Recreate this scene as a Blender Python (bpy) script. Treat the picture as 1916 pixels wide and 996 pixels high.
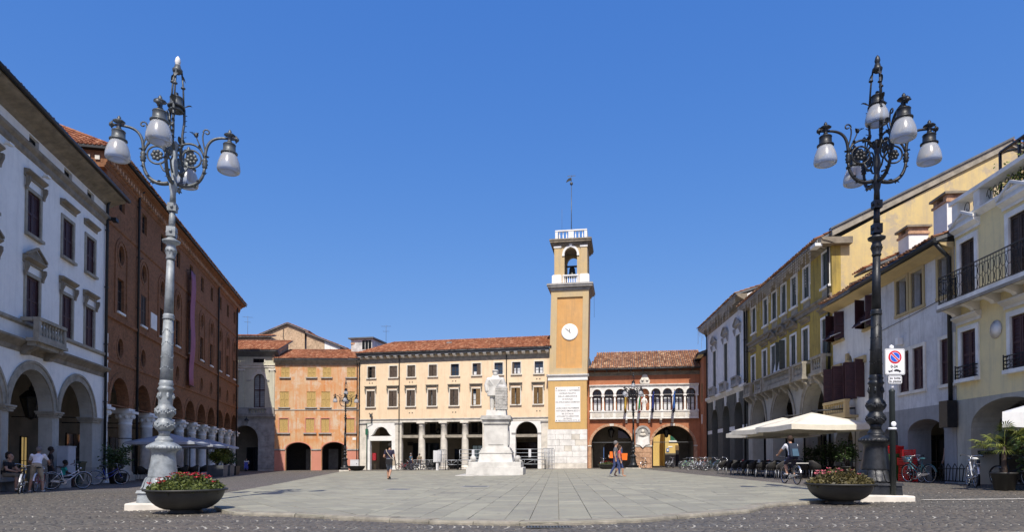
import bpy, bmesh, math, random
from math import sin, cos, pi, radians as RAD
from mathutils import Vector, Matrix
from mathutils.geometry import tessellate_polygon
random.seed(7)
for o in list(bpy.data.objects): bpy.data.objects.remove(o)
SC = bpy.context.scene
COL = SC.collection
# ---------------------------------------------------------------- camera
cam_d = bpy.data.cameras.new('camera'); cam = bpy.data.objects.new('camera', cam_d); COL.objects.link(cam)
cam_d.sensor_width = 36; cam_d.lens = 36*1218/1916; cam_d.clip_end = 3000; cam_d.clip_start = 0.05
PITCH = RAD(1.2)
cam_d.shift_y = (860-1218*math.tan(PITCH)-498)/1916
cam.location = (0, 0, 1.03); cam.rotation_euler = (pi/2+PITCH, 0, 0)
SC.camera = cam
# ---------------------------------------------------------------- light
SUN_EL, SUN_AZ = RAD(53), RAD(3)      # light travels towards +Y and a little to +X
sd = bpy.data.lights.new('sun', 'SUN'); sun = bpy.data.objects.new('sun', sd); COL.objects.link(sun)
sd.energy = 4.3; sd.angle = RAD(0.53); sd.color = (1, 0.955, 0.855)
S_dir = Vector((sin(SUN_AZ)*cos(SUN_EL), cos(SUN_AZ)*cos(SUN_EL), -sin(SUN_EL)))
sun.rotation_euler = S_dir.to_track_quat('-Z', 'Y').to_euler(); sun.location = (-5, -40, 60)
W = bpy.data.worlds.new('World'); SC.world = W; W.use_nodes = True
wn = W.node_tree.nodes; wl = W.node_tree.links
sky = wn.new('ShaderNodeTexSky'); sky.sky_type = 'NISHITA'; sky.sun_disc = False
sky.sun_elevation = SUN_EL; sky.sun_rotation = pi + SUN_AZ
sky.altitude = 0; sky.air_density = 1.0; sky.dust_density = 2.0; sky.ozone_density = 3.2
bg = wn['Background']; bg.inputs['Strength'].default_value = 0.11
# clear summer sky: each channel of the sky colour gets its own contrast (the photo's saturated, polarised blue)
sep = wn.new('ShaderNodeSeparateColor'); cmb = wn.new('ShaderNodeCombineColor'); wl.new(sky.outputs['Color'], sep.inputs[0])
for i_, (a_, p_) in enumerate(((.60, 1.15), (1.22, .72), (3.35, .36))):
    pw = wn.new('ShaderNodeMath'); pw.operation = 'POWER'; pw.inputs[1].default_value = p_; wl.new(sep.outputs[i_], pw.inputs[0])
    ml = wn.new('ShaderNodeMath'); ml.operation = 'MULTIPLY'; ml.inputs[1].default_value = a_; wl.new(pw.outputs[0], ml.inputs[0]); wl.new(ml.outputs[0], cmb.inputs[i_])
wl.new(cmb.outputs[0], bg.inputs['Color'])
SC.render.engine = 'CYCLES'
SC.view_settings.view_transform = 'Standard'; SC.view_settings.look = 'None'
SC.view_settings.gamma = 1; SC.view_settings.use_curve_mapping = False
SC.view_settings.exposure = 0.25
SC.cycles.max_bounces = 6
# ---------------------------------------------------------------- materials
MT = {}
def nodes(name):
    m = bpy.data.materials.new(name); m.use_nodes = True; MT[name] = m
    nt = m.node_tree; return m, nt.nodes, nt.links, nt.nodes['Principled BSDF']
def col4(c): return (c[0], c[1], c[2], 1)
def mixc(N, Lk, fac, a, b, mode='MIX'):
    x = N.new('ShaderNodeMix'); x.data_type = 'RGBA'; x.blend_type = mode
    for s, v in ((0, fac), (6, a), (7, b)):
        if isinstance(v, (int, float)): x.inputs[s].default_value = v
        elif isinstance(v, tuple): x.inputs[s].default_value = col4(v)
        else: Lk.new(v, x.inputs[s])
    return x.outputs[2]
def noise(N, Lk, vec, scale, detail=4, rough=0.6):
    n = N.new('ShaderNodeTexNoise'); n.inputs['Scale'].default_value = scale
    n.inputs['Detail'].default_value = detail; n.inputs['Roughness'].default_value = rough
    if vec is not None: Lk.new(vec, n.inputs['Vector'])
    return n.outputs['Fac']
def ramp(N, Lk, f, a, b):
    r = N.new('ShaderNodeMapRange'); r.inputs['From Min'].default_value = a; r.inputs['From Max'].default_value = b
    Lk.new(f, r.inputs['Value']); return r.outputs['Result']
def vmap(N, Lk, scale, kind='Object'):
    t = N.new('ShaderNodeTexCoord'); mp = N.new('ShaderNodeMapping'); mp.inputs['Scale'].default_value = scale
    Lk.new(t.outputs[kind], mp.inputs['Vector']); return mp.outputs['Vector']
def bump(N, Lk, P, h, strength, dist):
    b = N.new('ShaderNodeBump'); b.inputs['Strength'].default_value = strength; b.inputs['Distance'].default_value = dist
    Lk.new(h, b.inputs['Height']); Lk.new(b.outputs['Normal'], P.inputs['Normal'])
def plain(name, c, rough=0.6, metal=0.0, var=0.25, scale=6.0, bmp=0.15, bd=0.01, spec=0.5):
    """one colour with mottling and fine relief"""
    m, N, Lk, P = nodes(name)
    v = vmap(N, Lk, (1, 1, 1))
    f = noise(N, Lk, v, scale, 5)
    a = tuple(x*(1-var) for x in c); b = tuple(min(1, x*(1+var)) for x in c)
    Lk.new(mixc(N, Lk, ramp(N, Lk, f, .3, .7), a, b), P.inputs['Base Color'])
    P.inputs['Roughness'].default_value = rough; P.inputs['Metallic'].default_value = metal
    P.inputs['Specular IOR Level'].default_value = spec
    if bmp: bump(N, Lk, P, noise(N, Lk, v, scale*6, 3), bmp, bd)
    return m
def plaster(name, c1, c2, stain, stain_amt=0.5, streak=0.5, patch=None, patch_amt=0.0, rough=0.9, big=0.35):
    """limewashed render: large patches, rain streaks with their own shape, fine grain"""
    m, N, Lk, P = nodes(name)
    v = vmap(N, Lk, (1, 1, 1)); vs = vmap(N, Lk, (2.2, 2.2, 0.16))
    c = mixc(N, Lk, ramp(N, Lk, noise(N, Lk, v, big, 6, .65), .40, .60), c1, c2)
    if patch:
        pf = ramp(N, Lk, noise(N, Lk, v, 0.55, 7, .7), .50, .57)
        mu = N.new('ShaderNodeMath'); mu.operation = 'MULTIPLY'; mu.inputs[1].default_value = patch_amt; Lk.new(pf, mu.inputs[0])
        c = mixc(N, Lk, mu.outputs[0], c, patch)
    sf = ramp(N, Lk, noise(N, Lk, vs, 1.6, 6, .7), .49, .66)
    mu = N.new('ShaderNodeMath'); mu.operation = 'MULTIPLY'; mu.inputs[1].default_value = streak; Lk.new(sf, mu.inputs[0])
    c = mixc(N, Lk, mu.outputs[0], c, stain)
    gf = ramp(N, Lk, noise(N, Lk, v, 1.7, 8, .75), .46, .66)
    mu = N.new('ShaderNodeMath'); mu.operation = 'MULTIPLY'; mu.inputs[1].default_value = stain_amt; Lk.new(gf, mu.inputs[0])
    c = mixc(N, Lk, mu.outputs[0], c, stain)
    Lk.new(c, P.inputs['Base Color']); P.inputs['Roughness'].default_value = rough
    P.inputs['Specular IOR Level'].default_value = 0.25
    bump(N, Lk, P, noise(N, Lk, v, 14, 6, .7), .35, .012)
    return m
def brick(name, c1, c2, mortar, bw=.27, bh=.075, rough=0.9, stain=(.05, .03, .025)):
    m, N, Lk, P = nodes(name)
    t = N.new('ShaderNodeTexCoord'); sp = N.new('ShaderNodeSeparateXYZ'); Lk.new(t.outputs['Object'], sp.inputs[0])
    su = N.new('ShaderNodeMath'); su.operation = 'SUBTRACT'; Lk.new(sp.outputs[0], su.inputs[0]); Lk.new(sp.outputs[1], su.inputs[1])
    cb = N.new('ShaderNodeCombineXYZ'); Lk.new(su.outputs[0], cb.inputs[0]); Lk.new(sp.outputs[2], cb.inputs[1])
    b = N.new('ShaderNodeTexBrick'); Lk.new(cb.outputs[0], b.inputs['Vector'])
    b.inputs['Color1'].default_value = col4(c1); b.inputs['Color2'].default_value = col4(c2); b.inputs['Mortar'].default_value = col4(mortar)
    b.inputs['Scale'].default_value = 1; b.inputs['Brick Width'].default_value = bw; b.inputs['Row Height'].default_value = bh
    b.inputs['Mortar Size'].default_value = .006; b.inputs['Bias'].default_value = -.1
    v = vmap(N, Lk, (1, 1, 1))
    c = mixc(N, Lk, ramp(N, Lk, noise(N, Lk, v, .5, 7, .7), .35, .75), b.outputs['Color'], stain)
    f2 = N.new('ShaderNodeMath'); f2.operation = 'MULTIPLY'; f2.inputs[1].default_value = .55
    Lk.new(ramp(N, Lk, noise(N, Lk, v, .45, 8, .75), .44, .62), f2.inputs[0])
    c = mixc(N, Lk, f2.outputs[0], b.outputs['Color'], stain)
    c = mixc(N, Lk, ramp(N, Lk, noise(N, Lk, v, 5, 5, .7), .35, .95), c, (c1[0]*1.9, c1[1]*2.3, c1[2]*2.5))
    Lk.new(c, P.inputs['Base Color']); P.inputs['Roughness'].default_value = rough
    P.inputs['Specular IOR Level'].default_value = 0.2
    bump(N, Lk, P, b.outputs['Fac'], -.4, .01)
    return m
def tilemat(name, ca, cb_, cc):
    m, N, Lk, P = nodes(name)
    a = N.new('ShaderNodeAttribute'); a.attribute_name = 'tint'
    r = N.new('ShaderNodeValToRGB'); Lk.new(a.outputs['Fac'], r.inputs[0])
    e = r.color_ramp.elements; e[0].color = col4(ca); e[1].color = col4(cc)
    x = e.new(.5); x.color = col4(cb_)
    v = vmap(N, Lk, (1, 1, 1))
    c = mixc(N, Lk, ramp(N, Lk, noise(N, Lk, v, .45, 6, .7), .5, .8), r.outputs[0], (ca[0]*.55, ca[1]*.7, ca[2]*.8))
    Lk.new(c, P.inputs['Base Color']); P.inputs['Roughness'].default_value = .9
    P.inputs['Specular IOR Level'].default_value = .2
    bump(N, Lk, P, noise(N, Lk, v, 20, 4), .3, .01)
    return m
def glassm(name, c=(.012, .016, .02), rough=.06):
    m, N, Lk, P = nodes(name)
    v = vmap(N, Lk, (1, 1, 1))
    Lk.new(mixc(N, Lk, noise(N, Lk, v, 1.1, 2), tuple(x*.5 for x in c), tuple(x*1.6 for x in c)), P.inputs['Base Color'])
    P.inputs['Roughness'].default_value = rough; P.inputs['IOR'].default_value = 1.5
    bump(N, Lk, P, noise(N, Lk, v, .9, 2), .06, .05)
    return m
def leafm(name, ca, cb_, trans=.25):
    m, N, Lk, P = nodes(name)
    a = N.new('ShaderNodeAttribute'); a.attribute_name = 'tint'
    Lk.new(mixc(N, Lk, a.outputs['Fac'], ca, cb_), P.inputs['Base Color']); P.inputs['Roughness'].default_value = .55
    tr = N.new('ShaderNodeBsdfTranslucent'); Lk.new(mixc(N, Lk, a.outputs['Fac'], ca, cb_), tr.inputs['Color'])
    mx = N.new('ShaderNodeMixShader'); mx.inputs[0].default_value = trans
    out = N['Material Output']; Lk.new(P.outputs[0], mx.inputs[1]); Lk.new(tr.outputs[0], mx.inputs[2]); Lk.new(mx.outputs[0], out.inputs[0])
    return m
plain('stone_trim', (.30, .27, .215), .85, var=.3, scale=2.5)
plain('stone_brown', (.22, .185, .135), .85, var=.35, scale=2.5)
plain('stone_white', (.74, .725, .68), .8, var=.22, scale=1.6)
plain('stone_pale', (.64, .60, .52), .85, var=.25, scale=1.4)
plain('stone_grey', (.33, .32, .30), .85, var=.3, scale=1.8)
plain('marble', (.57, .56, .52), .6, var=.25, scale=1.3)
plain('marble_dirty', (.46, .45, .42), .7, var=.3, scale=3.0)
plain('white_paint', (.78, .77, .73), .8, var=.1, scale=1.5)
plain('iron', (.018, .019, .021), .45, metal=.4, var=.3, scale=9)
plain('iron_lamp', (.022, .024, .027), .42, metal=.35, var=.5, scale=7, bmp=.4)
plain('iron_pale', (.25, .275, .285), .5, metal=.1, var=.4, scale=5, bmp=.5)
plain('iron_mid', (.085, .095, .10), .45, metal=.3, var=.4, scale=7, bmp=.3)
plain('planter_black', (.022, .022, .02), .55, var=.35, scale=3, bmp=.1)
plain('pipe_dark', (.02, .022, .024), .5, metal=.3)
plain('wood_dark', (.05, .032, .022), .7, var=.4, scale=5)
plain('wood_shutter', (.085, .06, .042), .75, var=.4, scale=4)
plain('wood_maroon', (.048, .014, .016), .6, var=.3, scale=4)
plain('wood_yellow', (.50, .34, .12), .8, var=.22, scale=5)
plain('shutter_green_grey', (.075, .085, .07), .75, var=.3, scale=4)
plain('green_paint', (.02, .12, .07), .5, var=.2)
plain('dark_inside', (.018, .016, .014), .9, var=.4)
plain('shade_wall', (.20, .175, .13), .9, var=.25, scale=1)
plain('curtain', (.62, .64, .66), .9, var=.15, scale=6)
plain('lead', (.12, .125, .13), .6, var=.3, scale=2)
plain('gravel_white', (.7, .7, .68), .9)
glassm('glass'); glassm('glass_blue', (.03, .05, .08), .04)
plaster('pl_white', (.88, .86, .81), (.82, .80, .76), (.60, .59, .57), .3, .35)
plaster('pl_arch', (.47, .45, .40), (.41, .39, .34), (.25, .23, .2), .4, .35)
plaster('pl_orange', (.60, .31, .14), (.62, .43, .26), (.60, .20, .05), .3, .8, patch=(.64, .51, .37), patch_amt=.85)
plaster('pl_pink', (.62, .28, .21), (.56, .24, .17), (.45, .2, .14), .3, .3)
plaster('pl_cream', (.79, .61, .41), (.82, .65, .45), (.62, .46, .30), .35, .5)
plaster('pl_ochre', (.62, .40, .155), (.58, .38, .16), (.45, .31, .15), .35, .45)
plaster('pl_tower_orange', (.62, .34, .12), (.66, .38, .15), (.44, .27, .13), .45, .6)
plaster('pl_tower_pale', (.58, .43, .22), (.54, .42, .25), (.40, .33, .22), .4, .5)
plaster('pl_red', (.42, .155, .075), (.47, .20, .105), (.28, .11, .06), .45, .5)
plaster('pl_pale', (.62, .58, .45), (.55, .53, .42), (.40, .38, .3), .4, .45)
plaster('pl_bluewhite', (.80, .80, .80), (.72, .72, .73), (.38, .38, .4), .35, .35)
plaster('pl_darkstone', (.13, .13, .11), (.105, .105, .095), (.07, .07, .06), .4, .4)
plaster('pl_olive', (.50, .36, .085), (.41, .30, .08), (.15, .12, .05), .45, .85)
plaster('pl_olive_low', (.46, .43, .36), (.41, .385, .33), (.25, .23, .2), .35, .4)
plaster('pl_gable', (.66, .51, .23), (.60, .46, .215), (.42, .35, .24), .4, .45, patch=(.40, .34, .26), patch_amt=.75)
plaster('pl_offwhite', (.76, .74, .69), (.68, .66, .62), (.42, .4, .38), .3, .4)
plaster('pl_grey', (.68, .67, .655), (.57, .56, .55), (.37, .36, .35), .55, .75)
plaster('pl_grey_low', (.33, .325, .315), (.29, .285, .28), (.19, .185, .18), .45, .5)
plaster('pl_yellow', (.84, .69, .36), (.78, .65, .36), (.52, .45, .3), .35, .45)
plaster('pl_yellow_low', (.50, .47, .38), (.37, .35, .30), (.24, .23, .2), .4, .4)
plaster('pl_back_yellow', (.72, .52, .19), (.68, .48, .17), (.5, .36, .16), .3, .3)
plaster('trim_yellow', (.50, .38, .19), (.46, .35, .18), (.32, .25, .15), .3, .3)
brick('brick_palace', (.22, .086, .038), (.135, .054, .026), (.24, .175, .115), stain=(.075, .04, .02))
brick('brick_pale', (.48, .31, .19), (.40, .25, .15), (.42, .34, .25))
brick('brick_arch', (.44, .24, .14), (.36, .19, .11), (.38, .29, .21))
tilemat('tiles_red', (.19, .068, .037), (.33, .135, .072), (.50, .27, .16))
tilemat('tiles_brown', (.17, .075, .043), (.32, .16, .09), (.54, .37, .23))
# ---------------------------------------------------------------- mesh helper
def gz(x, y=0): return 0.010*x
class MB:
    def __init__(s): s.v = []; s.f = []; s.sm = []; s.tint = []; s.mi = []; s.curt = 0; s.curm = 0
    def vert(s, p): s.v.append(tuple(p)); return len(s.v)-1
    def face(s, idx, smooth=False): s.f.append(tuple(idx)); s.sm.append(smooth); s.tint.append(s.curt); s.mi.append(s.curm)
    def poly(s, pts, smooth=False):
        b = len(s.v); s.v += [tuple(p) for p in pts]; s.face(range(b, b+len(pts)), smooth)
    def box(s, x0, x1, y0, y1, z0, z1):
        b = len(s.v)
        s.v += [(x, y, z) for z in (z0, z1) for x, y in ((x0, y0), (x1, y0), (x1, y1), (x0, y1))]
        for q in ((3, 2, 1, 0), (4, 5, 6, 7), (0, 1, 5, 4), (1, 2, 6, 5), (2, 3, 7, 6), (3, 0, 4, 7)): s.face([b+i for i in q])
        return s
    def frus(s, cx, cy, a0, b0, z0, a1, b1, z1):
        """box with half sizes a,b that taper from z0 to z1"""
        b = len(s.v)
        s.v += [(cx+i*a, cy+j*c, z) for z, a, c in ((z0, a0, b0), (z1, a1, b1)) for i, j in ((-1, -1), (1, -1), (1, 1), (-1, 1))]
        for q in ((3, 2, 1, 0), (4, 5, 6, 7), (0, 1, 5, 4), (1, 2, 6, 5), (2, 3, 7, 6), (3, 0, 4, 7)): s.face([b+i for i in q])
        return s
    def prism(s, poly, a, b, axis='x'):
        """poly of (p,q) extruded from a to b; axis x: (y,z), axis y: (x,z), axis z: (x,y)"""
        n = len(poly)
        def mk(p, t): return (t, p[0], p[1]) if axis == 'x' else (p[0], t, p[1]) if axis == 'y' else (p[0], p[1], t)
        k = len(s.v); s.v += [mk(p, a) for p in poly]+[mk(p, b) for p in poly]
        ar = sum(poly[i][0]*poly[(i+1) % n][1]-poly[(i+1) % n][0]*poly[i][1] for i in range(n))
        fl = (ar > 0) ^ (axis == 'y')
        if n == 4 or n == 3: caps = [tuple(range(n))]
        else: caps = tessellate_polygon([[Vector((p[0], p[1], 0)) for p in poly]])
        for c in caps:
            c = list(c)
            ca = sum(poly[c[i]][0]*poly[c[(i+1) % len(c)]][1]-poly[c[(i+1) % len(c)]][0]*poly[c[i]][1] for i in range(len(c)))
            if (ca > 0) ^ (axis == 'y'): s.face([k+i for i in reversed(c)]); s.face([k+n+i for i in c])
            else: s.face([k+i for i in c]); s.face([k+n+i for i in reversed(c)])
        for i in range(n):
            j = (i+1) % n
            q = (k+i, k+j, k+n+j, k+n+i)
            s.face(q if fl else q[::-1])
        return s
    def lathe(s, prof, n=16, c=(0, 0, 0), smooth=True, axis='z', flute=0, rot=0.0):
        """prof: list of (r,z) from bottom to top"""
        k = len(s.v)
        for r, z in prof:
            for i in range(n):
                a = 2*pi*i/n+rot
                rr = r*(1-flute*(i % 2))
                p = (rr*cos(a), rr*sin(a), z)
                if axis == 'x': p = (p[2], p[0], p[1])
                elif axis == 'y': p = (p[0], -p[2], p[1])
                s.v.append((p[0]+c[0], p[1]+c[1], p[2]+c[2]))
        m = len(prof)
        for j in range(m-1):
            for i in range(n):
                i2 = (i+1) % n
                s.face((k+j*n+i, k+j*n+i2, k+(j+1)*n+i2, k+(j+1)*n+i), smooth)
        if prof[0][0] > 1e-4: s.face([k+i for i in reversed(range(n))])
        if prof[-1][0] > 1e-4: s.face([k+(m-1)*n+i for i in range(n)])
        return s
    def tube(s, pts, r, n=6, smooth=True, cap=True):
        pts = [Vector(p) for p in pts]; k = len(s.v); m = len(pts)
        rs = r if isinstance(r, (list, tuple)) else [r]*m
        up = None
        for j, p in enumerate(pts):
            d = (pts[min(j+1, m-1)]-pts[max(j-1, 0)])
            d = d.normalized() if d.length > 1e-9 else Vector((0, 0, 1))
            if up is None:
                up = Vector((0, 0, 1)) if abs(d.z) < .9 else Vector((1, 0, 0))
            a = d.cross(up); 
            if a.length < 1e-5: a = d.cross(Vector((0, 1, 0)))
            a.normalize(); b = a.cross(d).normalized(); up = b
            for i in range(n):
                t = 2*pi*i/n
                q = p+a*(cos(t)*rs[j])+b*(sin(t)*rs[j]); s.v.append(tuple(q))
        for j in range(m-1):
            for i in range(n):
                i2 = (i+1) % n
                s.face((k+j*n+i, k+(j+1)*n+i, k+(j+1)*n+i2, k+j*n+i2), smooth)
        if cap:
            s.face([k+i for i in range(n)]); s.face([k+(m-1)*n+i for i in reversed(range(n))])
        return s
    def ball(s, c, r, n=10, m=7, sc=(1, 1, 1)):
        prof = []
        for j in range(m+1):
            t = -pi/2+pi*j/m; prof.append((max(1e-5, cos(t)), sin(t)))
        k = len(s.v); s.lathe(prof, n)
        for i in range(k, len(s.v)):
            p = s.v[i]; s.v[i] = (c[0]+p[0]*r*sc[0], c[1]+p[1]*r*sc[1], c[2]+p[2]*r*sc[2])
        return s
    def torus(s, c, R, r, n=24, m=6, axis='y', a0=0, a1=2*pi):
        pts = []
        full = abs(a1-a0-2*pi) < 1e-6
        for i in range(n+1):
            a = a0+(a1-a0)*i/n
            p = (R*cos(a), 0, R*sin(a)) if axis == 'y' else (R*cos(a), R*sin(a), 0) if axis == 'z' else (0, R*cos(a), R*sin(a))
            pts.append((c[0]+p[0], c[1]+p[1], c[2]+p[2]))
        if full:
            k = len(s.v)
            for i in range(n):
                a = 2*pi*i/n
                for j in range(m):
                    t = 2*pi*j/m; rr = R+r*cos(t); h = r*sin(t)
                    p = (rr*cos(a), h, rr*sin(a)) if axis == 'y' else (rr*cos(a), rr*sin(a), h) if axis == 'z' else (h, rr*cos(a), rr*sin(a))
                    s.v.append((c[0]+p[0], c[1]+p[1], c[2]+p[2]))
            for i in range(n):
                for j in range(m):
                    i2, j2 = (i+1) % n, (j+1) % m
                    q = (k+i*m+j, k+i2*m+j, k+i2*m+j2, k+i*m+j2)
                    s.face(q if axis != 'y' else q[::-1], True)
            return s
        return s.tube(pts, r, m)
    def xf(s, M, k=0):
        for i in range(k, len(s.v)): s.v[i] = tuple(M @ Vector(s.v[i]))
        return s
    def mesh(s, name, mat, tint=False):
        me = bpy.data.meshes.new(name); me.from_pydata(s.v, [], s.f)
        mats = mat if isinstance(mat, (list, tuple)) else [mat]
        for m in mats: me.materials.append(MT[m])
        me.polygons.foreach_set('use_smooth', s.sm)
        if len(mats) > 1: me.polygons.foreach_set('material_index', s.mi)
        if tint:
            a = me.attributes.new('tint', 'FLOAT', 'FACE'); a.data.foreach_set('value', s.tint)
        me.update(); return me
    def build(s, name, mat, parent=None, loc=(0, 0, 0), rot=(0, 0, 0), tint=False):
        return link(name, s.mesh(name, mat, tint), parent, loc, rot)
def link(name, me, parent=None, loc=(0, 0, 0), rot=(0, 0, 0), scale=None):
    o = bpy.data.objects.new(name, me); COL.objects.link(o); o.parent = parent
    o.location = loc; o.rotation_euler = rot
    if scale: o.scale = scale
    return o
def thing(name, label, cat, loc=(0, 0, 0), rz=0.0, group=None, rot=None):
    o = bpy.data.objects.new(name, None); COL.objects.link(o); o.empty_display_size = .3
    o.location = loc; o.rotation_euler = rot if rot else (0, 0, rz)
    return tag(o, label, cat, group)
def tag(o, label, cat, group=None):
    o['label'] = label; o['category'] = cat
    if group: o['group'] = group
    return o
def struct(o, kind='structure'): o['kind'] = kind; return o
def copy_tree(o, parent=None):
    c = o.copy(); COL.objects.link(c)
    if parent is not None: c.parent = parent
    for ch in list(o.children): copy_tree(ch, c)
    return c
CACHE = {}
def cached(key, fn, mat, tint=False):
    if key not in CACHE: CACHE[key] = fn().mesh(key[0] if isinstance(key, tuple) else key, mat, tint)
    return CACHE[key]
def text_mesh(txt, size, align='CENTER', extrude=.002, bold=0.0, space=1.0):
    cu = bpy.data.curves.new('text', 'FONT'); cu.body = txt; cu.size = size; cu.align_x = align; cu.extrude = extrude
    cu.offset = bold; cu.space_line = space
    o = bpy.data.objects.new('text', cu); COL.objects.link(o)
    me = bpy.data.meshes.new_from_object(o); bpy.data.objects.remove(o); bpy.data.curves.remove(cu)
    return me
# ---------------------------------------------------------------- facade helpers (local frame: x right, -y out of the wall, z up)
def op_rect(u, z, w, h): return [(u-w/2, z), (u+w/2, z), (u+w/2, z+h), (u-w/2, z+h)]
def op_arch(u, z, w, hs, rise=None, n=14):
    """opening with an arched head: springing hs above z, rise defaults to a half circle"""
    r = w/2; rise = r if rise is None else rise
    pts = [(u-r, z), (u+r, z)]
    for i in range(n+1):
        a = pi*i/n; pts.append((u+r*cos(a), z+hs+rise*sin(a)))
    return pts
def op_circ(u, z, rx, rz=None, n=18):
    rz = rx if rz is None else rz
    return [(u+rx*cos(2*pi*i/n), z+rz*sin(2*pi*i/n)) for i in range(n)]
def area2(p): return sum(p[i][0]*p[(i+1) % len(p)][1]-p[(i+1) % len(p)][0]*p[i][1] for i in range(len(p)))
def wall_mb(outer, holes, t, y0=0.0, mb=None):
    mb = mb or MB()
    if area2(outer) < 0: outer = outer[::-1]
    holes = [h if area2(h) > 0 else h[::-1] for h in holes]
    loops = [[Vector((p[0], p[1], 0)) for p in L] for L in [outer]+holes]
    tris = tessellate_polygon(loops)
    flat = [p for L in [outer]+holes for p in L]
    k = len(mb.v); n = len(flat)
    mb.v += [(p[0], y0, p[1]) for p in flat]+[(p[0], y0+t, p[1]) for p in flat]
    for a, b, c in tris:
        A = (flat[b][0]-flat[a][0])*(flat[c][1]-flat[a][1])-(flat[c][0]-flat[a][0])*(flat[b][1]-flat[a][1])
        if abs(A) < 1e-9: continue
        if A < 0: b, c = c, b
        mb.face((k+a, k+b, k+c)); mb.face((k+n+a, k+n+c, k+n+b))
    s = 0
    for li, L in enumerate([outer]+holes):
        m = len(L)
        for i in range(m):
            a, b = s+i, s+(i+1) % m
            q = (k+a, k+n+a, k+n+b, k+b)
            mb.face(q if li == 0 else q[::-1])
        s += m
    return mb
def wall(name, mat, parent, outer, holes, t=.45, y0=0.0):
    return wall_mb(outer, holes, t, y0).build(name, mat, parent)
def rect(x0, x1, z0, z1): return [(x0, z0), (x1, z0), (x1, z1), (x0, z1)]
def ringband(mb, u, z, r0, r1, y0, y1, a0=0, a1=pi, n=18, sz=1.0):
    """a curved band (archivolt) between radii, from y0 (front) to y1"""
    k = len(mb.v)
    for i in range(n+1):
        a = a0+(a1-a0)*i/n
        for r, y in ((r0, y0), (r1, y0), (r1, y1), (r0, y1)):
            mb.v.append((u+r*cos(a), y, z+r*sin(a)*sz))
    for i in range(n):
        for j in range(4):
            a = k+i*4+j; b = k+i*4+(j+1) % 4
            mb.face((a, b, b+4, a+4))
    mb.face((k, k+3, k+2, k+1)); e = k+n*4; mb.face((e, e+1, e+2, e+3))
    return mb
def cornice(name, mat, parent, x0, x1, prof, mb=None):
    """prof: list of (outward, z) going up; closed against the wall"""
    p = [(0.003, prof[0][1])]+[(-o, z) for o, z in prof]+[(0.003, prof[-1][1])]
    m = mb or MB(); m.prism(p, x0, x1, 'x')
    return m.build(name, mat, parent) if name else m
def shutter_leaf(w, h, slats=True):
    mb = MB(); t = .035; b = min(.07, w*.22)
    mb.box(-w/2, -w/2+b, 0, t, 0, h); mb.box(w/2-b, w/2, 0, t, 0, h)
    for z in (0, h*.48, h-.08): mb.box(-w/2+b, w/2-b, 0, t, z, z+.08)
    if slats:
        n = max(4, int(h/.11))
        for i in range(n):
            z = .08+(h-.16)*(i+.2)/n
            mb.poly([(-w/2+b, .012, z), (w/2-b, .012, z), (w/2-b, .03, z+.6*(h-.16)/n), (-w/2+b, .03, z+.6*(h-.16)/n)])
        mb.box(-w/2+b, w/2-b, .031, .034, .02, h-.02)
    else:
        n = max(2, int(w/.13))
        for i in range(n):
            mb.box(-w/2+b+(w-2*b)*i/n+.004, -w/2+b+(w-2*b)*(i+1)/n-.004, .006, .03, .08, h-.08)
        mb.box(-w/2+b, w/2-b, .03, .033, .05, h-.05)
    return mb
def pane_mb(w, h): return MB().box(-w/2, w/2, 0, .02, 0, h)
def frame_mb(w, h, bars=1, arch=False, cols=2):
    mb = MB(); b = .055
    mb.box(-w/2, -w/2+b, 0, .07, 0, h); mb.box(w/2-b, w/2, 0, .07, 0, h)
    mb.box(-w/2+b, w/2-b, 0, .07, 0, b); mb.box(-w/2+b, w/2-b, 0, .07, h-b, h)
    for c in range(1, cols): x = -w/2+w*c/cols; mb.box(x-.03, x+.03, .005, .065, b, h-b)
    for i in range(1, bars+1): z = h*i/(bars+1); mb.box(-w/2+b, w/2-b, .012, .06, z-.018, z+.018)
    return mb
def hood_flat(w):
    mb = MB(); mb.prism([(0.0, 0), (-.05, 0), (-.05, .10), (-.12, .14), (-.2, .2), (-.22, .2), (-.22, .27), (0.0, .3)], -w/2, w/2, 'x'); return mb
def hood_tri(w):
    mb = hood_flat(w); y = -.14
    mb.prism([(-w/2, .30), (w/2, .30), (0, .30+w*.24)], y, 0.0, 'y')
    for sg in (-1, 1):
        mb.prism([(sg*w/2, .30), (sg*w/2, .39), (0, .40+w*.25), (0, .31+w*.25)], -.24, y, 'y')
    return mb
def hood_arc(w):
    mb = hood_flat(w); r = w*.62; c = .30-r+w*.30
    a = math.acos(min(1, (r-w*.30)/r))
    ringband(mb, 0, c, r-.1, r, -.24, 0, pi/2-a, pi/2+a, 10)
    ringband(mb, 0, c, r*.3, r-.1, -.12, 0, pi/2-a*.9, pi/2+a*.9, 8)
    return mb
def bracket_mb(d=.2, h=.35, w=.14):
    mb = MB(); mb.prism([(0, 0), (-d*.35, 0.0), (-d*.45, h*.25), (-d*.7, h*.45), (-d, h*.7), (-d, h), (0, h)], -w/2, w/2, 'x'); return mb
def surround_mb(w, h, b=.14, p=.05, head=True):
    mb = MB()
    mb.box(-w/2-b, -w/2, -p, .10, 0, h); mb.box(w/2, w/2+b, -p, .10, 0, h)
    if head: mb.box(-w/2-b, w/2+b, -p-.002, .10, h, h+b)
    return mb
def R2(x): return round(x*20)/20
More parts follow.
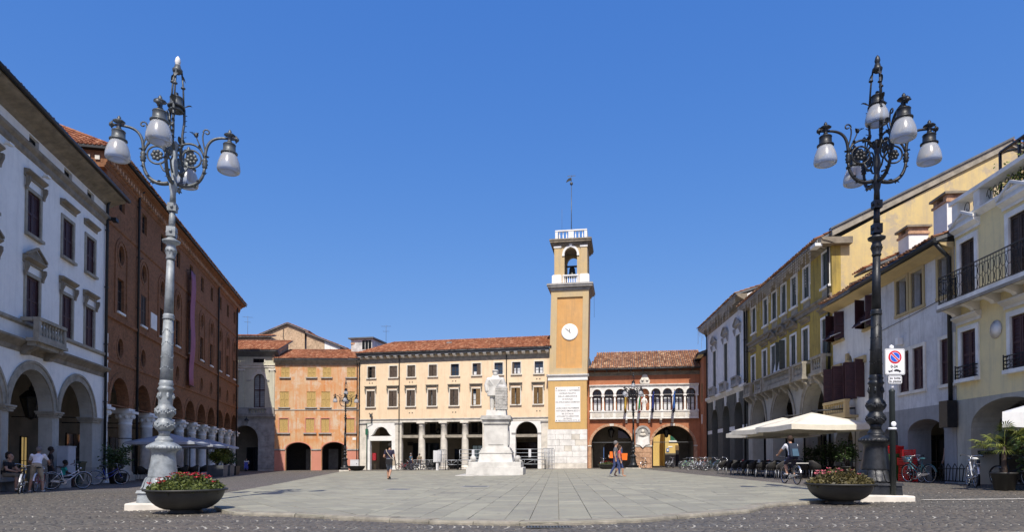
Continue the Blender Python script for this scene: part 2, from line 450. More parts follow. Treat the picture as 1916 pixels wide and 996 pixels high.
def window(b, u, z, w, h, style='sh', surround=None, sill=None, hood=None, hood_mat=None, glass='glass', fmat='wood_dark', shmat='wood_shutter',
           sm='stone_trim', sb=.13, bars=2, cols=2, rec=.14, frieze=0.0, shut=(0, 0), slats=True, sillw=.16, brack=False, cur=0):
    """one window part (its frame) with pane, shutters, surround, sill and hood as sub-parts"""
    w, h = R2(w), R2(h)
    win = link('window', cached(('window_frame', w, h, bars, cols, fmat), lambda: frame_mb(w, h, bars, cols=cols), fmat), b, (u, rec, z))
    link('pane', cached(('pane', w, h, glass), lambda: pane_mb(w-.08, h-.08), glass), win, (0, .03, .04))
    if cur:
        link('curtain', cached(('curtain', w, h, cur), lambda: MB().box(-w/2+.09, -w/2+w*.42, 0, .006, .06, h*cur).box(w*.10, w/2-.09, 0, .006, .06, h*cur), 'curtain'), win, (0, .022, 0))
    if 'sh' in style:
        for k, sg in enumerate((-1, 1)):
            a = shut[k]; lw = w/2-.01
            ang = a*sg
            me = cached(('shutter', w, h, slats, shmat), lambda: shutter_leaf(lw, h-.02, slats), shmat)
            hx = sg*(w/2)           # hinge side
            x = hx-sg*lw/2*cos(a); y = -rec+.03+ (-lw/2*sin(a) if a else 0)
            link('shutter', me, win, (x, y, .01), (0, 0, ang))
    if surround: link('surround', cached(('surround', w, h, sb, sm), lambda: surround_mb(w, h, sb), sm), win, (0, -rec, 0))
    if sill: link('sill', cached(('sill', w, sill, sm, sillw), lambda: MB().box(-w/2-sillw, w/2+sillw, -sill, .12, -.12, -.001), sm), win, (0, -rec, 0))
    if hood:
        hw = w+2*sb+.22
        fn = {'flat': hood_flat, 'tri': hood_tri, 'arc': hood_arc}[hood]
        zz = h+(sb if surround else 0)+frieze+.004
        ho = link('hood', cached(('hood', hood, R2(hw), hood_mat or sm), lambda: fn(hw), hood_mat or sm), win, (0, -rec, zz))
        if brack:
            for sg in (-1, 1):
                link('bracket', cached(('bracket', hood_mat or sm), lambda: bracket_mb(.16, .5, .13), hood_mat or sm), win, (sg*(w/2+sb+.02), -rec-.055, zz-.5))
    return win
def roof_tiles(name, mat, parent, poly, tw=.21, tl=.40, seed=1, under='lead', thick=.12):
    """poly: 3-D points, first edge is the eave (left to right); real barrel tiles in courses"""
    rnd = random.Random(seed)
    P = [Vector(p) for p in poly]; ex = (P[1]-P[0]).normalized()
    nrm = ex.cross(P[2]-P[0]).normalized()
    if nrm.z < 0: nrm = -nrm
    ey = nrm.cross(ex).normalized()
    if ey.z < 0: ey = -ey
    q = [((p-P[0]).dot(ex), (p-P[0]).dot(ey)) for p in P]
    x0, x1 = min(a for a, _ in q), max(a for a, _ in q)
    mb = MB(); n = max(1, int((x1-x0)/tw)); m = len(q)
    for i in range(n):
        xc = x0+(i+.5)*(x1-x0)/n
        ys = []
        for j in range(m):
            (ax, ay), (bx, by) = q[j], q[(j+1) % m]
            if (ax-xc)*(bx-xc) < 0: ys.append(ay+(by-ay)*(xc-ax)/(bx-ax))
        if len(ys) < 2: continue
        y0, y1 = min(ys), max(ys); rows = max(1, int((y1-y0)/tl+.5))
        jx = rnd.uniform(-.012, .012)
        for r in range(rows):
            ya = y0+(y1-y0)*r/rows-.05; yb = y0+(y1-y0)*(r+1)/rows+.02
            if r == 0: ya -= rnd.uniform(0, .05)
            hb = .035+rnd.uniform(-.008, .012); ht = .005
            mb.curt = min(1, max(0, rnd.gauss(.45, .24)))
            k = len(mb.v); dx = rnd.uniform(-.01, .01)+jx; R_ = tw*.46; dx2 = rnd.uniform(-.01, .01)+jx
            for (yy, hh, rr, ddx) in ((ya, hb, R_, dx), (yb, ht, R_*.82, dx2)):
                for a in range(5):
                    t = pi*a/4
                    p = P[0]+ex*(xc+ddx-rr*cos(t))+ey*yy+nrm*(hh+rr*.75*sin(t)+.03); mb.v.append(tuple(p))
            for a in range(4): mb.face((k+a, k+a+1, k+a+6, k+a+5), True)
            mb.face([k+a for a in (4, 3, 2, 1, 0)])
    mb.curt = .05
    k = len(mb.v); pu = [p-nrm*.0 for p in P]; pd = [p-Vector((0, 0, thick)) for p in P]
    o = mb.build(name, mat, parent, tint=True); o['kind'] = 'stuff'
    sl = MB(); L = len(P); sl.v += [tuple(p) for p in P]+[tuple(p) for p in pd]
    up = (P[1]-P[0]).cross(P[2]-P[0]).z > 0
    sl.face(range(L) if up else list(reversed(range(L)))); sl.face(list(reversed(range(L, 2*L))) if up else range(L, 2*L))
    for i in range(L):
        j = (i+1) % L; qd = (i, L+i, L+j, j); sl.face(qd if up else qd[::-1])
    sl.build('roof_slab', under, o)
    return o
def baluster_mb(h=.7, r=.075, n=8):
    return MB().lathe([(r*.9, 0), (r*.9, h*.08), (r*.5, h*.12), (r, h*.32), (r*.85, h*.42), (r*.42, h*.68), (r*.5, h*.8), (r*.85, h*.86), (r*.85, h)], n)
def balustrade(parent, x0, x1, y, z, h=.9, mat='stone_trim', r=.075, pier=.2, n=None, base=True):
    """rail, plinth, end piers and turned balusters along x"""
    mb = MB()
    mb.box(x0, x1, y-.13, y+.13, z+h-.13, z+h)
    mb.box(x0+.01, x1-.01, y-.11, y+.11, z, z+.12)
    for x in (x0, x1-pier): mb.box(x+.004, x+pier-.004, y-.1, y+.1, z+.12, z+h-.13)
    o = mb.build('balustrade', mat, parent)
    L = x1-x0-2*pier; n = n or max(2, int(L/.24)); b = MB()
    for i in range(n):
        k = len(b.v); b.lathe(baluster_prof(h-.25, r), 8, (x0+pier+L*(i+.5)/n, y, z+.12))
    b.build('balusters', mat, o)
    return o
def baluster_prof(h, r): return [(r*.9, 0), (r*.9, h*.08), (r*.5, h*.12), (r, h*.32), (r*.85, h*.42), (r*.42, h*.68), (r*.5, h*.8), (r*.85, h*.86), (r*.85, h)]
def iron_rail(parent, x0, x1, y, z, h=.95, ret=0.0, pattern='lattice', name='railing', mat='iron'):
    mb = MB()
    def run(p, q):
        p, q = Vector(p), Vector(q); d = (q-p); L = d.length; d.normalize(); up = Vector((0, 0, 1))
        def P(s, t): return p+d*s+up*t
        mb.tube([P(0, h), P(L, h)], .024, 5); mb.tube([P(0, .05), P(L, .05)], .016, 4); mb.tube([P(0, h-.13), P(L, h-.13)], .012, 4)
        n = max(2, int(L/.13))
        for i in range(n+1):
            mb.tube([P(L*i/n, .05), P(L*i/n, h)], .009, 4)
        n2 = max(1, int(L/.26))
        for i in range(n2):
            c = L*(i+.5)/n2; w = L/n2/2
            for zz in (.05+(h-.18)*.25, .05+(h-.18)*.75):
                pts = [P(c+w*.95*cos(a*pi/6), zz+(h-.18)*.25*sin(a*pi/6)) for a in range(13)]
                mb.tube(pts, .008, 4, cap=False)
        for s in (0, L): mb.tube([P(s, 0), P(s, h+.06)], .02, 5)
    if ret: run((x0, y+ret, z), (x0, y, z)); run((x1, y, z), (x1, y+ret, z))
    run((x0, y, z), (x1, y, z))
    return mb.build(name, mat, parent)
def downpipe(b, x, z0, z1, y=-.09, r=.055, mat='pipe_dark'):
    mb = MB(); mb.tube([(x, y, z0), (x, y, z1-.35), (x, y-.1, z1-.1), (x, y-.3, z1)], r, 8)
    for z in range(int(z0)+1, int(z1), 3): mb.box(x-r-.012, x+r+.012, y-r-.01, y+.09, z, z+.05)
    return mb.build('downpipe', mat, b)
def shell(b, x0, x1, d, z0, z1, mat, front_from=None, back=True, left=True, right=True, t=.4):
    """plain side and back walls behind a facade"""
    if left: MB().box(x0, x0+t, .452, d, z0, z1).build('side_wall', mat, b)
    if right: MB().box(x1-t, x1, .452, d, z0, z1).build('side_wall', mat, b)
    if back: MB().box(x0+t+.003, x1-t-.003, d-t, d, z0, z1-.01).build('back_wall', mat, b)
def antenna(parent, x, y, z, h=2.2, rz=0.3, name='antenna'):
    mb = MB(); mb.tube([(x, y, z), (x, y, z+h)], .02, 5)
    for zz, L, n in ((z+h-.15, 1.1, 7), (z+h-.75, .7, 5)):
        mb.tube([(x-L/2*cos(rz), y-L/2*sin(rz), zz), (x+L/2*cos(rz), y+L/2*sin(rz), zz)], .012, 4)
        for i in range(n):
            s = -L/2+L*i/(n-1); e = .28-.02*i
            mb.tube([(x+s*cos(rz)+e*sin(rz), y+s*sin(rz)-e*cos(rz), zz), (x+s*cos(rz)-e*sin(rz), y+s*sin(rz)+e*cos(rz), zz)], .008, 4)
    return mb.build(name, 'lead', parent)
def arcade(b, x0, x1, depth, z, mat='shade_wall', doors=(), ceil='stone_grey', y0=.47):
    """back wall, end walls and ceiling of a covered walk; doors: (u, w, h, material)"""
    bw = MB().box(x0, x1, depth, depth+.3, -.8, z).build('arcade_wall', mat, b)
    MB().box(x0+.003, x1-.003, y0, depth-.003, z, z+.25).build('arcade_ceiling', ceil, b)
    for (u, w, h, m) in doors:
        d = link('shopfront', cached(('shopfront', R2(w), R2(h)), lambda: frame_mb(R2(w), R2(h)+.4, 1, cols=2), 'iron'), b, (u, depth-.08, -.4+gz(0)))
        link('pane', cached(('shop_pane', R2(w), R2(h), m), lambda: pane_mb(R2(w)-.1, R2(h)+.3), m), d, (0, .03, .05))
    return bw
def lantern(parent, loc, s=1.0, name='hanging_lantern', chain=1.0):
    """six-sided street lantern hung on a chain"""
    mb = MB(); n = 6
    mb.lathe([(.02*s, -.62*s), (.13*s, -.55*s), (.30*s, .12*s), (.33*s, .12*s), (.33*s, .17*s), (.16*s, .36*s), (.07*s, .4*s), (.07*s, .5*s), (.02*s, .55*s)], n, smooth=False)
    for i in range(n):
        a = 2*pi*i/n; mb.tube([(.135*s*cos(a), .135*s*sin(a), -.56*s), (.31*s*cos(a), .31*s*sin(a), .12*s)], .018*s, 4)
    mb.tube([(0, 0, .5*s), (0, 0, .5*s+chain)], .018, 5)
    o = mb.build(name, 'iron', parent, loc)
    g = MB().lathe([(.137*s, -.53*s), (.303*s, .10*s)], n, smooth=False); g.build('lantern_glass', 'lantern_glass', o)
    return o
plain('lantern_glass', (.05, .045, .035), .25, var=.2, bmp=0)
# ---------------------------------------------------------------- ground
def bulge(t): return .30*(1-(2*t-1)**2)      # arc of one cobble course, t = 0..1 across a band
BAND, COB = 1.16, .116
def road_material():
    m, N, Lk, P = nodes('cobble_field')
    t = N.new('ShaderNodeTexCoord'); sp = N.new('ShaderNodeSeparateXYZ'); Lk.new(t.outputs['Object'], sp.inputs[0])
    def mth(op, a, b=None, c=None):
        n = N.new('ShaderNodeMath'); n.operation = op
        for i, v in enumerate((a, b, c)):
            if v is None: continue
            if isinstance(v, (int, float)): n.inputs[i].default_value = v
            else: Lk.new(v, n.inputs[i])
        return n.outputs[0]
    x, y = sp.outputs[0], sp.outputs[1]
    ty = mth('FRACT', mth('DIVIDE', y, BAND))
    q = mth('SUBTRACT', mth('MULTIPLY', ty, 2), 1)
    bl = mth('MULTIPLY', mth('SUBTRACT', 1, mth('MULTIPLY', q, q)), .30)
    fx = mth('FRACT', mth('DIVIDE', mth('SUBTRACT', x, bl), COB))
    fy = mth('FRACT', mth('DIVIDE', y, COB))
    dx = mth('ABSOLUTE', mth('SUBTRACT', fx, .5)); dy = mth('ABSOLUTE', mth('SUBTRACT', fy, .5))
    d = mth('MAXIMUM', dx, dy)
    j = mth('SUBTRACT', 1, mth('GREATER_THAN', d, .43))
    ix = mth('FLOOR', mth('DIVIDE', mth('SUBTRACT', x, bl), COB)); iy = mth('FLOOR', mth('DIVIDE', y, COB))
    cb = N.new('ShaderNodeCombineXYZ'); Lk.new(ix, cb.inputs[0]); Lk.new(iy, cb.inputs[1])
    wn_ = N.new('ShaderNodeTexWhiteNoise'); Lk.new(cb.outputs[0], wn_.inputs['Vector'])
    v = vmap(N, Lk, (1, 1, 1))
    stone = mixc(N, Lk, wn_.outputs['Value'], (.046, .041, .032), (.10, .09, .072))
    stone = mixc(N, Lk, ramp(N, Lk, noise(N, Lk, v, .25, 5), .4, .65), stone, mixc(N, Lk, wn_.outputs['Value'], (.062, .048, .041), (.118, .095, .082)))
    joint = mixc(N, Lk, noise(N, Lk, v, 3, 4), (.11, .10, .09), (.26, .25, .23))
    Lk.new(mixc(N, Lk, j, joint, stone), P.inputs['Base Color'])
    P.inputs['Roughness'].default_value = .75
    bump(N, Lk, P, j, .5, .008)
road_material()
plain('joint', (.30, .285, .245), .95, var=.85, scale=.7)
def cobble_mat():
    m, N, Lk, P = nodes('cobble')
    a = N.new('ShaderNodeAttribute'); a.attribute_name = 'tint'
    oi = N.new('ShaderNodeObjectInfo')
    v = vmap(N, Lk, (1, 1, 1))
    c = mixc(N, Lk, a.outputs['Fac'], (.040, .036, .030), (.098, .088, .072))
    g = N.new('ShaderNodeNewGeometry')
    c = mixc(N, Lk, ramp(N, Lk, noise(N, Lk, g.outputs['Position'], .25, 5), .4, .65), c, mixc(N, Lk, a.outputs['Fac'], (.054, .043, .032), (.112, .09, .068)))
    c = mixc(N, Lk, ramp(N, Lk, noise(N, Lk, g.outputs['Position'], 24, 4), .3, .9), c, (.14, .13, .11))
    Lk.new(c, P.inputs['Base Color']); P.inputs['Roughness'].default_value = .62
    bump(N, Lk, P, noise(N, Lk, g.outputs['Position'], 45, 4), .5, .004)
cobble_mat()
road = MB()
for i in range(-6, 6):
    x0, x1 = i*60., (i+1)*60.
    road.poly([(x0, -60, gz(x0)), (x1, -60, gz(x1)), (x1, 900, gz(x1)), (x0, 900, gz(x0))])
road_o = struct(road.build('road', 'cobble_field'))
# raised square of flagstones
PLAZA = [(-6.1, 13.55), (-5.75, 12.95), (-5.3, 12.45), (-4.94, 12.25), (-3.94, 11.87), (-2.68, 11.03), (-1.31, 10.36), (.12, 9.89), (.7, 9.89), (2.04, 10.27), (3.36, 11.16),
         (4.29, 11.81), (5.0, 12.9), (5.5, 13.35), (6.21, 13.73), (7.2, 14.3), (8.2, 16.2), (9.25, 19.72), (9.57, 22.8), (11.3, 58.5), (-15.6, 60.3), (-9.68, 25.93), (-8.75, 19.48), (-7.3, 15.6), (-6.6, 14.4)]
PH = .075
def inside(p, poly):
    c = False; n = len(poly)
    for i in range(n):
        (x1, y1), (x2, y2) = poly[i], poly[(i+1) % n]
        if (y1 > p[1]) != (y2 > p[1]) and p[0] < (x2-x1)*(p[1]-y1)/(y2-y1)+x1: c = not c
    return c
def clip_rect(poly, x0, x1, y0, y1):
    for ax, lim, sg in ((0, x0, 1), (0, x1, -1), (1, y0, 1), (1, y1, -1)):
        out = []
        for i in range(len(poly)):
            a, b = poly[i], poly[(i+1) % len(poly)]
            ia, ib = sg*(a[ax]-lim) >= 0, sg*(b[ax]-lim) >= 0
            if ia: out.append(a)
            if ia != ib:
                t = (lim-a[ax])/(b[ax]-a[ax]); out.append((a[0]+(b[0]-a[0])*t, a[1]+(b[1]-a[1])*t))
        poly = out
        if len(poly) < 3: return []
    return poly
def slab_mat():
    m, N, Lk, P = nodes('flagstone')
    a = N.new('ShaderNodeAttribute'); a.attribute_name = 'tint'
    g = N.new('ShaderNodeNewGeometry')
    c = mixc(N, Lk, a.outputs['Fac'], (.238, .229, .174), (.318, .306, .226))
    c = mixc(N, Lk, ramp(N, Lk, noise(N, Lk, g.outputs['Position'], 1.3, 7, .7), .45, .8), c, (.20, .188, .158))
    f = ramp(N, Lk, noise(N, Lk, g.outputs['Position'], .35, 6, .7), .5, .75)
    mu = N.new('ShaderNodeMath'); mu.operation = 'MULTIPLY'; mu.inputs[1].default_value = .55; Lk.new(f, mu.inputs[0])
    c = mixc(N, Lk, mu.outputs[0], c, (.20, .186, .148))
    Lk.new(c, P.inputs['Base Color']); P.inputs['Roughness'].default_value = .7
    bump(N, Lk, P, noise(N, Lk, g.outputs['Position'], 9, 7, .7), .4, .01)
    sf_ = ramp(N, Lk, noise(N, Lk, g.outputs['Position'], 5.5, 3, .5), .66, .72)
    mu = N.new('ShaderNodeMath'); mu.operation = 'MULTIPLY'; mu.inputs[1].default_value = .5; Lk.new(sf_, mu.inputs[0])
    Lk.new(mixc(N, Lk, mu.outputs[0], c, (.10, .092, .075)), P.inputs['Base Color'])      # gum and oil spots
slab_mat()
base = MB()
tr = tessellate_polygon([[Vector((p[0], p[1], 0)) for p in PLAZA]])
for p in PLAZA: base.vert((p[0], p[1], gz(p[0])+PH-.02))
for a, b, c in tr:
    A = (PLAZA[b][0]-PLAZA[a][0])*(PLAZA[c][1]-PLAZA[a][1])-(PLAZA[c][0]-PLAZA[a][0])*(PLAZA[b][1]-PLAZA[a][1])
    base.face((a, b, c) if A > 0 else (a, c, b))
k = len(PLAZA)
for p in PLAZA: base.vert((p[0], p[1], gz(p[0])-.1))
sgn = 1 if area2(PLAZA) > 0 else -1
for i in range(k):
    j = (i+1) % k; q = (i, k+i, k+j, j); base.face(q if sgn > 0 else q[::-1])
plain('joint_dark', (.185, .172, .14), .95, var=.35, scale=4)
plaza = struct(base.build('flagstone_square', 'joint_dark'))
SL = random.Random(3); slabs = []
# three fields laid in different directions, as old squares are
for (fx0, fx1, TH, ws) in ((-40, -2.6, RAD(31), (.42, .5, .58)), (-2.6, 4.4, RAD(-4), (.40, .46, .52, .6)), (4.4, 40, RAD(86), (.42, .5, .56))):
    cT, sT = cos(TH), sin(TH)
    fld = clip_rect(PLAZA, fx0, fx1, -100, 200)
    PLR = [(p[0]*cT+p[1]*sT, -p[0]*sT+p[1]*cT) for p in fld]
    xx = min(p[0] for p in PLR); yb, ye = min(p[1] for p in PLR), max(p[1] for p in PLR)
    while xx < max(p[0] for p in PLR):
        w = SL.choice(ws); y = yb-SL.uniform(0, 1)
        while y < ye:
            l = SL.uniform(.6, 1.25)
            c = clip_rect(PLR, xx+.004, xx+w-.004, y+.004, y+l-.004)
            if len(c) >= 3 and abs(area2(c)) > .03: slabs.append([(p[0]*cT-p[1]*sT, p[0]*sT+p[1]*cT) for p in c])
            y += l
        xx += w
def slab_geo(mb, pl):
    if area2(pl) < 0: pl = pl[::-1]
    cx = sum(p[0] for p in pl)/len(pl); cy = sum(p[1] for p in pl)/len(pl)
    h = PH+SL.uniform(-.003, .004); mb.curt = SL.random(); tx, ty_ = SL.uniform(-.002, .002), SL.uniform(-.002, .002)
    k = len(mb.v); n = len(pl)
    for p in pl: mb.v.append((p[0], p[1], gz(p[0])+h-.026))
    for p in pl: mb.v.append((p[0], p[1], gz(p[0])+h-.006))
    for p in pl:
        d = math.hypot(p[0]-cx, p[1]-cy)+1e-6; f = 1-.008/d
        mb.v.append((cx+(p[0]-cx)*f, cy+(p[1]-cy)*f, gz(p[0])+h+tx*(p[0]-cx)+ty_*(p[1]-cy)))
    for i in range(n):
        j = (i+1) % n; mb.face((k+i, k+j, k+n+j, k+n+i)); mb.face((k+n+i, k+n+j, k+2*n+j, k+2*n+i))
    mb.face([k+2*n+i for i in range(n)])
slabs.sort(key=lambda c: sum(p[1] for p in c)/len(c))
for c in slabs[:300]:
    m = MB(); slab_geo(m, c); m.build('flagstone', 'flagstone', plaza, tint=True)
m = MB()
for c in slabs[300:]: slab_geo(m, c)
o = m.build('flagstones_beyond', 'flagstone', plaza, tint=True); o['kind'] = 'stuff'
# kerb stones along the near edge
KR = random.Random(11)
plain('kerb_stone', (.235, .215, .17), .85, var=.35, scale=4, bmp=.5, bd=.02)
front = PLAZA[1:16]; segs = []; acc = []
for (a, b) in zip(front[:-1], front[1:]):
    L = math.hypot(b[0]-a[0], b[1]-a[1]); n = max(1, round(L/.95))
    for i in range(n):
        segs.append(((a[0]+(b[0]-a[0])*i/n, a[1]+(b[1]-a[1])*i/n), (a[0]+(b[0]-a[0])*(i+1)/n, a[1]+(b[1]-a[1])*(i+1)/n)))
for a, b in segs:
    d = Vector((b[0]-a[0], b[1]-a[1], 0)); L = d.length; d.normalize(); nn = Vector((-d.y, d.x, 0))   # towards the square
    m = MB(); g = .008; w = .3+KR.uniform(-.02, .02); h = PH+.006+KR.uniform(-.006, .006); q = KR.uniform(-.012, .012)
    prof = [(-.02+q, -.08), (-.014+q, h*.55), (.0+q, h*.86), (.02+q, h), (w*.8, h), (w, h-.004), (w, -.08)]
    n = 5; k0 = len(m.v)
    for i in range(n+1):
        s = g+(L-2*g)*i/n; jt = KR.uniform(-.006, .006)
        for (o_, z) in prof:
            p = Vector((a[0], a[1], 0))+d*s+nn*(o_+(jt if o_ < .1 else 0)); m.v.append((p.x, p.y, gz(p.x)+z+(jt*.4 if z > 0 else 0)))
    np_ = len(prof)
    for i in range(n):
        for j in range(np_-1): m.face((k0+i*np_+j, k0+(i+1)*np_+j, k0+(i+1)*np_+j+1, k0+i*np_+j+1))
    m.face(range(k0, k0+np_)); m.face(reversed(range(k0+n*np_, k0+(n+1)*np_)))
    m.build('kerb_stone', 'kerb_stone', plaza)
# porphyry setts, real blocks where they can be seen singly
CR = random.Random(5)
CJ = [CR.uniform(-.013, .013) for _ in range(997)]      # no course is laid quite true
cand = []
for ib in range(int(8.6/BAND), int(23/BAND)+1):
    for iy in range(10):
        t = (iy+.5)/10; y = ib*BAND+t*BAND
        lim = .86*y+1
        n = int(lim/COB)
        for ix in range(-n, n):
            x = (ix+.5)*COB+bulge(t)+CJ[(ib*977+ix*31) % 997]
            if y < 8.6 or inside((x, y), PLAZA) or (abs(x+7.81) < .5 and abs(y-14.54) < .5) or (abs(x-8.26) < .5 and abs(y-14.82) < .5): continue
            cand.append((x, y, math.atan(.30*4*(1-2*t)/BAND)))
def cob_pts(rot, s):
    a = COB*.5*s*.90; pts = []
    for (i, j) in ((-1, -1), (1, -1), (1, 1), (-1, 1)):
        pts.append((i*a*CR.uniform(.90, 1.02), j*a*CR.uniform(.97, 1.08)))
    return pts
def cob_geo(mb, x, y, slope):
    pts = cob_pts(0, 1); k = len(mb.v); h = .0145+CR.uniform(-.005, .006); mb.curt = CR.random()
    for z, f in ((-.005, 1.0), (h-.009, .98), (h, .74)):
        for (px, py) in pts:
            X = x+px*f+slope*py*f*.9; Y = y+py*f; mb.v.append((X, Y, gz(X)+z))
    for r in (0, 4):
        for i in range(4):
            j = (i+1) % 4; mb.face((k+r+i, k+r+j, k+r+4+j, k+r+4+i), r == 4)
    mb.face((k+8, k+9, k+10, k+11), True)
cand.sort(key=lambda c: c[1]**2+(c[0]*.9)**2 if c[1] > 9.25 else 1e9)
for (x, y, sl_) in cand[:300]:
    m = MB(); cob_geo(m, x, y, sl_); m.build('cobble', 'cobble', road_o, tint=True)
m = MB()
for (x, y, sl_) in cand[300:]: cob_geo(m, x, y, sl_)
o = m.build('cobbles', 'cobble', road_o, tint=True); o['kind'] = 'stuff'
# mortar bed between the setts
mb = MB(); mb.v = [(-24, 8.4, gz(-24)+.004), (24, 8.4, gz(24)+.004), (24, 23.2, gz(24)+.004), (-24, 23.2, gz(-24)+.004)]; mb.face((0, 1, 2, 3))
mb.build('mortar_bed', 'joint', road_o)
# pale stone strip across the right-hand road and an iron grate by the kerb
mb = MB()
for i in range(7):
    x0, x1 = 9.2+i*1.2, 9.2+(i+1)*1.2-.02
    mb.v += [(x0, 14.55, gz(x0)+.026), (x1, 14.55, gz(x1)+.026), (x1, 14.68, gz(x1)+.026), (x0, 14.68, gz(x0)+.026)]; b_ = len(mb.v)-4; mb.face((b_, b_+1, b_+2, b_+3))
mb.build('paving_strip', 'stone_pale', road_o)
gr = MB(); gr.box(-.34, .34, -.13, .13, -.02, .018)
g2 = MB()
for i in range(14): g2.box(-.32+i*.047, -.30+i*.047, -.11, .11, .018, .026)
g2.box(-.34, .34, -.13, -.11, .018, .027); g2.box(-.34, .34, .11, .13, .018, .027)
go = thing('drain_grate', 'iron drain grate set in the cobbles at the front kerb', 'grate', (.55, 9.62, gz(.55)+.003))
gr.build('grate_bed', 'dark_inside', go); g2.build('grate_bars', 'iron_mid', go)

for (mx_, my_, w_, lab) in ((-1.28, 22.9, .42, 'square iron cover set in the flagstones before the monument'), (-3.7, 21.2, .34, 'smaller iron cover in the flagstones left of the monument')):
    mo = thing('access_cover', lab, 'cover', (mx_, my_, gz(mx_)+PH+.004), RAD(-4), 'iron covers in the square')
    MB().box(-w_, w_, -w_, w_, -.03, .004).build('cover_plate', 'iron_mid', mo)
    q = MB(); q.box(-w_-.05, w_+.05, -w_-.05, -w_-.003, -.03, .006); q.box(-w_-.05, w_+.05, w_+.003, w_+.05, -.03, .006); q.box(-w_-.05, -w_-.003, -w_-.003, w_+.003, -.03, .006); q.box(w_+.003, w_+.05, -w_-.003, w_+.003, -.03, .006); q.build('cover_frame', 'stone_grey', mo)
# ---------------------------------------------------------------- left row: white palazzo and brick palace
LO, LD = Vector((-17.887, 18.0, 0)), Vector((-.21106, .97747, 0)); LRZ = math.atan2(LD.y, LD.x)
def at_left(u): p = LO+LD*u; return (p.x, p.y, 0)
def white_palazzo():
    u0 = -3.0
    b = thing('white_palazzo', 'white plastered palazzo with round arches, stone window hoods and a dark gutter', 'building', at_left(u0), LRZ)
    X = lambda u: u-u0
    bays = (5.6, 8.9, 12.0, 14.45); holes = []
    arches = [(5.0, 3.5), (9.0, 3.55), (13.15, 3.55)]
    ar = []
    for (u, w) in [(-1.0, 3.4)]+arches: ar.append(op_arch(X(u), -.5, w, 3.45, None, 18))
    MBw = wall_mb(rect(X(-3), X(16.3), -.8, 5.35), ar, .55)
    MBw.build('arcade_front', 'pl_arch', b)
    w2 = [(5.5, 1.05), (8.85, 1.05), (11.95, 1.05), (14.4, 1.0)]
    up = []
    for (u, w) in w2:
        up.append(op_rect(X(u), 6.6, R2(w), 1.9)); up.append(op_rect(X(u), 10.22, R2(w), 1.75)); up.append(op_rect(X(u), 13.97, .8, .35))
    wall('wall', 'pl_white', b, rect(X(-3), X(16.3), 5.352, 14.45), up, .5, 0.002)
    # white plaster spandrels proud of the grey arch faces
    def seg_hole(u, r, zc, zb, n=18):
        a0 = math.asin((zb-zc)/r)
        return [(u+r*cos(a0+(pi-2*a0)*i/n), zc+r*sin(a0+(pi-2*a0)*i/n)) for i in range(n+1)]
    ol = [(X(-3), 3.14)]
    for (u, w) in [(-1.0, 3.4)]+arches: ol += seg_hole(X(u), w/2+.3, 2.95, 3.14)[::-1]
    sp = wall_mb(ol+[(X(16.3), 3.14), (X(16.3), 5.3), (X(-3), 5.3)], [], .012, -.012)
    sp.build('spandrel_plaster', 'pl_white', b)
    for (u, w) in arches+[(-1.0, 3.4)]:
        m = MB(); ringband(m, X(u), 2.95, w/2+.002, w/2+.34, -.06, .0, n=20); ringband(m, X(u), 2.95, w/2+.26, w/2+.36, -.10, -.055, n=20)
        m.build('archivolt', 'stone_trim', b)
    for u, w in ((7.1, .62), (11.1, .66), (15.35, .95), (2.1, 1.6)):
        m = MB(); m.box(X(u)-w/2-.10, X(u)+w/2+.10, -.10, .62, 2.98, 3.06); m.box(X(u)-w/2-.05, X(u)+w/2+.05, -.06, .58, 2.88, 2.979); m.box(X(u)-w/2-.14, X(u)+w/2+.14, -.14, .66, 3.061, 3.13)
        m.build('capital', 'stone_trim', b)
        MB().box(X(u)-w/2-.03, X(u)+w/2+.03, -.05, .58, -.6, .62).build('pier_base', 'stone_grey', b)
    cornice('string_course', 'stone_brown', b, X(-3), X(16.4), [(.04, 5.3), (.06, 5.5), (.16, 5.6), (.30, 5.72), (.30, 5.80), (.05, 5.86)])
    cornice('sill_course', 'stone_trim', b, X(-3), X(16.32), [(.04, 6.40), (.12, 6.46), (.12, 6.57), (.03, 6.60)])
    cornice('frieze_course', 'stone_brown', b, X(-3), X(16.35), [(.03, 13.28), (.08, 13.38), (.08, 13.55), (.20, 13.68), (.22, 13.80), (.03, 13.88)])
    cornice('cornice', 'stone_brown', b, X(-3), X(16.75), [(.03, 14.38), (.10, 14.44), (.22, 14.53), (.36, 14.58), (.62, 14.66), (.72, 14.70), (.80, 14.74), (.80, 14.82), (.0, 14.84)])
    g = MB(); g.tube([(X(-3), -.90, 14.88), (X(16.9), -.90, 14.88)], .10, 8); g.box(X(-3), X(16.9), -.88, 0, 14.845, 14.98); g.build('gutter', 'pipe_dark', b)
    for i, (u, w) in enumerate(w2):
        lone = i in (0, 1)
        window(b, X(u), 6.6, w, 1.9, 'sh', 1, None, 'tri' if lone else 'flat', 'stone_brown', shmat='wood_maroon', sb=.15, frieze=.32, brack=True, shut=(0, 0), fmat='wood_dark', sm='stone_trim')
        window(b, X(u), 10.22, w, 1.75, 'sh', 1, .16, 'flat', 'stone_brown', shmat='wood_maroon', sb=.15, frieze=.34, brack=lone, sm='stone_trim')
        window(b, X(u), 13.97, .8, .35, '', None, None, fmat='iron', bars=0)
    bal = MB(); bal.box(X(7.75), X(10.35), -.75, -.303, 5.72, 5.86); bal.box(X(7.85), X(10.25), -.6, -.303, 5.55, 5.719); bb = bal.build('balcony', 'stone_trim', b)
    for u in (8.1, 10.0): link('bracket', cached('bracket_big', lambda: bracket_mb(.62, .45, .3), 'stone_brown'), bb, (X(u), 0, 5.22))
    balustrade(bb, X(7.85), X(10.25), -.62, 5.862, .85, 'stone_trim', .08)
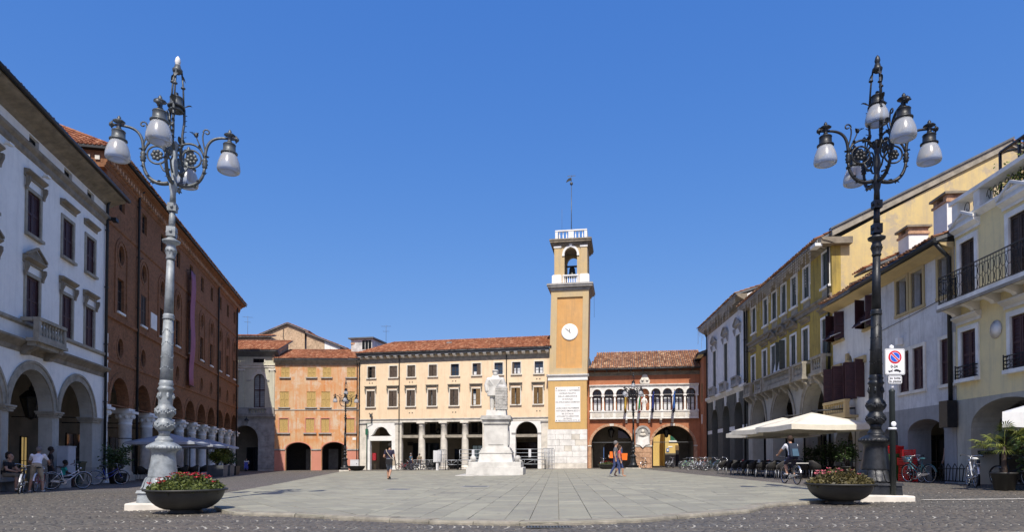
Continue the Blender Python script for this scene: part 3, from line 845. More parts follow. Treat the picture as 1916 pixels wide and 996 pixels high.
    MB().box(X(7.85), X(8.05), -.48, -.06, 6.55, 6.70).box(X(10.05), X(10.25), -.48, -.06, 6.55, 6.70).build('balcony_rail', 'stone_trim', bb)
    downpipe(b, X(16.2), .1, 14.7, -.12, .07)
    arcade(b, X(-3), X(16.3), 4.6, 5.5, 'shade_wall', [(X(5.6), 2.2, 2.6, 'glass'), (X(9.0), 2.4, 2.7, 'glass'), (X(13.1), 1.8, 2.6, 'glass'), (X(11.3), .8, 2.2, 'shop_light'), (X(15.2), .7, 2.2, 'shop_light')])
    lantern(b, (X(12.9), 1.8, 3.7), 1.35, chain=1.2)
    lantern(b, (X(9.2), 1.8, 3.9), 1.2, chain=1.0)
    shell(b, X(-3), X(16.3), 11, 5.36, 14.8, 'pl_white')
    for u in (6.6, 9.55):
        m = MB(); m.box(X(u)-.16, X(u)+.16, -.28, -.1, 12.98, 13.06); m.tube([(X(u), -.1, 13.0), (X(u), .05, 13.02)], .025, 5); m.build('spotlight', 'white_paint', b)
    m = MB(); m.box(X(16.1), X(16.5), -.55, -.30, 13.55, 13.72); m.tube([(X(16.3), -.3, 13.62), (X(16.3), 0.02, 13.62)], .03, 5); m.build('floodlight', 'iron', b)
    roof_tiles('roof', 'tiles_brown', b, [(X(-3), -.75, 14.98), (X(16.8), -.75, 14.98), (X(16.8), 5.6, 16.6), (X(-3), 5.6, 16.6)], seed=4)
    roof_tiles('roof', 'tiles_brown', b, [(X(16.8), 11.4, 14.98), (X(-3), 11.4, 14.98), (X(-3), 5.6, 16.6), (X(16.8), 5.6, 16.6)], seed=5, tl=.6, tw=.4)
    return b
def lit(name, c, e):
    m, N, Lk, P = nodes(name); P.inputs['Base Color'].default_value = col4(c)
    v = vmap(N, Lk, (1, 1, 1)); f = noise(N, Lk, v, 3, 2)
    Lk.new(mixc(N, Lk, f, tuple(x*.4 for x in c), c), P.inputs['Emission Color']); P.inputs['Emission Strength'].default_value = e
lit('shop_light', (.9, .62, .22), .35); lit('shop_cool', (.5, .65, .7), .10)
WP = white_palazzo()

def brick_palace():
    u0 = 16.42
    b = thing('brick_palace', 'long dark red brick palace on white stone columns with round windows', 'building', at_left(u0), LRZ)
    X = lambda u: u-u0
    cs = [18.5, 22.2, 25.8, 29.4, 32.8, 36.2, 39.5, 42.8, 46.0, 49.1]; U1 = 51.0
    holes = [op_arch(X(u), -.5, 2.75, 4.62, 1.42, 16) for u in cs]
    # arcade: arches above the capitals, open below down to the ground
    low = wall_mb(rect(X(16.4), X(U1), 3.95, 6.3), [op_arch(X(u), 4.0, 2.75, .12, 1.42, 16) for u in cs], .6)
    low.build('arcade_front', 'brick_palace', b)
    ups = []
    for u in cs:
        ups += [op_circ(X(u), 7.2, .42, .55), op_rect(X(u), 9.2, .95, 1.85), op_circ(X(u), 12.4, .42, .55), op_rect(X(u), 14.85, .85, 1.2)]
    wall('wall', 'brick_palace', b, rect(X(16.4), X(U1), 6.302, 16.6), ups, .5)
    def surround_big(u):     # shallow arched recess that frames the tall window and the roundel over it
        m = MB(); ringband(m, X(u), 12.35, .78, .95, -.055, .0, n=14); m.box(X(u)-.95, X(u)-.78, -.055, 0, 9.0, 12.34); m.box(X(u)+.78, X(u)+.95, -.055, 0, 9.0, 12.34)
        return m
    for i, u in enumerate(cs):
        surround_big(u).build('window_recess', 'brick_palace', b)
        for z, key in ((7.2, 'roundel'), (12.4, 'roundel')):
            def mk():
                m = MB(); ringband(m, 0, 0, .42, .55, -.03, .02, 0, 2*pi, 20, 1.28); return m
            o = link('round_window', cached('round_ring', mk, 'brick_palace'), b, (X(u), 0, z))
            link('pane', cached('round_pane', lambda: MB().lathe([(.5, -.01), (.5, .01)], 18, axis='y'), 'glass'), o, (0, .16, 0), (0, 0, 0), (.9, 1, 1.15))
        window(b, X(u), 9.2, .95, 1.85, 'sh' if i % 3 == 1 else '', None, .1, shmat='wood_dark', fmat='wood_dark', sm='stone_white', sillw=.06)
        window(b, X(u), 14.85, .85, 1.2, '', None, None, fmat='wood_dark', glass='glass')
        m = MB(); ringband(m, X(u), 4.12, 1.377, 1.66, -.04, .0, n=18, sz=1.03); m.build('archivolt', 'brick_palace', b)
    for z, d in ((6.25, .07), (8.55, .12), (13.6, .07)):
        cornice('string_course', 'brick_palace', b, X(16.4), X(U1), [(.02, z), (d, z+.06), (d, z+.2), (.0, z+.24)])
    cornice('cornice', 'brick_palace', b, X(16.0), X(U1+.35), [(.02, 16.40), (.08, 16.46), (.08, 16.56), (.14, 16.62), (.14, 16.80), (.30, 16.88), (.30, 16.94), (.44, 17.0), (.58, 17.05), (.62, 17.12), (.0, 17.14)])
    m = MB()
    for i in range(int((U1-16.4)/.42)): x = X(16.5)+i*.42; m.box(x, x+.2, -.28, -.13, 16.64, 16.86)
    m.build('dentils', 'brick_arch', b)['kind'] = 'stuff'
    g = MB(); g.tube([(X(16.0), -.70, 17.18), (X(U1+.4), -.70, 17.18)], .08, 8); g.box(X(16.0), X(U1+.4), -.68, 0, 17.145, 17.26); g.build('gutter', 'pipe_dark', b)
    cols_u = [16.75, 20.35, 24.0, 27.6, 31.1, 34.5, 37.85, 41.15, 44.4, 47.55, 50.6]
    def col_mesh():
        m = MB(); m.box(-.44, .44, -.44, .44, -.8, .12); m.lathe([(.42, .12), (.44, .18), (.40, .26), (.36, .3), (.345, .36), (.335, 3.0), (.36, 3.02), (.36, 3.10), (.33, 3.12), (.35, 3.2), (.40, 3.45), (.50, 3.66)], 20)
        for i in range(8):
            a = 2*pi*i/8+.39; m.ball((.42*cos(a), .42*sin(a), 3.5), .11, 6, 5, (1, 1, 1.3))
        m.box(-.54, .54, -.54, .54, 3.66, 3.80); m.box(-.48, .48, -.36, .48, 3.802, 3.95)
        return m
    for i, u in enumerate(cols_u):
        o = link('column', cached('palace_column', col_mesh, 'stone_white'), b, (X(u), .32, 0))
        link('tie_band', cached('tie_band', lambda: MB().lathe([(.352, 0), (.352, .05)], 20), 'iron'), o, (0, 0, 2.2))
    m = MB()
    for z, dx in ((0, .30), (.52, .22), (1.04, .34), (1.56, .24), (2.08, .32), (2.6, .22), (3.12, .36), (3.64, .26), (4.16, .32), (4.68, .24), (5.2, .34), (5.72, .22), (6.24, .3), (6.76, .2), (7.28, .26)):
        q = MB(); q.box(X(16.4), X(16.42)+dx, -.05, -.002 if z > 4 else .3, z-.1, z+.415); q.build('quoin', 'stone_white', b)
    downpipe(b, X(20.9), .1, 17.0, -.12, .07); downpipe(b, X(41.6), .1, 17.0, -.12, .07); downpipe(b, X(49.9), .1, 17.0, -.12, .07)
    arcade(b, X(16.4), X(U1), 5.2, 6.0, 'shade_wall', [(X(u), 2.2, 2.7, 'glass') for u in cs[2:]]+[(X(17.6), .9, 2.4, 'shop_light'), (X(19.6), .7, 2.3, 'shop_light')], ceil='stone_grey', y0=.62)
    MB().box(X(U1)-.5, X(U1), 2.0, 5.2, -.6, 6.0).build('arcade_end_wall', 'pl_pale', b)
    for u in (18.2, 24.0, 31.1):
        m = MB(); m.tube([(X(u), .3, 3.3), (X(u), 5.1, 3.3)], .03, 5); m.build('tie_rod', 'iron', b)
    shell(b, X(16.4), X(U1), 14, 6.0, 17.0, 'brick_palace')
    MB().box(X(16.0), X(16.399), -.0, 14.3, 16.3, 17.14).build('end_cornice', 'brick_palace', b)
    m = MB()
    for i in range(30): m.box(X(15.92), X(15.998), .2+i*.46, .42+i*.46, 16.64, 16.86)
    m.build('end_dentils', 'stone_pale', b)
    MB().box(X(15.7), X(16.05), -.72, 14.3, 17.145, 17.26).build('end_gutter', 'pipe_dark', b)
    A, B_ = X(15.8), X(U1+.4)
    roof_tiles('roof', 'tiles_brown', b, [(A, -.7, 17.28), (B_, -.7, 17.28), (B_-7.5, 7, 22.2), (A+7.5, 7, 22.2)], seed=8)
    roof_tiles('roof', 'tiles_red', b, [(A, 14.7, 17.28), (A, -.7, 17.28), (A+7.5, 7, 22.2)], seed=9)
    roof_tiles('roof', 'tiles_brown', b, [(B_, -.7, 17.28), (B_, 14.7, 17.28), (B_-7.5, 7, 22.2)], seed=10)
    roof_tiles('roof', 'tiles_brown', b, [(B_, 14.7, 17.28), (A, 14.7, 17.28), (A+7.5, 7, 22.2), (B_-7.5, 7, 22.2)], seed=11, tw=.5, tl=.8)
    # white notice plate
    MB().box(X(23.5), X(24.65), -.04, -.004, 9.35, 10.35).build('notice_plate', 'white_paint', b)
    return b
BP = brick_palace()
plain('banner_cloth', (.30, .11, .17), .8, var=.12, scale=2, bmp=.1)
def banner():
    u = 32.1
    p = Vector(at_left(u)); n = Vector((.97747, .21106, 0))
    b = thing('hanging_banner', 'tall dark pink vertical banner hung on the brick palace', 'banner', tuple(p+n*.10), LRZ)
    m = MB(); nn = 14
    for i in range(nn+1):
        z = 15.3-(15.3-6.6)*i/nn; dy = -.22-.05*sin(i*.9)
        for j in range(5): m.v.append((-.62+1.24*j/4, dy-.03*sin(j*1.6+i*.3), z))
    for i in range(nn):
        for j in range(4): m.face((i*5+j, (i+1)*5+j, (i+1)*5+j+1, i*5+j+1), True)
    k = len(m.v)
    o = m.build('cloth', 'banner_cloth', b)
    so = o.modifiers.new('thick', 'SOLIDIFY'); so.thickness = .01
    q = MB(); q.tube([(-.7, -.22, 15.32), (.7, -.22, 15.32)], .025, 6); q.tube([(-.7, -.25, 6.6), (.7, -.25, 6.6)], .025, 6)
    for x in (-.6, .6): q.tube([(x, -.22, 15.32), (x, .1, 15.32)], .02, 5); q.tube([(x, -.25, 6.6), (x, .1, 6.6)], .02, 5)
    q.build('banner_poles', 'iron', b)
banner()
# ---------------------------------------------------------------- far side of the square
def quad_hip(): pass
def pale_building():
    x0 = -30.6
    b = thing('pale_stone_palace', 'pale stone palace with one tall arched window, rusticated ground floor', 'building', (x0, 72, 0))
    E_ = 4.32; W0 = -7.0
    lowh = [op_arch(1.0, -.5, 3.0, 3.75, 1.5, 16), op_arch(-3.6, -.5, 3.0, 3.75, 1.5, 16)]
    wall('ground_wall', 'stone_grey', b, rect(W0, E_, -.8, 5.55), lowh, .5)
    wn_ = [op_arch(2.58, 6.75, 1.25, 3.1, .66, 14), op_arch(-2.6, 6.75, 1.25, 3.1, .66, 14), op_rect(2.5, 11.75, 1.25, .45), op_rect(-2.6, 11.75, 1.25, .45)]
    wall('wall', 'pl_pale', b, rect(W0, E_, 5.552, 12.5), wn_, .5)
    for j in range(9):     # rusticated courses of the pier, one block each
        z = .02+j*.6
        for x0_, x1_ in ((2.55, 3.3 if j % 2 else 3.6), (3.33 if j % 2 else 3.63, 4.3)):
            if z+.56 > 5.3: continue
            MB().box(x0_, x1_, -.06, -.004, z, z+.56).build('stone_block', 'stone_grey', b)
    for k_ in range(9):
        a0 = pi*(k_+.04)/9; a1 = pi*(k_+.96)/9
        m = MB(); ringband(m, 1.0, 3.25, 1.51, 2.1, -.07, 0, a0, a1, 4); m.build('voussoir', 'stone_grey', b)
    cornice('balcony_course', 'stone_grey', b, W0, E_+.1, [(.03, 5.45), (.10, 5.6), (.30, 5.75), (.34, 5.95), (.03, 6.0)])
    o = MB().box(W0, 1.5, -.30, -.05, 6.0, 6.72).box(3.45, E_, -.30, -.05, 6.0, 6.72).build('parapet', 'stone_grey', b)
    balustrade(b, 1.5, 3.45, -.18, 6.0, .74, 'stone_grey', .07, .02, 6)
    for u in (2.58, -2.6):
        wi = MB(); w = 1.25
        wi.box(-w/2, -w/2+.08, 0, .1, 0, 3.1); wi.box(w/2-.08, w/2, 0, .1, 0, 3.1); wi.box(-.05, .05, 0, .1, 0, 3.7); wi.box(-w/2, w/2, .004, .09, 1.9, 2.02); wi.box(-w/2, w/2, .004, .09, 0, .1)
        ringband(wi, 0, 3.1, w/2-.08, w/2, 0, .1, n=12, sz=1.05)
        wo = wi.build('window', 'wood_maroon', b, (u, .16, 6.75))
        g = MB(); g.prism([(p[0]-u, p[1]-6.75) for p in op_arch(u, 6.78, 1.2, 3.05, .63, 12)], .05, .07, 'y'); g.build('pane', 'glass_pale', wo)
        m = MB()
        for i in range(1, 16): m.box(-w/2+.08, w/2-.08, .03, .045, i*.22, i*.22+.015)
        m.build('glazing_bars', 'lead', wo)['kind'] = 'stuff'
        m = MB(); ringband(m, 0, 3.1, w/2+.002, w/2+.28, -.22, -.16, n=14, sz=1.04); m.build('surround', 'stone_pale', wo)
        MB().frus(0, -.05, .16, .1, 3.72, .22, .14, 4.2).build('keystone', 'stone_pale', wo, (0, -.14, 0))
        m = MB(); m.box(-w/2-.75, -w/2-.28, -.24, -.16, 2.95, 3.08); m.box(w/2+.28, w/2+.75, -.24, -.16, 2.95, 3.08); m.build('impost', 'stone_grey', wo)
    for u in (2.5, -2.6): window(b, u, 11.75, 1.25, .45, '', 1, None, sm='stone_pale', fmat='iron', bars=0, sb=.1)
    for x in (.35, 3.75):
        m = MB(); m.box(x, x+.55, -.09, -.003, 6.75, 10.8); m.build('pilaster', 'pl_pale', b)
        m = MB(); m.box(x-.1, x+.65, -.14, -.003, 10.82, 11.05); m.ball((x-.02, -.1, 10.92), .12, 8, 6); m.ball((x+.57, -.1, 10.92), .12, 8, 6); m.build('capital', 'stone_pale', b)
    cornice('entablature', 'stone_pale', b, W0, E_, [(.02, 11.1), (.10, 11.2), (.10, 11.34), (.2, 11.45), (.02, 11.5)])
    cornice('cornice', 'lead', b, W0, E_+.5, [(.02, 12.4), (.15, 12.55), (.35, 12.75), (.6, 12.88), (.62, 13.0), (0, 13.02)])
    roof_tiles('roof', 'tiles_red', b, [(W0, -.7, 13.05), (E_+.55, -.7, 13.05), (E_+.55, 4.2, 14.95), (W0, 4.2, 14.95)], seed=21)
    MB().prism([(-.2, 12.6), (4.2, 14.85), (4.2, 12.0), (-.2, 12.0)], E_-.2, E_+.02, 'x').build('party_wall', 'brick_pale', b)
    shell(b, W0, E_, 9, -.6, 12.6, 'pl_pale', right=False)
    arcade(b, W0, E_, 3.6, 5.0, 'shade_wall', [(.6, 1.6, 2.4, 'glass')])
    link('lantern_lamp', cached('wall_cone', lambda: MB().lathe([(.28, 0), (.2, .12), (.06, .3), (.02, .5)], 10), 'iron'), b, (1.4, -.5, 5.25))
    # low rear storey above the roof
    m = MB(); m.box(-3.2, 1.9, 5.2, 8, 14.2, 15.6); m.build('rear_storey', 'brick_pale', b)
    roof_tiles('roof', 'tiles_red', b, [(-3.4, 4.9, 15.65), (2.1, 4.9, 15.65), (2.1, 6.5, 16.05), (-3.4, 6.5, 16.05)], seed=22)
    antenna(b, -1.4, 6.5, 16.0, 2.4, .5)
    return b
glassm('glass_pale', (.28, .31, .32), .12)
pale_building()
def brick_house():
    b = thing('brick_gable_house', 'pale brick house gable rising behind the tiled roofs', 'building', (-30.6, 84, 0))
    pts = [(-1.9, 12), (-1.9, 17.2), (1.55, 18.6), (3.75, 17.75), (3.75, 12)]
    wall('gable_wall', 'brick_pale', b, pts, [], .5)
    roof_tiles('roof', 'tiles_red', b, [(-2.3, 9, 17.05), (-2.3, -.3, 17.05), (1.55, -.3, 18.66), (1.55, 9, 18.66)], seed=24)
    roof_tiles('roof', 'tiles_red', b, [(4.3, -.3, 17.55), (4.3, 9, 17.55), (1.55, 9, 18.66), (1.55, -.3, 18.66)], seed=25)
    MB().box(3.76, 4.2, .5, 8, 12, 17.3).build('side_wall', 'wood_dark', b)
    wall('lower_gable', 'brick_pale', b, [(4.2, 12), (4.2, 17.25), (6.5, 16.4), (6.5, 12)], [op_rect(5.2, 13.2, 1.6, 1.9)], .4, -.6)
    wall('white_gable', 'pl_white', b, [(6.502, 12), (6.502, 16.3), (8.5, 15.55), (8.5, 12)], [], .4, -.6)
    roof_tiles('roof', 'tiles_red', b, [(9.4, -.9, 15.25), (9.4, 8, 15.25), (4.1, 8, 17.35), (4.1, -.9, 17.35)], seed=26)
    MB().box(4.2, 8.5, -.19, 8, 12, 15.2).build('rear_wall', 'brick_pale', b)
    MB().tube([(1.0, -.1, 18.0), (1.0, -.1, 16.8), (1.2, -.1, 16.4)], .03, 5).build('wall_cable', 'iron', b)
brick_house()
def orange_house():
    x0 = -26.28
    b = thing('orange_house', 'orange plastered house with yellow shutters and two low arches', 'building', (x0, 72, 0))
    X = lambda u: u-4.32
    E_ = 13.6
    rows = [(10.12, 1.12, [(5.46, .95), (8.40, .95), (10.08, .95), (12.77, .95)]), (6.78, 1.75, [(5.38, .98), (8.36, .98), (9.97, .98), (12.7, .98)]), (3.98, 1.55, [(5.33, .95), (8.25, .95), (9.93, .92), (12.72, .92)])]
    holes = []
    for z, h, ws in rows:
        for u, w in ws: holes.append(op_rect(X(u), z, R2(w), R2(h)))
    ah = [op_arch(X(6.95), -.5, 2.8, 2.55, .82, 16), op_arch(X(10.92), -.5, 2.75, 2.55, .85, 16)]
    wall('wall', 'pl_orange', b, rect(0, X(E_), -.8, 11.9), holes+ah, .4)
    for x0_, x1_ in ((0.0, X(5.5)), (X(8.4), X(9.5)), (X(12.35), X(E_))):
        MB().box(x0_+.003, x1_-.003, -.025, -.002, -.6, 2.0).build('pier_panel', 'pl_pink', b)
        MB().box(x0_+.0, x1_, -.10, -.001, 2.01, 2.16).build('impost', 'stone_grey', b)
    for u, w, rs in ((6.95, 2.8, .82), (10.92, 2.75, .85)):
        m = MB(); ringband(m, X(u), 2.05, w/2+.002, w/2+.14, -.03, 0, n=16, sz=rs/(w/2)*1.03); m.build('archivolt', 'pl_pink', b)
    for r, (z, h, ws) in enumerate(rows):
        for i, (u, w) in enumerate(ws):
            window(b, X(u), z, w, h, 'sh', r == 2, .16, shmat='wood_yellow', sm='pl_pink' if r == 2 else 'stone_grey', sb=.1, slats=r < 2, shut=((0, .25) if (r, i) == (0, 2) else (0, 0)))
            if r == 2: MB().box(X(u)-w/2-.25, X(u)+w/2+.25, -.17, .0, z-.16, z-.04).build('sill', 'stone_grey', b)
    cornice('string_course', 'stone_grey', b, 0, X(E_), [(.01, 6.42), (.05, 6.45), (.05, 6.52), (.01, 6.55)])
    cornice('cornice', 'stone_trim', b, 0, X(E_)+.15, [(.02, 11.5), (.06, 11.6), (.25, 11.75), (.40, 11.95), (.42, 12.05), (0, 12.06)])
    g = MB(); g.tube([(0, -.5, 12.1), (X(E_)+.1, -.5, 12.1)], .08, 6); g.build('gutter', 'lead', b)
    roof_tiles('roof', 'tiles_red', b, [(.05, -.55, 12.12), (X(E_)+.2, -.55, 12.12), (X(E_)+.2, 4.6, 13.95), (.05, 4.6, 13.95)], seed=31)
    shell(b, 0, X(E_), 9, -.6, 12, 'pl_orange', left=False)
    downpipe(b, X(13.45), 0, 11.9, -.08, .05)
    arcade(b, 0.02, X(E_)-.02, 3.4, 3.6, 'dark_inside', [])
    MB().box(X(6.9), X(8.1), 2.9, 2.96, -.5, 2.2).build('roller_blind', 'lead', b)
    MB().box(X(9.5), X(10.6), 2.9, 2.96, -.5, 2.2).build('roller_blind', 'lead', b)
    MB().box(X(10.9), X(13.0), 3.2, 3.39, -.5, 3.4).build('inner_wall', 'shade_wall', b)
    link('shopfront', frame_mb(1.1, 2.6).mesh('shop_door', 'wood_dark'), b, (X(12.2), 3.05, -.3))
    MB().box(X(12.95), X(13.35), -.03, -.002, 3.15, 3.42).build('street_plate', 'white_paint', b)
    MB().box(X(12.05), X(12.65), 3.0, 3.9, 13.2, 14.3).build('chimney', 'brick_pale', b)
    MB().box(X(11.98), X(12.72), 2.93, 3.97, 14.301, 14.5).build('chimney_cap', 'brick_arch', b)
    return b
orange_house()
CO, CD = Vector((-16.906, 72.0, 0)), Vector((.97767, -.21014, 0)); CRZ = math.atan2(CD.y, CD.x)
def cream_building():
    b = thing('cream_arcade_building', 'long cream building with round columns, two rows of windows and red tiled roof', 'building', tuple(CO), CRZ)
    E_ = 21.3
    w3 = [1.43, 4.0, 6.08, 8.55, 11.03, 13.45, 15.85, 17.77, 20.17]; w2 = [1.36, 3.95, 6.04, 8.48, 10.95, 13.38, 15.6, 17.7, 20.1]
    holes = [op_rect(u, 10.0, .9, 1.25) for u in w3]+[op_rect(u, 6.8, .95, 1.75) for u in w2]
    wall('wall', 'pl_cream', b, rect(0, E_, 5.42, 12.348), holes, .45)
    # architrave and ground floor
    MB().box(0, E_, -.03, .45, 5.05, 5.418).build('architrave', 'stone_pale', b)
    cornice('string_course', 'stone_grey', b, 0, E_, [(.032, 5.28), (.10, 5.33), (.10, 5.40), (.02, 5.45)])
    left = wall_mb(rect(.95, 4.25, -.8, 5.048), [op_rect(2.55, -.5, 2.55, 3.55), [(1.3, 3.56), (3.85, 3.56), (3.62, 3.72), (3.42, 3.95), (3.2, 4.3), (2.9, 4.52), (2.58, 4.6), (2.2, 4.52), (1.92, 4.3), (1.72, 3.95), (1.52, 3.72)]], .45)
    left.build('shop_front_wall', 'white_paint', b)
    wall('arch_front_wall', 'white_paint', b, rect(16.6, 20.4, -.8, 5.048), [op_arch(18.85, -.5, 2.36, 4.3, None, 16)], .45)
    for u in (17.47, 20.22): MB().box(u-.22, u+.22, -.06, .0-.002, 3.68, 3.82).build('impost', 'stone_grey', b)
    for u, w in ((.45, .8), (4.62, .72), (5.05+.25, .05), (20.85, .85), (14.4, .6)):
        if w < .1: continue
        MB().box(u-w/2, u+w/2, -.05, .45, -.8, 4.9).build('pier', 'stone_pale', b)
        MB().box(u-w/2-.08, u+w/2+.08, -.14, .45, 4.901, 5.047).build('pier_capital', 'stone_grey', b)
    MB().box(14.7, 16.6, 0.0, .45, -.8, 5.048).build('pier', 'stone_pale', b)
    def colm():
        m = MB(); m.box(-.5, .5, -.5, .5, -.8, .10); m.lathe([(.47, .10), (.49, .18), (.44, .26), (.40, .32), (.385, .4), (.385, 1.6), (.36, 3.4), (.325, 4.6), (.36, 4.63), (.36, 4.70), (.33, 4.72), (.34, 4.78), (.42, 4.9)], 24)
        m.box(-.46, .46, -.46, .46, 4.9, 5.048); return m
    for u in (7.2, 9.72, 12.1): link('column', cached('cream_column', colm, 'stone_pale'), b, (u, .30, 0))
    shp = [(0, .12), (.05, .05), (0, 0), (.08, 0), None, (.0, .5), None, None, None]
    for i, u in enumerate(w3):
        if i < 4: window(b, u, 10.0, .9, 1.25, 'sh', 1, .14, sm='stone_pale', sb=.1, shut=((.9, .0), (.1, .15), (.25, .1), (.3, .25))[i], shmat='wood_shutter', glass='glass')
        elif i in (5,): window(b, u, 10.0, .9, 1.25, '', 1, .14, sm='stone_pale', sb=.1, cur=.35, glass='glass_blue'); MB().box(u+.02, u+.42, .02, .05, 10.02, 11.2).build('shutter', 'wood_shutter', b)
        else: window(b, u, 10.0, .9, 1.25, '', 1, .14, sm='stone_pale', sb=.1, cur=.5 if i > 6 else 0, glass='glass_blue')
        if i == 7: MB().box(u-.42, u-.25, .03, .06, 10.02, 11.2).build('shutter', 'wood_shutter', b)
    for i, u in enumerate(w2):
        window(b, u, 6.8, .95, 1.75, 'sh', 1, .16, 'flat', 'stone_trim', sm='stone_pale', sb=.12, frieze=.16, brack=True, cur=.7, shmat='wood_shutter' if i < 5 else 'wood_brown',
               shut=((.5, .35), (.3, .35), (.45, .4), (.5, .5), (.4, .45), (1.1, .5), (.5, .5), (.5, .8), (.55, .5))[i], glass='glass_blue')
        for z in (6.0, 9.35) if i % 2 == 0 else ():
            for dx in (-.16, .16): MB().box(u+dx-.07, u+dx+.07, -.012, .0, z, z+.14).build('wall_vent', 'stone_brown', b)
    cornice('frieze', 'stone_trim', b, 0, E_, [(.012, 11.55), (.03, 11.6), (.03, 12.05), (.012, 12.06)])
    MB().box(-.1, E_, -.6, .45, 12.35, 12.6).build('eaves_board', 'lead', b)
    for i in range(26):
        x = .2+i*(E_-.4)/25
        link('eaves_bracket', cached('eaves_bracket', lambda: MB().prism([(.0, 0), (-.25, .05), (-.52, .2), (-.52, .28), (0, .28)], -.17, .17, 'x'), 'white_paint'), b, (x, -.032, 12.068))
    g = MB(); g.tube([(-.1, -.68, 12.62), (E_, -.68, 12.62)], .09, 6); g.build('gutter', 'lead', b)
    roof_tiles('roof', 'tiles_red', b, [(-.1, -.72, 12.66), (E_+.3, -.72, 12.66), (E_+.3, 4.4, 14.7), (2.2, 4.4, 14.7)], seed=41)
    roof_tiles('roof', 'tiles_red', b, [(-.15, 9.5, 12.66), (-.15, -.72, 12.66), (2.2, 4.4, 14.7)], seed=42)
    downpipe(b, 4.72, 0, 12.4, -.14, .05); downpipe(b, 16.72, 5.3, 12.4, -.14, .05); downpipe(b, .05, 0, 12.0, -.14, .05)
    m = MB(); m.box(9.3, 9.9, 2.4, 3.2, 13.93, 14.12); m.build('skylight', 'glass_pale', b)
    shell(b, 0, E_, 9, -.6, 12.3, 'pl_cream', right=True)
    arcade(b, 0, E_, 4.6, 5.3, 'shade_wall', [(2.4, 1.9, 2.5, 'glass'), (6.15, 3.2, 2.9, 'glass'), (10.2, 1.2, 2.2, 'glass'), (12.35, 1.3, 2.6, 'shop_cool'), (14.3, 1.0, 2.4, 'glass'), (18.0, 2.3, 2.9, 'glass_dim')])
    cornice('inner_course', 'stone_trim', b, 3.6, E_, [(-4.55, 3.35), (-4.45, 3.4), (-4.45, 3.6), (-4.55, 3.65)])
    for u in (4.7, 7.0, 9.6, 12.0, 16.6, 19.6):
        w_ = window(b, u, 4.0, .75, 1.15, '', 1, .1, sm='stone_trim', rec=.05); w_.location.y = 4.53
    lantern(b, (8.45, 2.3, 4.0), 1.15, chain=.4)
    MB().box(3.95, 4.6, 4.4, 4.55, 2.6, 3.0).build('shop_sign_board', 'dark_inside', b)
    MB().box(1.35, 1.75, .5, .75, .9, 1.7).build('post_box', 'post_red', b)
    m = MB(); m.box(.9, 1.15, -.38, -.14, 3.7, 4.35); m.tube([(1.02, -.26, 4.4), (1.02, -.26, 4.9), (1.6, -.1, 5.0)], .03, 5); m.tube([(1.02, -.26, 3.7), (1.02, -.26, .0)], .035, 6); m.build('pharmacy_light', 'green_paint', b)
    m = MB(); m.tube([(1.55, -.05, 5.2), (1.55, -.35, 5.25), (1.55, -.35, 5.6)], .04, 5); m.box(1.45, 1.65, -.5, -.2, 5.6, 6.0); m.build('street_camera', 'iron_mid', b)
    # tin-clad roof cabin beside the ridge
    c = MB().box(-2.3, .3, 2.6, 6, 13.2, 14.9); co = c.build('roof_cabin', 'tin', b)
    MB().box(-2.55, .55, 2.3, 6.3, 14.902, 15.05).build('cabin_roof', 'lead', co)
    for x in (-.75, -.35, .05): MB().box(x-.16, x+.16, 2.56, 2.597, 13.7, 14.7).build('cabin_window', 'glass', co)
    antenna(b, 1.2, 4.5, 14.6, 2.2, .2)
    return b
plain('tin', (.55, .55, .53), .5, var=.35, scale=2); plain('wood_brown', (.20, .12, .045), .75, var=.3, scale=4); plain('post_red', (.35, .02, .03), .5)
glassm('glass_dim', (.03, .018, .016), .15)
cream_building()
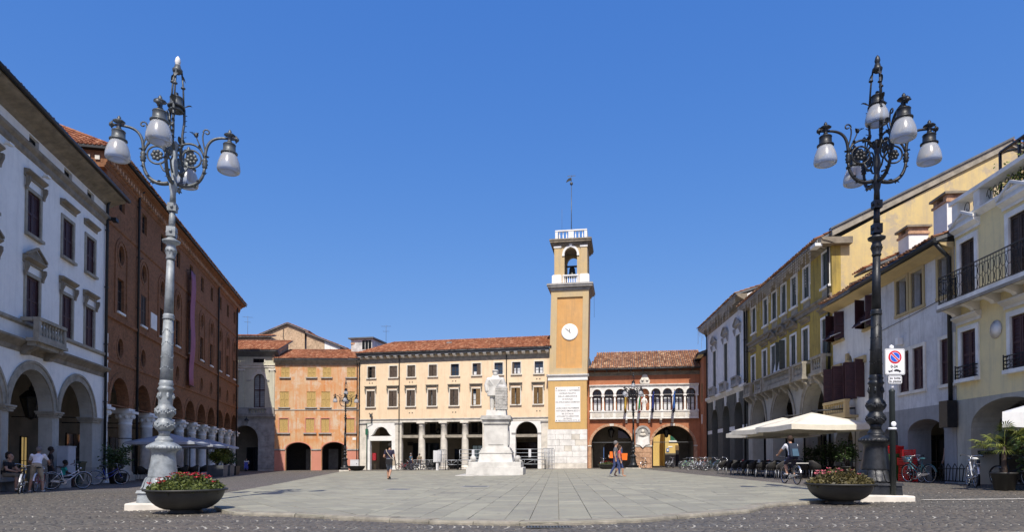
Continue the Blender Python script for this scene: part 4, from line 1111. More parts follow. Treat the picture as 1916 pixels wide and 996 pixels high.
# ---------------------------------------------------------------- clock tower and loggia building
TO, TD = Vector((3.68, 66.9, 0)), Vector((.98545, -.17008, 0)); TRZ = math.atan2(TD.y, TD.x)
lit('clock_face', (.85, .84, .8), .0)
plain('clock_white', (.82, .81, .78), .5, var=.04, bmp=0); plain('clock_black', (.012, .012, .012), .5, bmp=0); plain('bronze', (.03, .032, .028), .45, metal=.6)
def clock_tower():
    b = thing('clock_tower', 'ochre clock tower with white stone base, belfry and inscribed plaque', 'tower', tuple(TO), TRZ)
    D = 4.0
    # base of big white blocks, each its own
    MB().box(.05, 3.95, .05, D, -.8, 4.05).build('base_core', 'joint_dark', b)
    RB = random.Random(2)
    for j, (z0, z1) in enumerate(((-.6, .62), (.63, 1.25), (1.27, 1.83), (1.85, 2.41), (2.43, 3.02), (3.04, 3.57), (3.59, 4.08))):
        x = -.05; ws = {0: [4.08], 1: [2.0, 2.08], 2: [2.6, 1.48], 3: [.85, .9, .75, .75, .83], 4: [1.25, 1.6, 1.23], 5: [.85, .8, .85, .8, .78], 6: [4.08]}[j]
        for w in ws:
            MB().box(x+.012, x+w-.012, -.02+RB.uniform(-.012, .012), .6, z0, z1).build('stone_block', 'stone_white' if RB.random() < .8 else 'stone_pale', b); x += w
    for xx in (-.02, 3.62):   # returns on the two sides
        MB().box(xx, xx+.38, .602, D, -.6, 4.07).build('side_stone', 'stone_white', b)
    MB().box(.05, 4.0, 0.0, D, 4.09, 9.1).build('plaque_stage', 'pl_ochre', b)
    cornice('string_course', 'white_paint', b, .02, 4.1, [(.02, 9.1), (.06, 9.12), (.06, 9.45), (.14, 9.52), (.22, 9.62), (.24, 9.72), (.0, 9.76)])
    MB().box(-.12, .018, -.2, D, 9.5, 9.75).box(4.102, 4.22, -.2, D, 9.5, 9.75).build('string_return', 'stone_grey', b)
    # shaft with a sunk orange panel
    wall('shaft_frame', 'pl_tower_pale', b, [(.14, 9.77), (4.06, 9.77), (4.24, 18.42), (.38, 18.42)], [[(.86, 10.4), (3.5, 10.35), (3.62, 17.72), (1.0, 17.72)]], .14)
    MB().prism([(.2, 9.78), (4.02, 9.78), (4.2, 18.40), (.42, 18.40)], .141, D, 'y').build('shaft', 'pl_tower_orange', b)
    c = MB()
    for o, z0, z1 in ((.06, 18.42, 18.6), (.16, 18.6, 18.72), (.36, 18.72, 18.9), (.44, 18.9, 19.02), (.38, 19.02, 19.1)):
        c.box(.38-o, 4.26+o, -o, D+o, z0+.001, z1)
    c.build('cornice', 'stone_grey', b)
    # belfry stage: corner blocks, balcony, four piers with arches
    for x0, x1 in ((.45, 1.45), (3.28, 4.28)):
        m = MB(); m.prism([(x0, 19.101), (x1, 19.101), (x1, 19.95), (x1-.12, 20.06), (x0+.12, 20.06), (x0, 19.95)], -.04, .9, 'y'); m.build('corner_block', 'white_paint', b); MB().prism([(x0, 19.101), (x1, 19.101), (x1, 20.06), (x0, 20.06)], D-.9, D, 'y').build('corner_block', 'white_paint', b)
    balustrade(b, 1.55, 3.2, .12, 19.101, .93, 'white_paint', .07, .14, 6)
    wall('belfry_front', 'pl_tower_pale', b, rect(.68, 4.08, 19.102, 23.05), [op_arch(2.38, 19.15, 1.3, 3.0, .72, 14)], .45, .12)
    wall('belfry_back', 'pl_tower_pale', b, rect(.68, 4.08, 19.102, 23.05), [op_arch(2.38, 19.15, 1.3, 3.0, .72, 14)], .45, D-.55)
    for x in (.68, 3.63):
        q = wall_mb([(.575, 19.103), (D-.555, 19.103), (D-.555, 23.04), (.575, 23.04)], [op_arch(2.0, 19.15, 1.3, 3.0, .72, 12)], .45)
        q.v = [(x+p[1], p[0], p[2]) for p in q.v]; q.f = [f[::-1] for f in q.f]
        q.build('belfry_side', 'pl_tower_pale', b)
    for x in (.70, 3.4):
        MB().box(x, x+.66, .04, .118, 20.08, 22.85).build('pilaster', 'pl_tower_pale', b)
        MB().box(x-.06, x+.72, -.02, .119, 22.851, 23.06).build('pilaster_capital', 'stone_white', b)
    m = MB(); ringband(m, 2.38, 22.15, .652, .86, .03, .118, n=16, sz=1.1); m.box(1.5, 1.74, .02, .118, 22.0, 22.16); m.box(3.02, 3.26, .02, .118, 22.0, 22.16); m.build('archivolt', 'white_paint', b)
    MB().frus(2.38, .05, .1, .07, 22.9, .16, .1, 23.2).build('keystone', 'white_paint', b)
    c = MB()
    for o, z0, z1 in ((.08, 23.06, 23.2), (.18, 23.2, 23.35), (.34, 23.35, 23.55), (.40, 23.55, 23.7)): c.box(.62-o, 4.14+o, .05-o, D-.05+o, z0+.001, z1)
    c.build('belfry_cornice', 'stone_brown', b)
    for (y) in (.16, D-.16):
        balustrade(b, .78, 2.42, y, 23.72, .98, 'white_paint', .08, .28, 3); balustrade(b, 2.424, 4.06, y, 23.72, .98, 'white_paint', .08, .28, 3)
    m = MB()
    for x in (.9, 3.94): m.box(x-.12, x+.12, .30, D-.30, 23.72, 24.7)
    m.build('side_parapet', 'white_paint', b)
    MB().box(.9, 3.94, .3, D-.3, 23.701, 23.8).build('terrace', 'lead', b)
    # bell on its beam
    MB().box(1.75, 3.05, 1.9, 2.1, 21.35, 21.5).build('bell_beam', 'wood_dark', b)
    be = MB().lathe([(.52, 0), (.50, .06), (.40, .22), (.33, .5), (.30, .85), (.22, 1.0), (.08, 1.06), (.08, 1.2)], 18); be.ball((0, 0, -.02), .09)
    be.build('bell', 'bronze', b, (2.38, 2.0, 20.3))
    # clock
    cx, cz = 2.26, 14.1
    d = MB().lathe([(.86, 0), (.86, .05), (.80, .1), (.76, .1)], 40, axis='y'); cl = d.build('clock', 'clock_white', b, (cx, .141, cz))
    MB().lathe([(.755, 0), (.755, .06)], 40, axis='y').build('dial', 'clock_white', cl)
    m = MB(); m.torus((0, -.062, 0), .72, .012, 40, 4)
    m.build('minute_ring', 'clock_black', cl)
    for i in range(12):
        a = pi/2-2*pi*i/12; L = .12 if i % 3 else .17
        q = MB().box(-.018 if i % 3 else -.03, .018 if i % 3 else .03, -.075, -.064, .52, .52+L); q.xf(Matrix.Rotation(2*pi*i/12, 4, 'Y')); q.build('hour_mark', 'clock_black', cl)
    for nm, ang, L, w in (('hour_hand', 2*pi*(10.88/12) + .5, .44, .045), ('minute_hand', 2*pi*52/60, .68, .028)):
        if nm == 'hour_hand': ang = 2*pi*11.87/12
        q = MB().prism([(-w*.5, -.16), (w*.5, -.16), (w, L*.55), (0, L), (-w, L*.55)], -.10 if nm[0] == 'h' else -.115, -.085 if nm[0] == 'h' else -.102, 'y'); q.xf(Matrix.Rotation(ang, 4, 'Y')); q.build(nm, 'clock_black', cl)
    # plaque
    pq = MB().box(.76, 3.34, -.05, -.002, 4.85, 8.45).build('plaque', 'clock_white', b)
    lines = [('IL GIORNO 11 NOVEMBRE', 8.0, .21), ('GIORNO FAUSTO', 7.7, .21), ('DELLA LIBERAZIONE', 7.4, .21), ('DI ROVIGO', 7.1, .21), ('DA STRANIERO DOMINIO', 6.8, .21),
             ('ANNI DIECI NOVEMBRE', 6.18, .22), ('VITTORIO EMANUELE II', 5.9, .23), ("RE D'ITALIA", 5.6, .23), ('ACCLAMATO LIBERATORE', 5.36, .19), ('ENTRAVA', 5.12, .19), ('NELLA ESULTANTE CITTA', 4.93, .17)]
    for t, z, s in lines:
        me = text_mesh(t, s, bold=.002); me.materials.append(MT['lead']); link('lettering', me, pq, (2.05, -.053, z), (pi/2, 0, 0))
    MB().box(1.75, 2.35, -.055, -.051, 6.55, 6.57).build('rule', 'lead', pq)
    for x in (.9, 3.2):
        for z in (5.0, 8.3): MB().lathe([(.05, 0), (.04, .03), (.0001, .04)], 10, (x, -.051, z), axis='y').build('rosette_bolt', 'iron', pq)
    # pole with weather vane, lightning rod
    m = MB(); m.tube([(2.3, 2.0, 23.8), (2.32, 2.0, 30.1)], [.05, .03], 8); m.ball((2.32, 2.0, 30.3), .17, 12, 8); m.tube([(2.32, 2.0, 30.4), (2.32, 2.0, 31.2)], .02, 6)
    m.box(1.9, 2.75, 1.99, 2.01, 31.1, 31.16); m.lathe([(.14, 0), (.1, .12), (.05, .2)], 10, (2.3, 2.0, 23.8)); pl_ = m.build('flag_pole', 'iron_mid', b)
    m = MB(); m.prism([(1.75, 30.45), (2.1, 30.62), (2.3, 30.6), (2.3, 30.95), (2.05, 30.9), (1.85, 30.72)], 1.985, 2.015, 'y'); m.build('weather_vane', 'bronze', pl_)
    MB().tube([(1.4, 1.0, 24.6), (1.4, 1.0, 27.2)], .012, 5).build('lightning_rod', 'lead', b)
    MB().tube([(4.75, .5, 18.6), (4.75, .5, 15.6)], .012, 5).build('loose_cable', 'iron', b)
clock_tower()
GO, GD = Vector((8.0, 67.2, 0)), Vector((.98545, -.17008, 0))
plain('flag_green', (.02, .22, .06), .8, bmp=0); plain('flag_white', (.7, .7, .68), .8, bmp=0); plain('flag_red', (.5, .03, .04), .8, bmp=0); plain('flag_blue', (.02, .04, .22), .8, bmp=0); plain('flag_yellow', (.6, .38, .05), .8, bmp=0); plain('flag_dark', (.03, .03, .045), .8, bmp=0)
plain('flag_lightblue', (.03, .12, .4), .8, bmp=0)
def loggia_building():
    b = thing('loggia_building', 'red plastered building with a white arched loggia above two big archways', 'building', tuple(GO), TRZ)
    E_ = 11.05
    big = [(2.28, 4.2), (8.38, 4.15)]
    holes = [op_arch(u, -.5, w, 2.95, 1.98, 20) for u, w in big]
    wall('arch_wall', 'pl_red', b, rect(0, E_, -.8, 5.14), holes, .7)
    for u, w in big:
        n = 15
        for i in range(n):
            a0 = pi*(i+.03)/n; a1 = pi*(i+.97)/n
            m = MB(); ringband(m, u, 2.45, w/2+.002, w/2+.26, -.03, .02, a0, a1, 3, .945); m.build('voussoir', 'stone_pale' if i in (7,) else 'brick_arch', b)
        MB().box(u-w/2-.30, u-w/2-.003, -.04, .02, -.6, 2.34).build('jamb', 'brick_arch', b); MB().box(u+w/2+.003, u+w/2+.30, -.04, .02, -.6, 2.34).build('jamb', 'brick_arch', b)
        m = MB(); m.box(u-w/2-.34, u-w/2+.03, -.08, .1, 2.34, 2.46); m.box(u+w/2-.03, u+w/2+.34, -.08, .1, 2.34, 2.46); m.build('impost', 'stone_pale', b)
        MB().tube([(u-w/2, .3, 2.75), (u+w/2, .3, 2.75)], .035, 6).build('tie_rod', 'lead', b)
    for j in range(4):     # stone courses of the middle pier
        MB().box(4.55, 6.2, -.10, -.002, .02+j*.57, .56+j*.57).build('stone_course', 'brick_arch', b)
    MB().box(4.45, 6.3, -.16, -.001, 2.3, 2.45).build('pier_cap', 'stone_pale', b)
    # memorial on the pier: round-headed niche with a bust above an inscribed scroll
    nm = MB(); ringband(nm, 5.4, 3.7, .001, .72, -.10, -.002, n=14); nm.box(4.68, 6.12, -.10, -.002, 2.5, 3.69); no = nm.build('memorial_niche', 'stone_grey', b)
    m = MB(); ringband(m, 5.4, 3.7, .55, .76, -.18, -.101, n=14); m.build('niche_arch', 'stone_grey', no)
    m = MB(); m.ball((5.4, -.25, 3.85), .17, 10, 8, (1, 1, 1.25)); m.ball((5.4, -.2, 3.5), .3, 10, 7, (1.1, .6, .7)); m.build('bust', 'stone_pale', no)
    m = MB(); m.prism([(4.72, 2.52), (5.1, 2.46), (5.4, 2.18), (5.7, 2.46), (6.08, 2.52), (6.0, 2.9), (5.98, 3.35), (5.7, 3.3), (5.1, 3.3), (4.9, 3.32), (4.85, 2.9)], -.24, -.101, 'y'); m.build('memorial_scroll', 'stone_white', no)
    # loggia: parapet with panels, nine arches on slender columns
    MB().box(.05, 10.9, -.34, .45, 5.141, 5.24).build('loggia_floor', 'stone_white', b)
    MB().box(.08, 10.87, -.30, -.02, 5.241, 5.86).build('parapet', 'stone_white', b)
    MB().box(.03, 10.92, -.36, .05, 5.861, 5.97).build('parapet_rail', 'stone_white', b)
    for i in range(9): MB().box(.3+i*1.19, 1.25+i*1.19, -.325, -.301, 5.33, 5.78).build('parapet_panel', 'stone_pale', b)
    for i in range(5): link('corbel', cached('loggia_corbel', lambda: bracket_mb(.33, .4, .22), 'stone_pale'), b, (3.75+i*1.15, 0, 4.735))
    cs = [.79, 2.0, 3.2, 4.36, 5.6, 6.73, 7.88, 9.02, 10.18]
    wall('loggia_arcade', 'stone_white', b, rect(.06, 10.9, 7.6, 8.56), [op_arch(u, 7.62, .93, .13, .5, 12) for u in cs], .3, -.02)
    edges = [.2]+[(a+c)/2 for a, c in zip(cs[:-1], cs[1:])]+[10.76]
    def lc():
        m = MB(); m.box(-.15, .15, -.15, .15, 0, .1); m.lathe([(.14, .1), (.10, .16), (.095, 1.3), (.08, 1.32), (.13, 1.5)], 12); m.box(-.17, .17, -.17, .17, 1.5, 1.63); return m
    for u in edges: link('loggia_column', cached('loggia_column', lc, 'stone_white'), b, (u, .13, 5.972))
    for u in cs:
        m = MB(); ringband(m, u, 7.75, .466, .56, -.05, -.018, n=12, sz=1.06); m.build('archivolt', 'stone_white', b)
    cornice('loggia_cornice', 'stone_white', b, .0, 10.95, [(.02, 8.45), (.06, 8.5), (.16, 8.58), (.18, 8.66), (0, 8.7)])
    wall('loggia_back', 'pl_red', b, rect(0, E_, 5.142, 8.6), [op_rect(u, 6.0, .85, 2.2) for u in cs if abs(u-5.6) > .1], .3, .46)
    for i, u in enumerate(cs):
        if abs(u-5.6) < .1: continue
        window(b, u, 6.0, .85, 2.2, '', None, None, rec=.55, bars=2, cur=.62, glass='glass', fmat='wood_dark')
    # statue in the middle arch, coat of arms over it
    m = MB(); m.lathe([(.2, 0), (.2, .15), (.17, .2), (.21, .6), (.15, .95), (.2, 1.2), (.08, 1.34), (.07, 1.38)], 12); m.ball((0, 0, 1.5), .12, 10, 8, (1, 1, 1.2)); m.tube([(-.18, 0, 1.2), (-.26, -.05, .9), (-.1, -.15, .8)], .06, 6); m.tube([(.18, 0, 1.2), (.28, -.05, .95), (.25, -.1, .7)], .06, 6)
    m.build('saint_statue', 'stone_white', b, (5.55, .0, 5.98))
    m = MB(); m.prism([(5.2, 8.71), (6.08, 8.71), (6.15, 9.0), (5.98, 9.3), (5.85, 9.62), (5.63, 9.7), (5.4, 9.62), (5.28, 9.3), (5.1, 9.0)], -.16, .0, 'y'); m.ball((5.4, -.18, 9.1), .14, 8, 6); m.ball((5.86, -.18, 9.1), .14, 8, 6); m.build('coat_of_arms', 'stone_pale', b)
    wall('wall', 'pl_red', b, rect(0, E_, 8.602, 10.3), [], .4, .002)
    # deep eaves
    MB().box(-.1, E_+.2, -.66, .4, 10.16, 10.26).build('soffit', 'wood_shutter', b)
    for i in range(9): MB().box(.5+i*1.22, .62+i*1.22, -.62, -.0, 9.98, 10.158).build('eaves_beam', 'wood_shutter', b)
    cornice('under_eaves', 'stone_brown', b, 0, E_, [(.01, 9.6), (.05, 9.65), (.08, 9.9), (.2, 9.96), (.01, 9.97)])
    g = MB(); g.tube([(-.1, -.72, 10.24), (E_+.2, -.72, 10.24)], .08, 6); g.build('gutter', 'lead', b)
    roof_tiles('roof', 'tiles_brown', b, [(-.05, -.75, 10.28), (E_+.35, -.75, 10.28), (E_+.35, 4.6, 12.75), (.7, 4.6, 12.75)], seed=51)
    MB().box(-.1, .0, -.05, 4, 9.7, 11.6).build('verge_board', 'lead', b)
    MB().box(-.7, -.002, .25, 4, -.8, 10.6).build('party_wall', 'pl_red', b)
    # vault passage: right bay open through, left bay with a dark gate
    P_ = 7.5
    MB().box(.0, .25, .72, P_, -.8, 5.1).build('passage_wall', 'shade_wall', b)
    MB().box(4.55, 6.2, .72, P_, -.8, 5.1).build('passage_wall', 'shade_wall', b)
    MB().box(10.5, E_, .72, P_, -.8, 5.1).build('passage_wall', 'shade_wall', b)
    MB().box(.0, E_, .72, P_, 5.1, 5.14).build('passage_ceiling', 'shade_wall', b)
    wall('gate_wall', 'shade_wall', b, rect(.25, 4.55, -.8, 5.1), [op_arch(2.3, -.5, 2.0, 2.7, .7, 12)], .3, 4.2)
    gt = MB().box(1.35, 3.25, 4.4, 4.48, -.5, 3.0).build('gate', 'wood_dark', b)
    m = MB(); m.box(2.9, 4.2, 4.14, 4.19, 3.3, 4.6); m.build('transom_window', 'glass', b)
    wall('rear_arch_wall', 'shade_wall', b, rect(6.2, 10.5, -.8, 5.1), [op_arch(7.9, -.5, 3.35, 2.7, 1.67, 16)], .4, P_-.4)
    lantern(b, (2.2, 1.8, 3.9), 1.05, chain=.6); lantern(b, (7.85, 1.8, 3.9), 1.05, chain=.6)
    # wing that turns towards the square on the right
    MB().box(E_+.002, E_+4, -3.2, 4, -.8, 10.9).build('wing_wall', 'pl_red', b)
    MB().box(E_-.5, E_+.001, -3.3, -1.16, 11.0, 11.1).build('wing_soffit', 'pl_yellow', b)
    roof_tiles('roof', 'tiles_brown', b, [(E_-.5, 3.0, 11.12), (E_-.5, -3.6, 11.12), (E_+4, -3.6, 12.7), (E_+4, 3.0, 12.7)], seed=52)
    MB().box(E_-.03, E_, -2.3, -1.5, 6.6, 8.4).build('wing_shutter', 'wood_brown', b); MB().box(E_-.02, E_, -2.0, -1.4, 4.5, 5.4).build('wing_plate', 'white_paint', b)
    # flags on slanting staffs
    def flag(u, cols, name, L=2.2, lean=.35, label=''):
        f = thing('flag', label, 'flag', tuple(GO+GD*u+Vector((-.17, -.985, 0))*.36+Vector((0, 0, 5.9))), TRZ, 'flags on the loggia')
        st = MB().tube([(0, 0, -.1), (lean*.3, -1.0, 2.0)], .025, 6); st.ball((lean*.3, -1.0, 2.03), .05, 6, 5); st.build('staff', 'wood_dark', f)
        FR = random.Random(int(u*10))
        n = len(cols); H = 1.75
        for k, c in enumerate(cols):
            m = MB(); r0 = k*6; rows = 8
            for i in range(rows+1):
                for j in range(4):
                    s = (k+j/3)/n
                    y = -1.0*(.97-.0*s)+.35*s+.05*sin(i*.8+s*7); z = 1.95-s*.75-H*i/rows*(1-.15*s); x = lean*.3-.02+.12*sin(s*9+i*.25)+.10*s-.25*i/rows*lean
                    m.v.append((x, y, z))
            for i in range(rows):
                for j in range(3): m.face((i*4+j, (i+1)*4+j, (i+1)*4+j+1, i*4+j+1), True)
            o = m.build('flag_cloth', c, f); o.modifiers.new('t', 'SOLIDIFY').thickness = .008
    flag(3.6, ['flag_yellow', 'wood_brown'], 'y', label='yellow and brown flag on the left end of the loggia')
    flag(5.0, ['flag_green', 'flag_white', 'flag_red'], 'it', label='green, white and red flag beside the loggia statue')
    flag(6.3, ['flag_blue', 'flag_dark'], 'eu', label='dark blue flag just right of the loggia statue')
    flag(8.35, ['flag_lightblue', 'flag_dark'], 'bl', label='bright blue flag at the right end of the loggia')
    return b
loggia_building()
def alley_house():
    o = GO+GD*8.0+Vector((.17, .985, 0))*13
    b = thing('alley_house', 'yellow house with green shutters seen through the right archway', 'building', tuple(o), TRZ)
    MB().box(.4, 6, 0, 5, -.8, 8).build('wall', 'pl_back_yellow', b)
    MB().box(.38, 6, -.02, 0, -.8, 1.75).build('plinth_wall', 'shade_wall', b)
    for x in (1.0, 1.5): MB().box(x, x+.48, -.07, -.02, 3.3, 4.9).build('shutter', 'green_paint', b)
    MB().box(.85, 2.15, -.12, -.001, 3.1, 3.28).build('sill', 'stone_white', b)
    MB().box(.75, 1.25, -.03, -.001, 2.45, 2.6).build('street_plate', 'white_paint', b)
    MB().box(1.6, 6, -.05, -.001, 2.1, 2.7).build('shop_fascia', 'wood_brown', b); MB().box(1.62, 6, -.04, -.021, -.7, 2.09).build('shop_dark', 'dark_inside', b)
    MB().box(.55, .85, -.06, -.001, 1.9, 2.35).build('blue_sign', 'flag_lightblue', b); MB().box(.62, .78, -.07, -.061, 2.0, 2.25).build('sign_mark', 'white_paint', b)
    # neighbour running away on the left
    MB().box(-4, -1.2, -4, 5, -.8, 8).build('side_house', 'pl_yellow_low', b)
    for y in (-3.2, -1.2, 1.0): MB().box(-1.2, -1.13, y, y+.9, 2.6, 4.6).build('shutter', 'green_paint', b)
    MB().box(-1.2, .4, 4.0, 5, -.8, 8).build('rear_wall', 'pl_back_yellow', b)
alley_house()
# ---------------------------------------------------------------- right row
RO, RD = Vector((18.552, 61.6, 0)), Vector((-.07369, -.99728, 0)); RRZ = math.atan2(RD.y, RD.x); RN = Vector((-.99728, .07369, 0))
def at_right(u, out=0.0): p = RO+RD*u+RN*out; return (p.x, p.y, 0)
def icicle_lights(b, x0, x1, y, z, seed, label=None):
    rr = random.Random(seed); m = MB(); x = x0
    while x < x1:
        L = rr.choice((.25, .4, .55, .8, 1.3)) if rr.random() < .9 else 2.0; zz = z
        m.tube([(x, y, z), (x+.02, y, z-L)], .006, 3)
        while zz > z-L:
            m.ball((x+rr.uniform(-.03, .03), y-.01, zz), .022, 5, 4); zz -= .16
        x += rr.uniform(.12, .26)
    o = m.build('string_lights', 'bulb', b); o['kind'] = 'stuff'
plain('bulb', (.75, .74, .7), .3, bmp=0)
def far_white():
    b = thing('pale_blue_palazzo', 'pale palazzo with three tall pedimented windows over a dark stone arcade', 'building', at_right(0), RRZ)
    E_ = 12.95; cs = [2.9, 6.9, 10.7]
    wall('arcade_front', 'pl_darkstone', b, rect(0, E_, -.8, 6.38), [op_arch(u, -.5, 2.3, 4.95, 1.1, 14) for u in cs], .9)
    for i in range(11):     # courses of the dark ashlar
        for (x0, x1) in ((.02, 1.72), (4.08, 5.72), (8.08, 9.52), (11.88, 12.93)):
            MB().box(x0, x1, -.03, -.002, .0+i*.55, .53+i*.55 if i != 6 else 3.65).build('stone_course', 'pl_darkstone', b) if i != 6 else MB().box(x0-.02, x1+.02, -.05, .3, 3.34, 3.66).build('white_band', 'white_paint', b)
    for u in cs:
        m = MB(); ringband(m, u, 4.45, 1.152, 1.4, -.04, 0, n=14, sz=.97); m.build('archivolt', 'pl_darkstone', b)
        MB().frus(u, -.06, .14, .05, 5.5, .2, .07, 6.3).build('keystone', 'white_paint', b)
    cornice('string_course', 'stone_white', b, -.05, E_, [(.02, 6.3), (.1, 6.42), (.22, 6.55), (.24, 6.75), (.02, 6.8)])
    wall('wall', 'pl_bluewhite', b, rect(0, E_, 6.382, 12.9), [op_rect(u, 7.5, 1.2, 3.3) for u in cs], .5)
    for i, u in enumerate(cs):
        window(b, u, 7.5, 1.2, 3.3, 'sh', 1, .1, ('tri', 'arc', 'tri')[i], 'stone_grey', sm='stone_white', sb=.16, frieze=.4, brack=True, shmat='shutter_green_grey')
        balustrade(b, u-.85, u+.85, -.3, 6.8, .72, 'stone_grey', .06, .15, 6)
        MB().box(u-.85, u+.85, -.43, -.02, 6.7, 6.798).build('balcony_slab', 'stone_grey', b)
    cornice('cornice', 'stone_brown', b, -.5, E_+.3, [(.02, 12.7), (.1, 12.78), (.12, 12.92), (.4, 13.08), (.55, 13.18), (.72, 13.28), (.75, 13.42), (0, 13.45)])
    for i in range(22): link('modillion', cached('modillion', lambda: MB().box(-.1, .1, -.36, 0, 0, .22), 'stone_brown'), b, (.25+i*.59, -.08, 12.90))
    icicle_lights(b, -.4, E_, -.8, 13.36, 3)
    roof_tiles('roof', 'tiles_brown', b, [(-.5, -.8, 13.48), (E_+.2, -.8, 13.48), (E_+.2, 6, 15.6), (-.5, 6, 15.6)], seed=61)
    MB().box(-.2, 0, .5, 9, -.8, 13.4).build('side_wall', 'pl_bluewhite', b); MB().box(12.5, E_, .5, 9, 6, 13.4).build('side_wall', 'pl_bluewhite', b)
    downpipe(b, .15, 0, 13.2, -.1, .06); downpipe(b, 12.8, 0, 13.2, -.1, .08)
    MB().prism([(-.1, 13.4), (2.8, 14.5), (2.8, 13.2), (-.1, 13.0)], 12.35, 13.1, 'x').build('party_gable', 'pl_white', b)
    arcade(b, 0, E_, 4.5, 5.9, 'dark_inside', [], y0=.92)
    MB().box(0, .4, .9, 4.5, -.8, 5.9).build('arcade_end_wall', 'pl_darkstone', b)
far_white()
def stone_balcony(b, x0, x1, z=5.5, d=.55, mat='stone_trim'):
    s = MB().box(x0, x1, -d, -.002, z, z+.14).build('balcony', mat, b)
    balustrade(s, x0+.02, x1-.02, -d+.14, z+.141, .85, mat, .085, .2)
    for x in (x0+.02, x1-.2): MB().box(x, x+.18, -d+.28, -.02, z+.85, z+.99).build('side_rail', mat, s)
    n = max(2, int((x1-x0)/1.1))
    for i in range(n): link('bracket', cached(('balc_bracket', mat), lambda: bracket_mb(.45, .42, .22), mat), s, (x0+.25+(x1-x0-.5)*i/(n-1), 0, z-.422))
def olive_building():
    u0 = 13.3
    b = thing('olive_palazzo', 'olive yellow palazzo with stone balconies, tall arches and a big side gable', 'building', at_right(u0), RRZ)
    X = lambda u: u-u0
    E_ = 28.36; w3 = [14.95, 17.6, 19.4, 21.2, 23.0, 24.95, 27.65]; w2 = [14.7, 17.3, 19.15, 21.0, 22.8, 24.75, 27.5]
    ar = [(15.85, 3.1, 3.4, 1.9), (20.8, 3.9, 3.4, 1.95), (25.85, 3.3, 3.4, 1.9)]
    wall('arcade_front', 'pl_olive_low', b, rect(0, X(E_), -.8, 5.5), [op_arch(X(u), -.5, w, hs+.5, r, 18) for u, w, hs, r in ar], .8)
    for u, w, hs, r in ar:
        m = MB(); ringband(m, X(u), hs, w/2+.002, w/2+.3, -.05, 0, n=18, sz=r/(w/2)*.99); ringband(m, X(u), hs, w/2+.22, w/2+.34, -.09, -.045, n=18, sz=r/(w/2)*.99); m.build('archivolt', 'stone_trim', b)
        m = MB(); m.frus(X(u), -.1, .16, .1, hs+r-.12, .24, .14, hs+r+.45); m.ball((X(u), -.2, hs+r+.18), .14, 8, 6); m.build('keystone', 'stone_trim', b)
    wall('wall', 'pl_olive', b, rect(0, X(E_), 5.502, 12.2), [op_rect(X(u), 10.12, .85, 1.8) for u in w3]+[op_rect(X(u), 6.6, .85, 1.85) for u in w2], .45)
    for i, u in enumerate(w3): window(b, X(u), 10.12, .85, 1.8, 'sh', 1, .14, sm='stone_white', sb=.1, shmat='shutter_green_grey'); MB().box(X(u)-.5, X(u)+.5, -.025, 0, 9.62, 9.98).build('apron', 'stone_trim', b)
    for i, u in enumerate(w2): window(b, X(u), 6.6, .85, 1.85, 'sh', 1, None, ('flat', 'flat', 'tri', 'arc', 'tri', 'flat', 'flat')[i], 'stone_brown', sm='stone_white', sb=.12, frieze=.18, shmat='shutter_green_grey', shut=((0, 0), (0, 0), (0, 0), (1.4, 1.4), (0, .1), (0, 0), (0, 0))[i])
    for a, c in ((13.85, 15.5), (16.5, 18.1), (18.4, 23.6), (23.95, 25.6), (26.75, 28.3)): stone_balcony(b, X(a), X(c))
    cornice('string_course', 'stone_brown', b, 0, X(E_), [(.01, 9.2), (.05, 9.25), (.05, 9.42), (.13, 9.5), (.13, 9.6), (.01, 9.62)])
    cornice('cornice', 'stone_brown', b, X(13.1), X(E_+.45), [(.02, 12.04), (.08, 12.08), (.22, 12.14), (.34, 12.18), (.6, 12.24), (.66, 12.36), (0, 12.38)])
    icicle_lights(b, 0, X(E_), -.7, 12.3, 9)
    downpipe(b, X(28.15), 0, 12.5, -.1, .06); downpipe(b, .1, 5, 12.5, -.1, .06)
    # side gable of the deep house behind
    gp = [(.452, 2), (.452, 12.5), (8.85, 16.95), (17.4, 12.5), (17.4, 2)]
    MB().prism(gp, X(E_-.45), X(E_), 'x').build('gable_wall', 'pl_gable', b)
    m = MB(); m.prism([(.0, 12.52), (.0, 12.86), (8.85, 17.22), (8.85, 16.86)], X(E_)-.05, X(E_)+.12, 'x'); m.build('verge', 'stone_trim', b)
    m = MB(); m.prism([(8.851, 16.86), (8.851, 17.22), (17.6, 12.75), (17.6, 12.42)], X(E_)-.05, X(E_)+.12, 'x'); m.build('verge', 'stone_trim', b)
    MB().prism([(-.1, 12.84), (-.1, 12.93), (8.9, 17.33), (8.9, 17.225)], X(E_)-.06, X(E_)+.2, 'x').build('verge_flashing', 'lead', b)
    MB().box(X(E_)-.3, X(E_)+.4, -.66, .9, 12.05, 12.385).build('cornice_return', 'stone_brown', b)
    roof_tiles('roof', 'tiles_brown', b, [(X(13.1), -.7, 12.40), (X(E_-.06), -.7, 12.40), (X(E_-.06), 8.85, 17.14), (X(13.1), 8.85, 17.14)], seed=71, tw=.26, tl=.5)
    roof_tiles('roof', 'tiles_brown', b, [(X(E_+.2), 17.6, 12.7), (X(13.1), 17.6, 12.7), (X(13.1), 8.85, 17.14), (X(E_+.2), 8.85, 17.14)], seed=72, tw=.5, tl=.9)
    MB().box(0, .4, .46, 17, 5.5, 12.6).build('side_wall', 'pl_olive', b)
    m = MB(); m.prism([(.4, 12.6), (8.85, 16.7), (8.85, 12.6)], .0, .35, 'x'); m.prism([(8.86, 12.6), (8.86, 16.7), (17.2, 12.6)], .0, .35, 'x'); m.build('far_gable', 'pl_white', b)
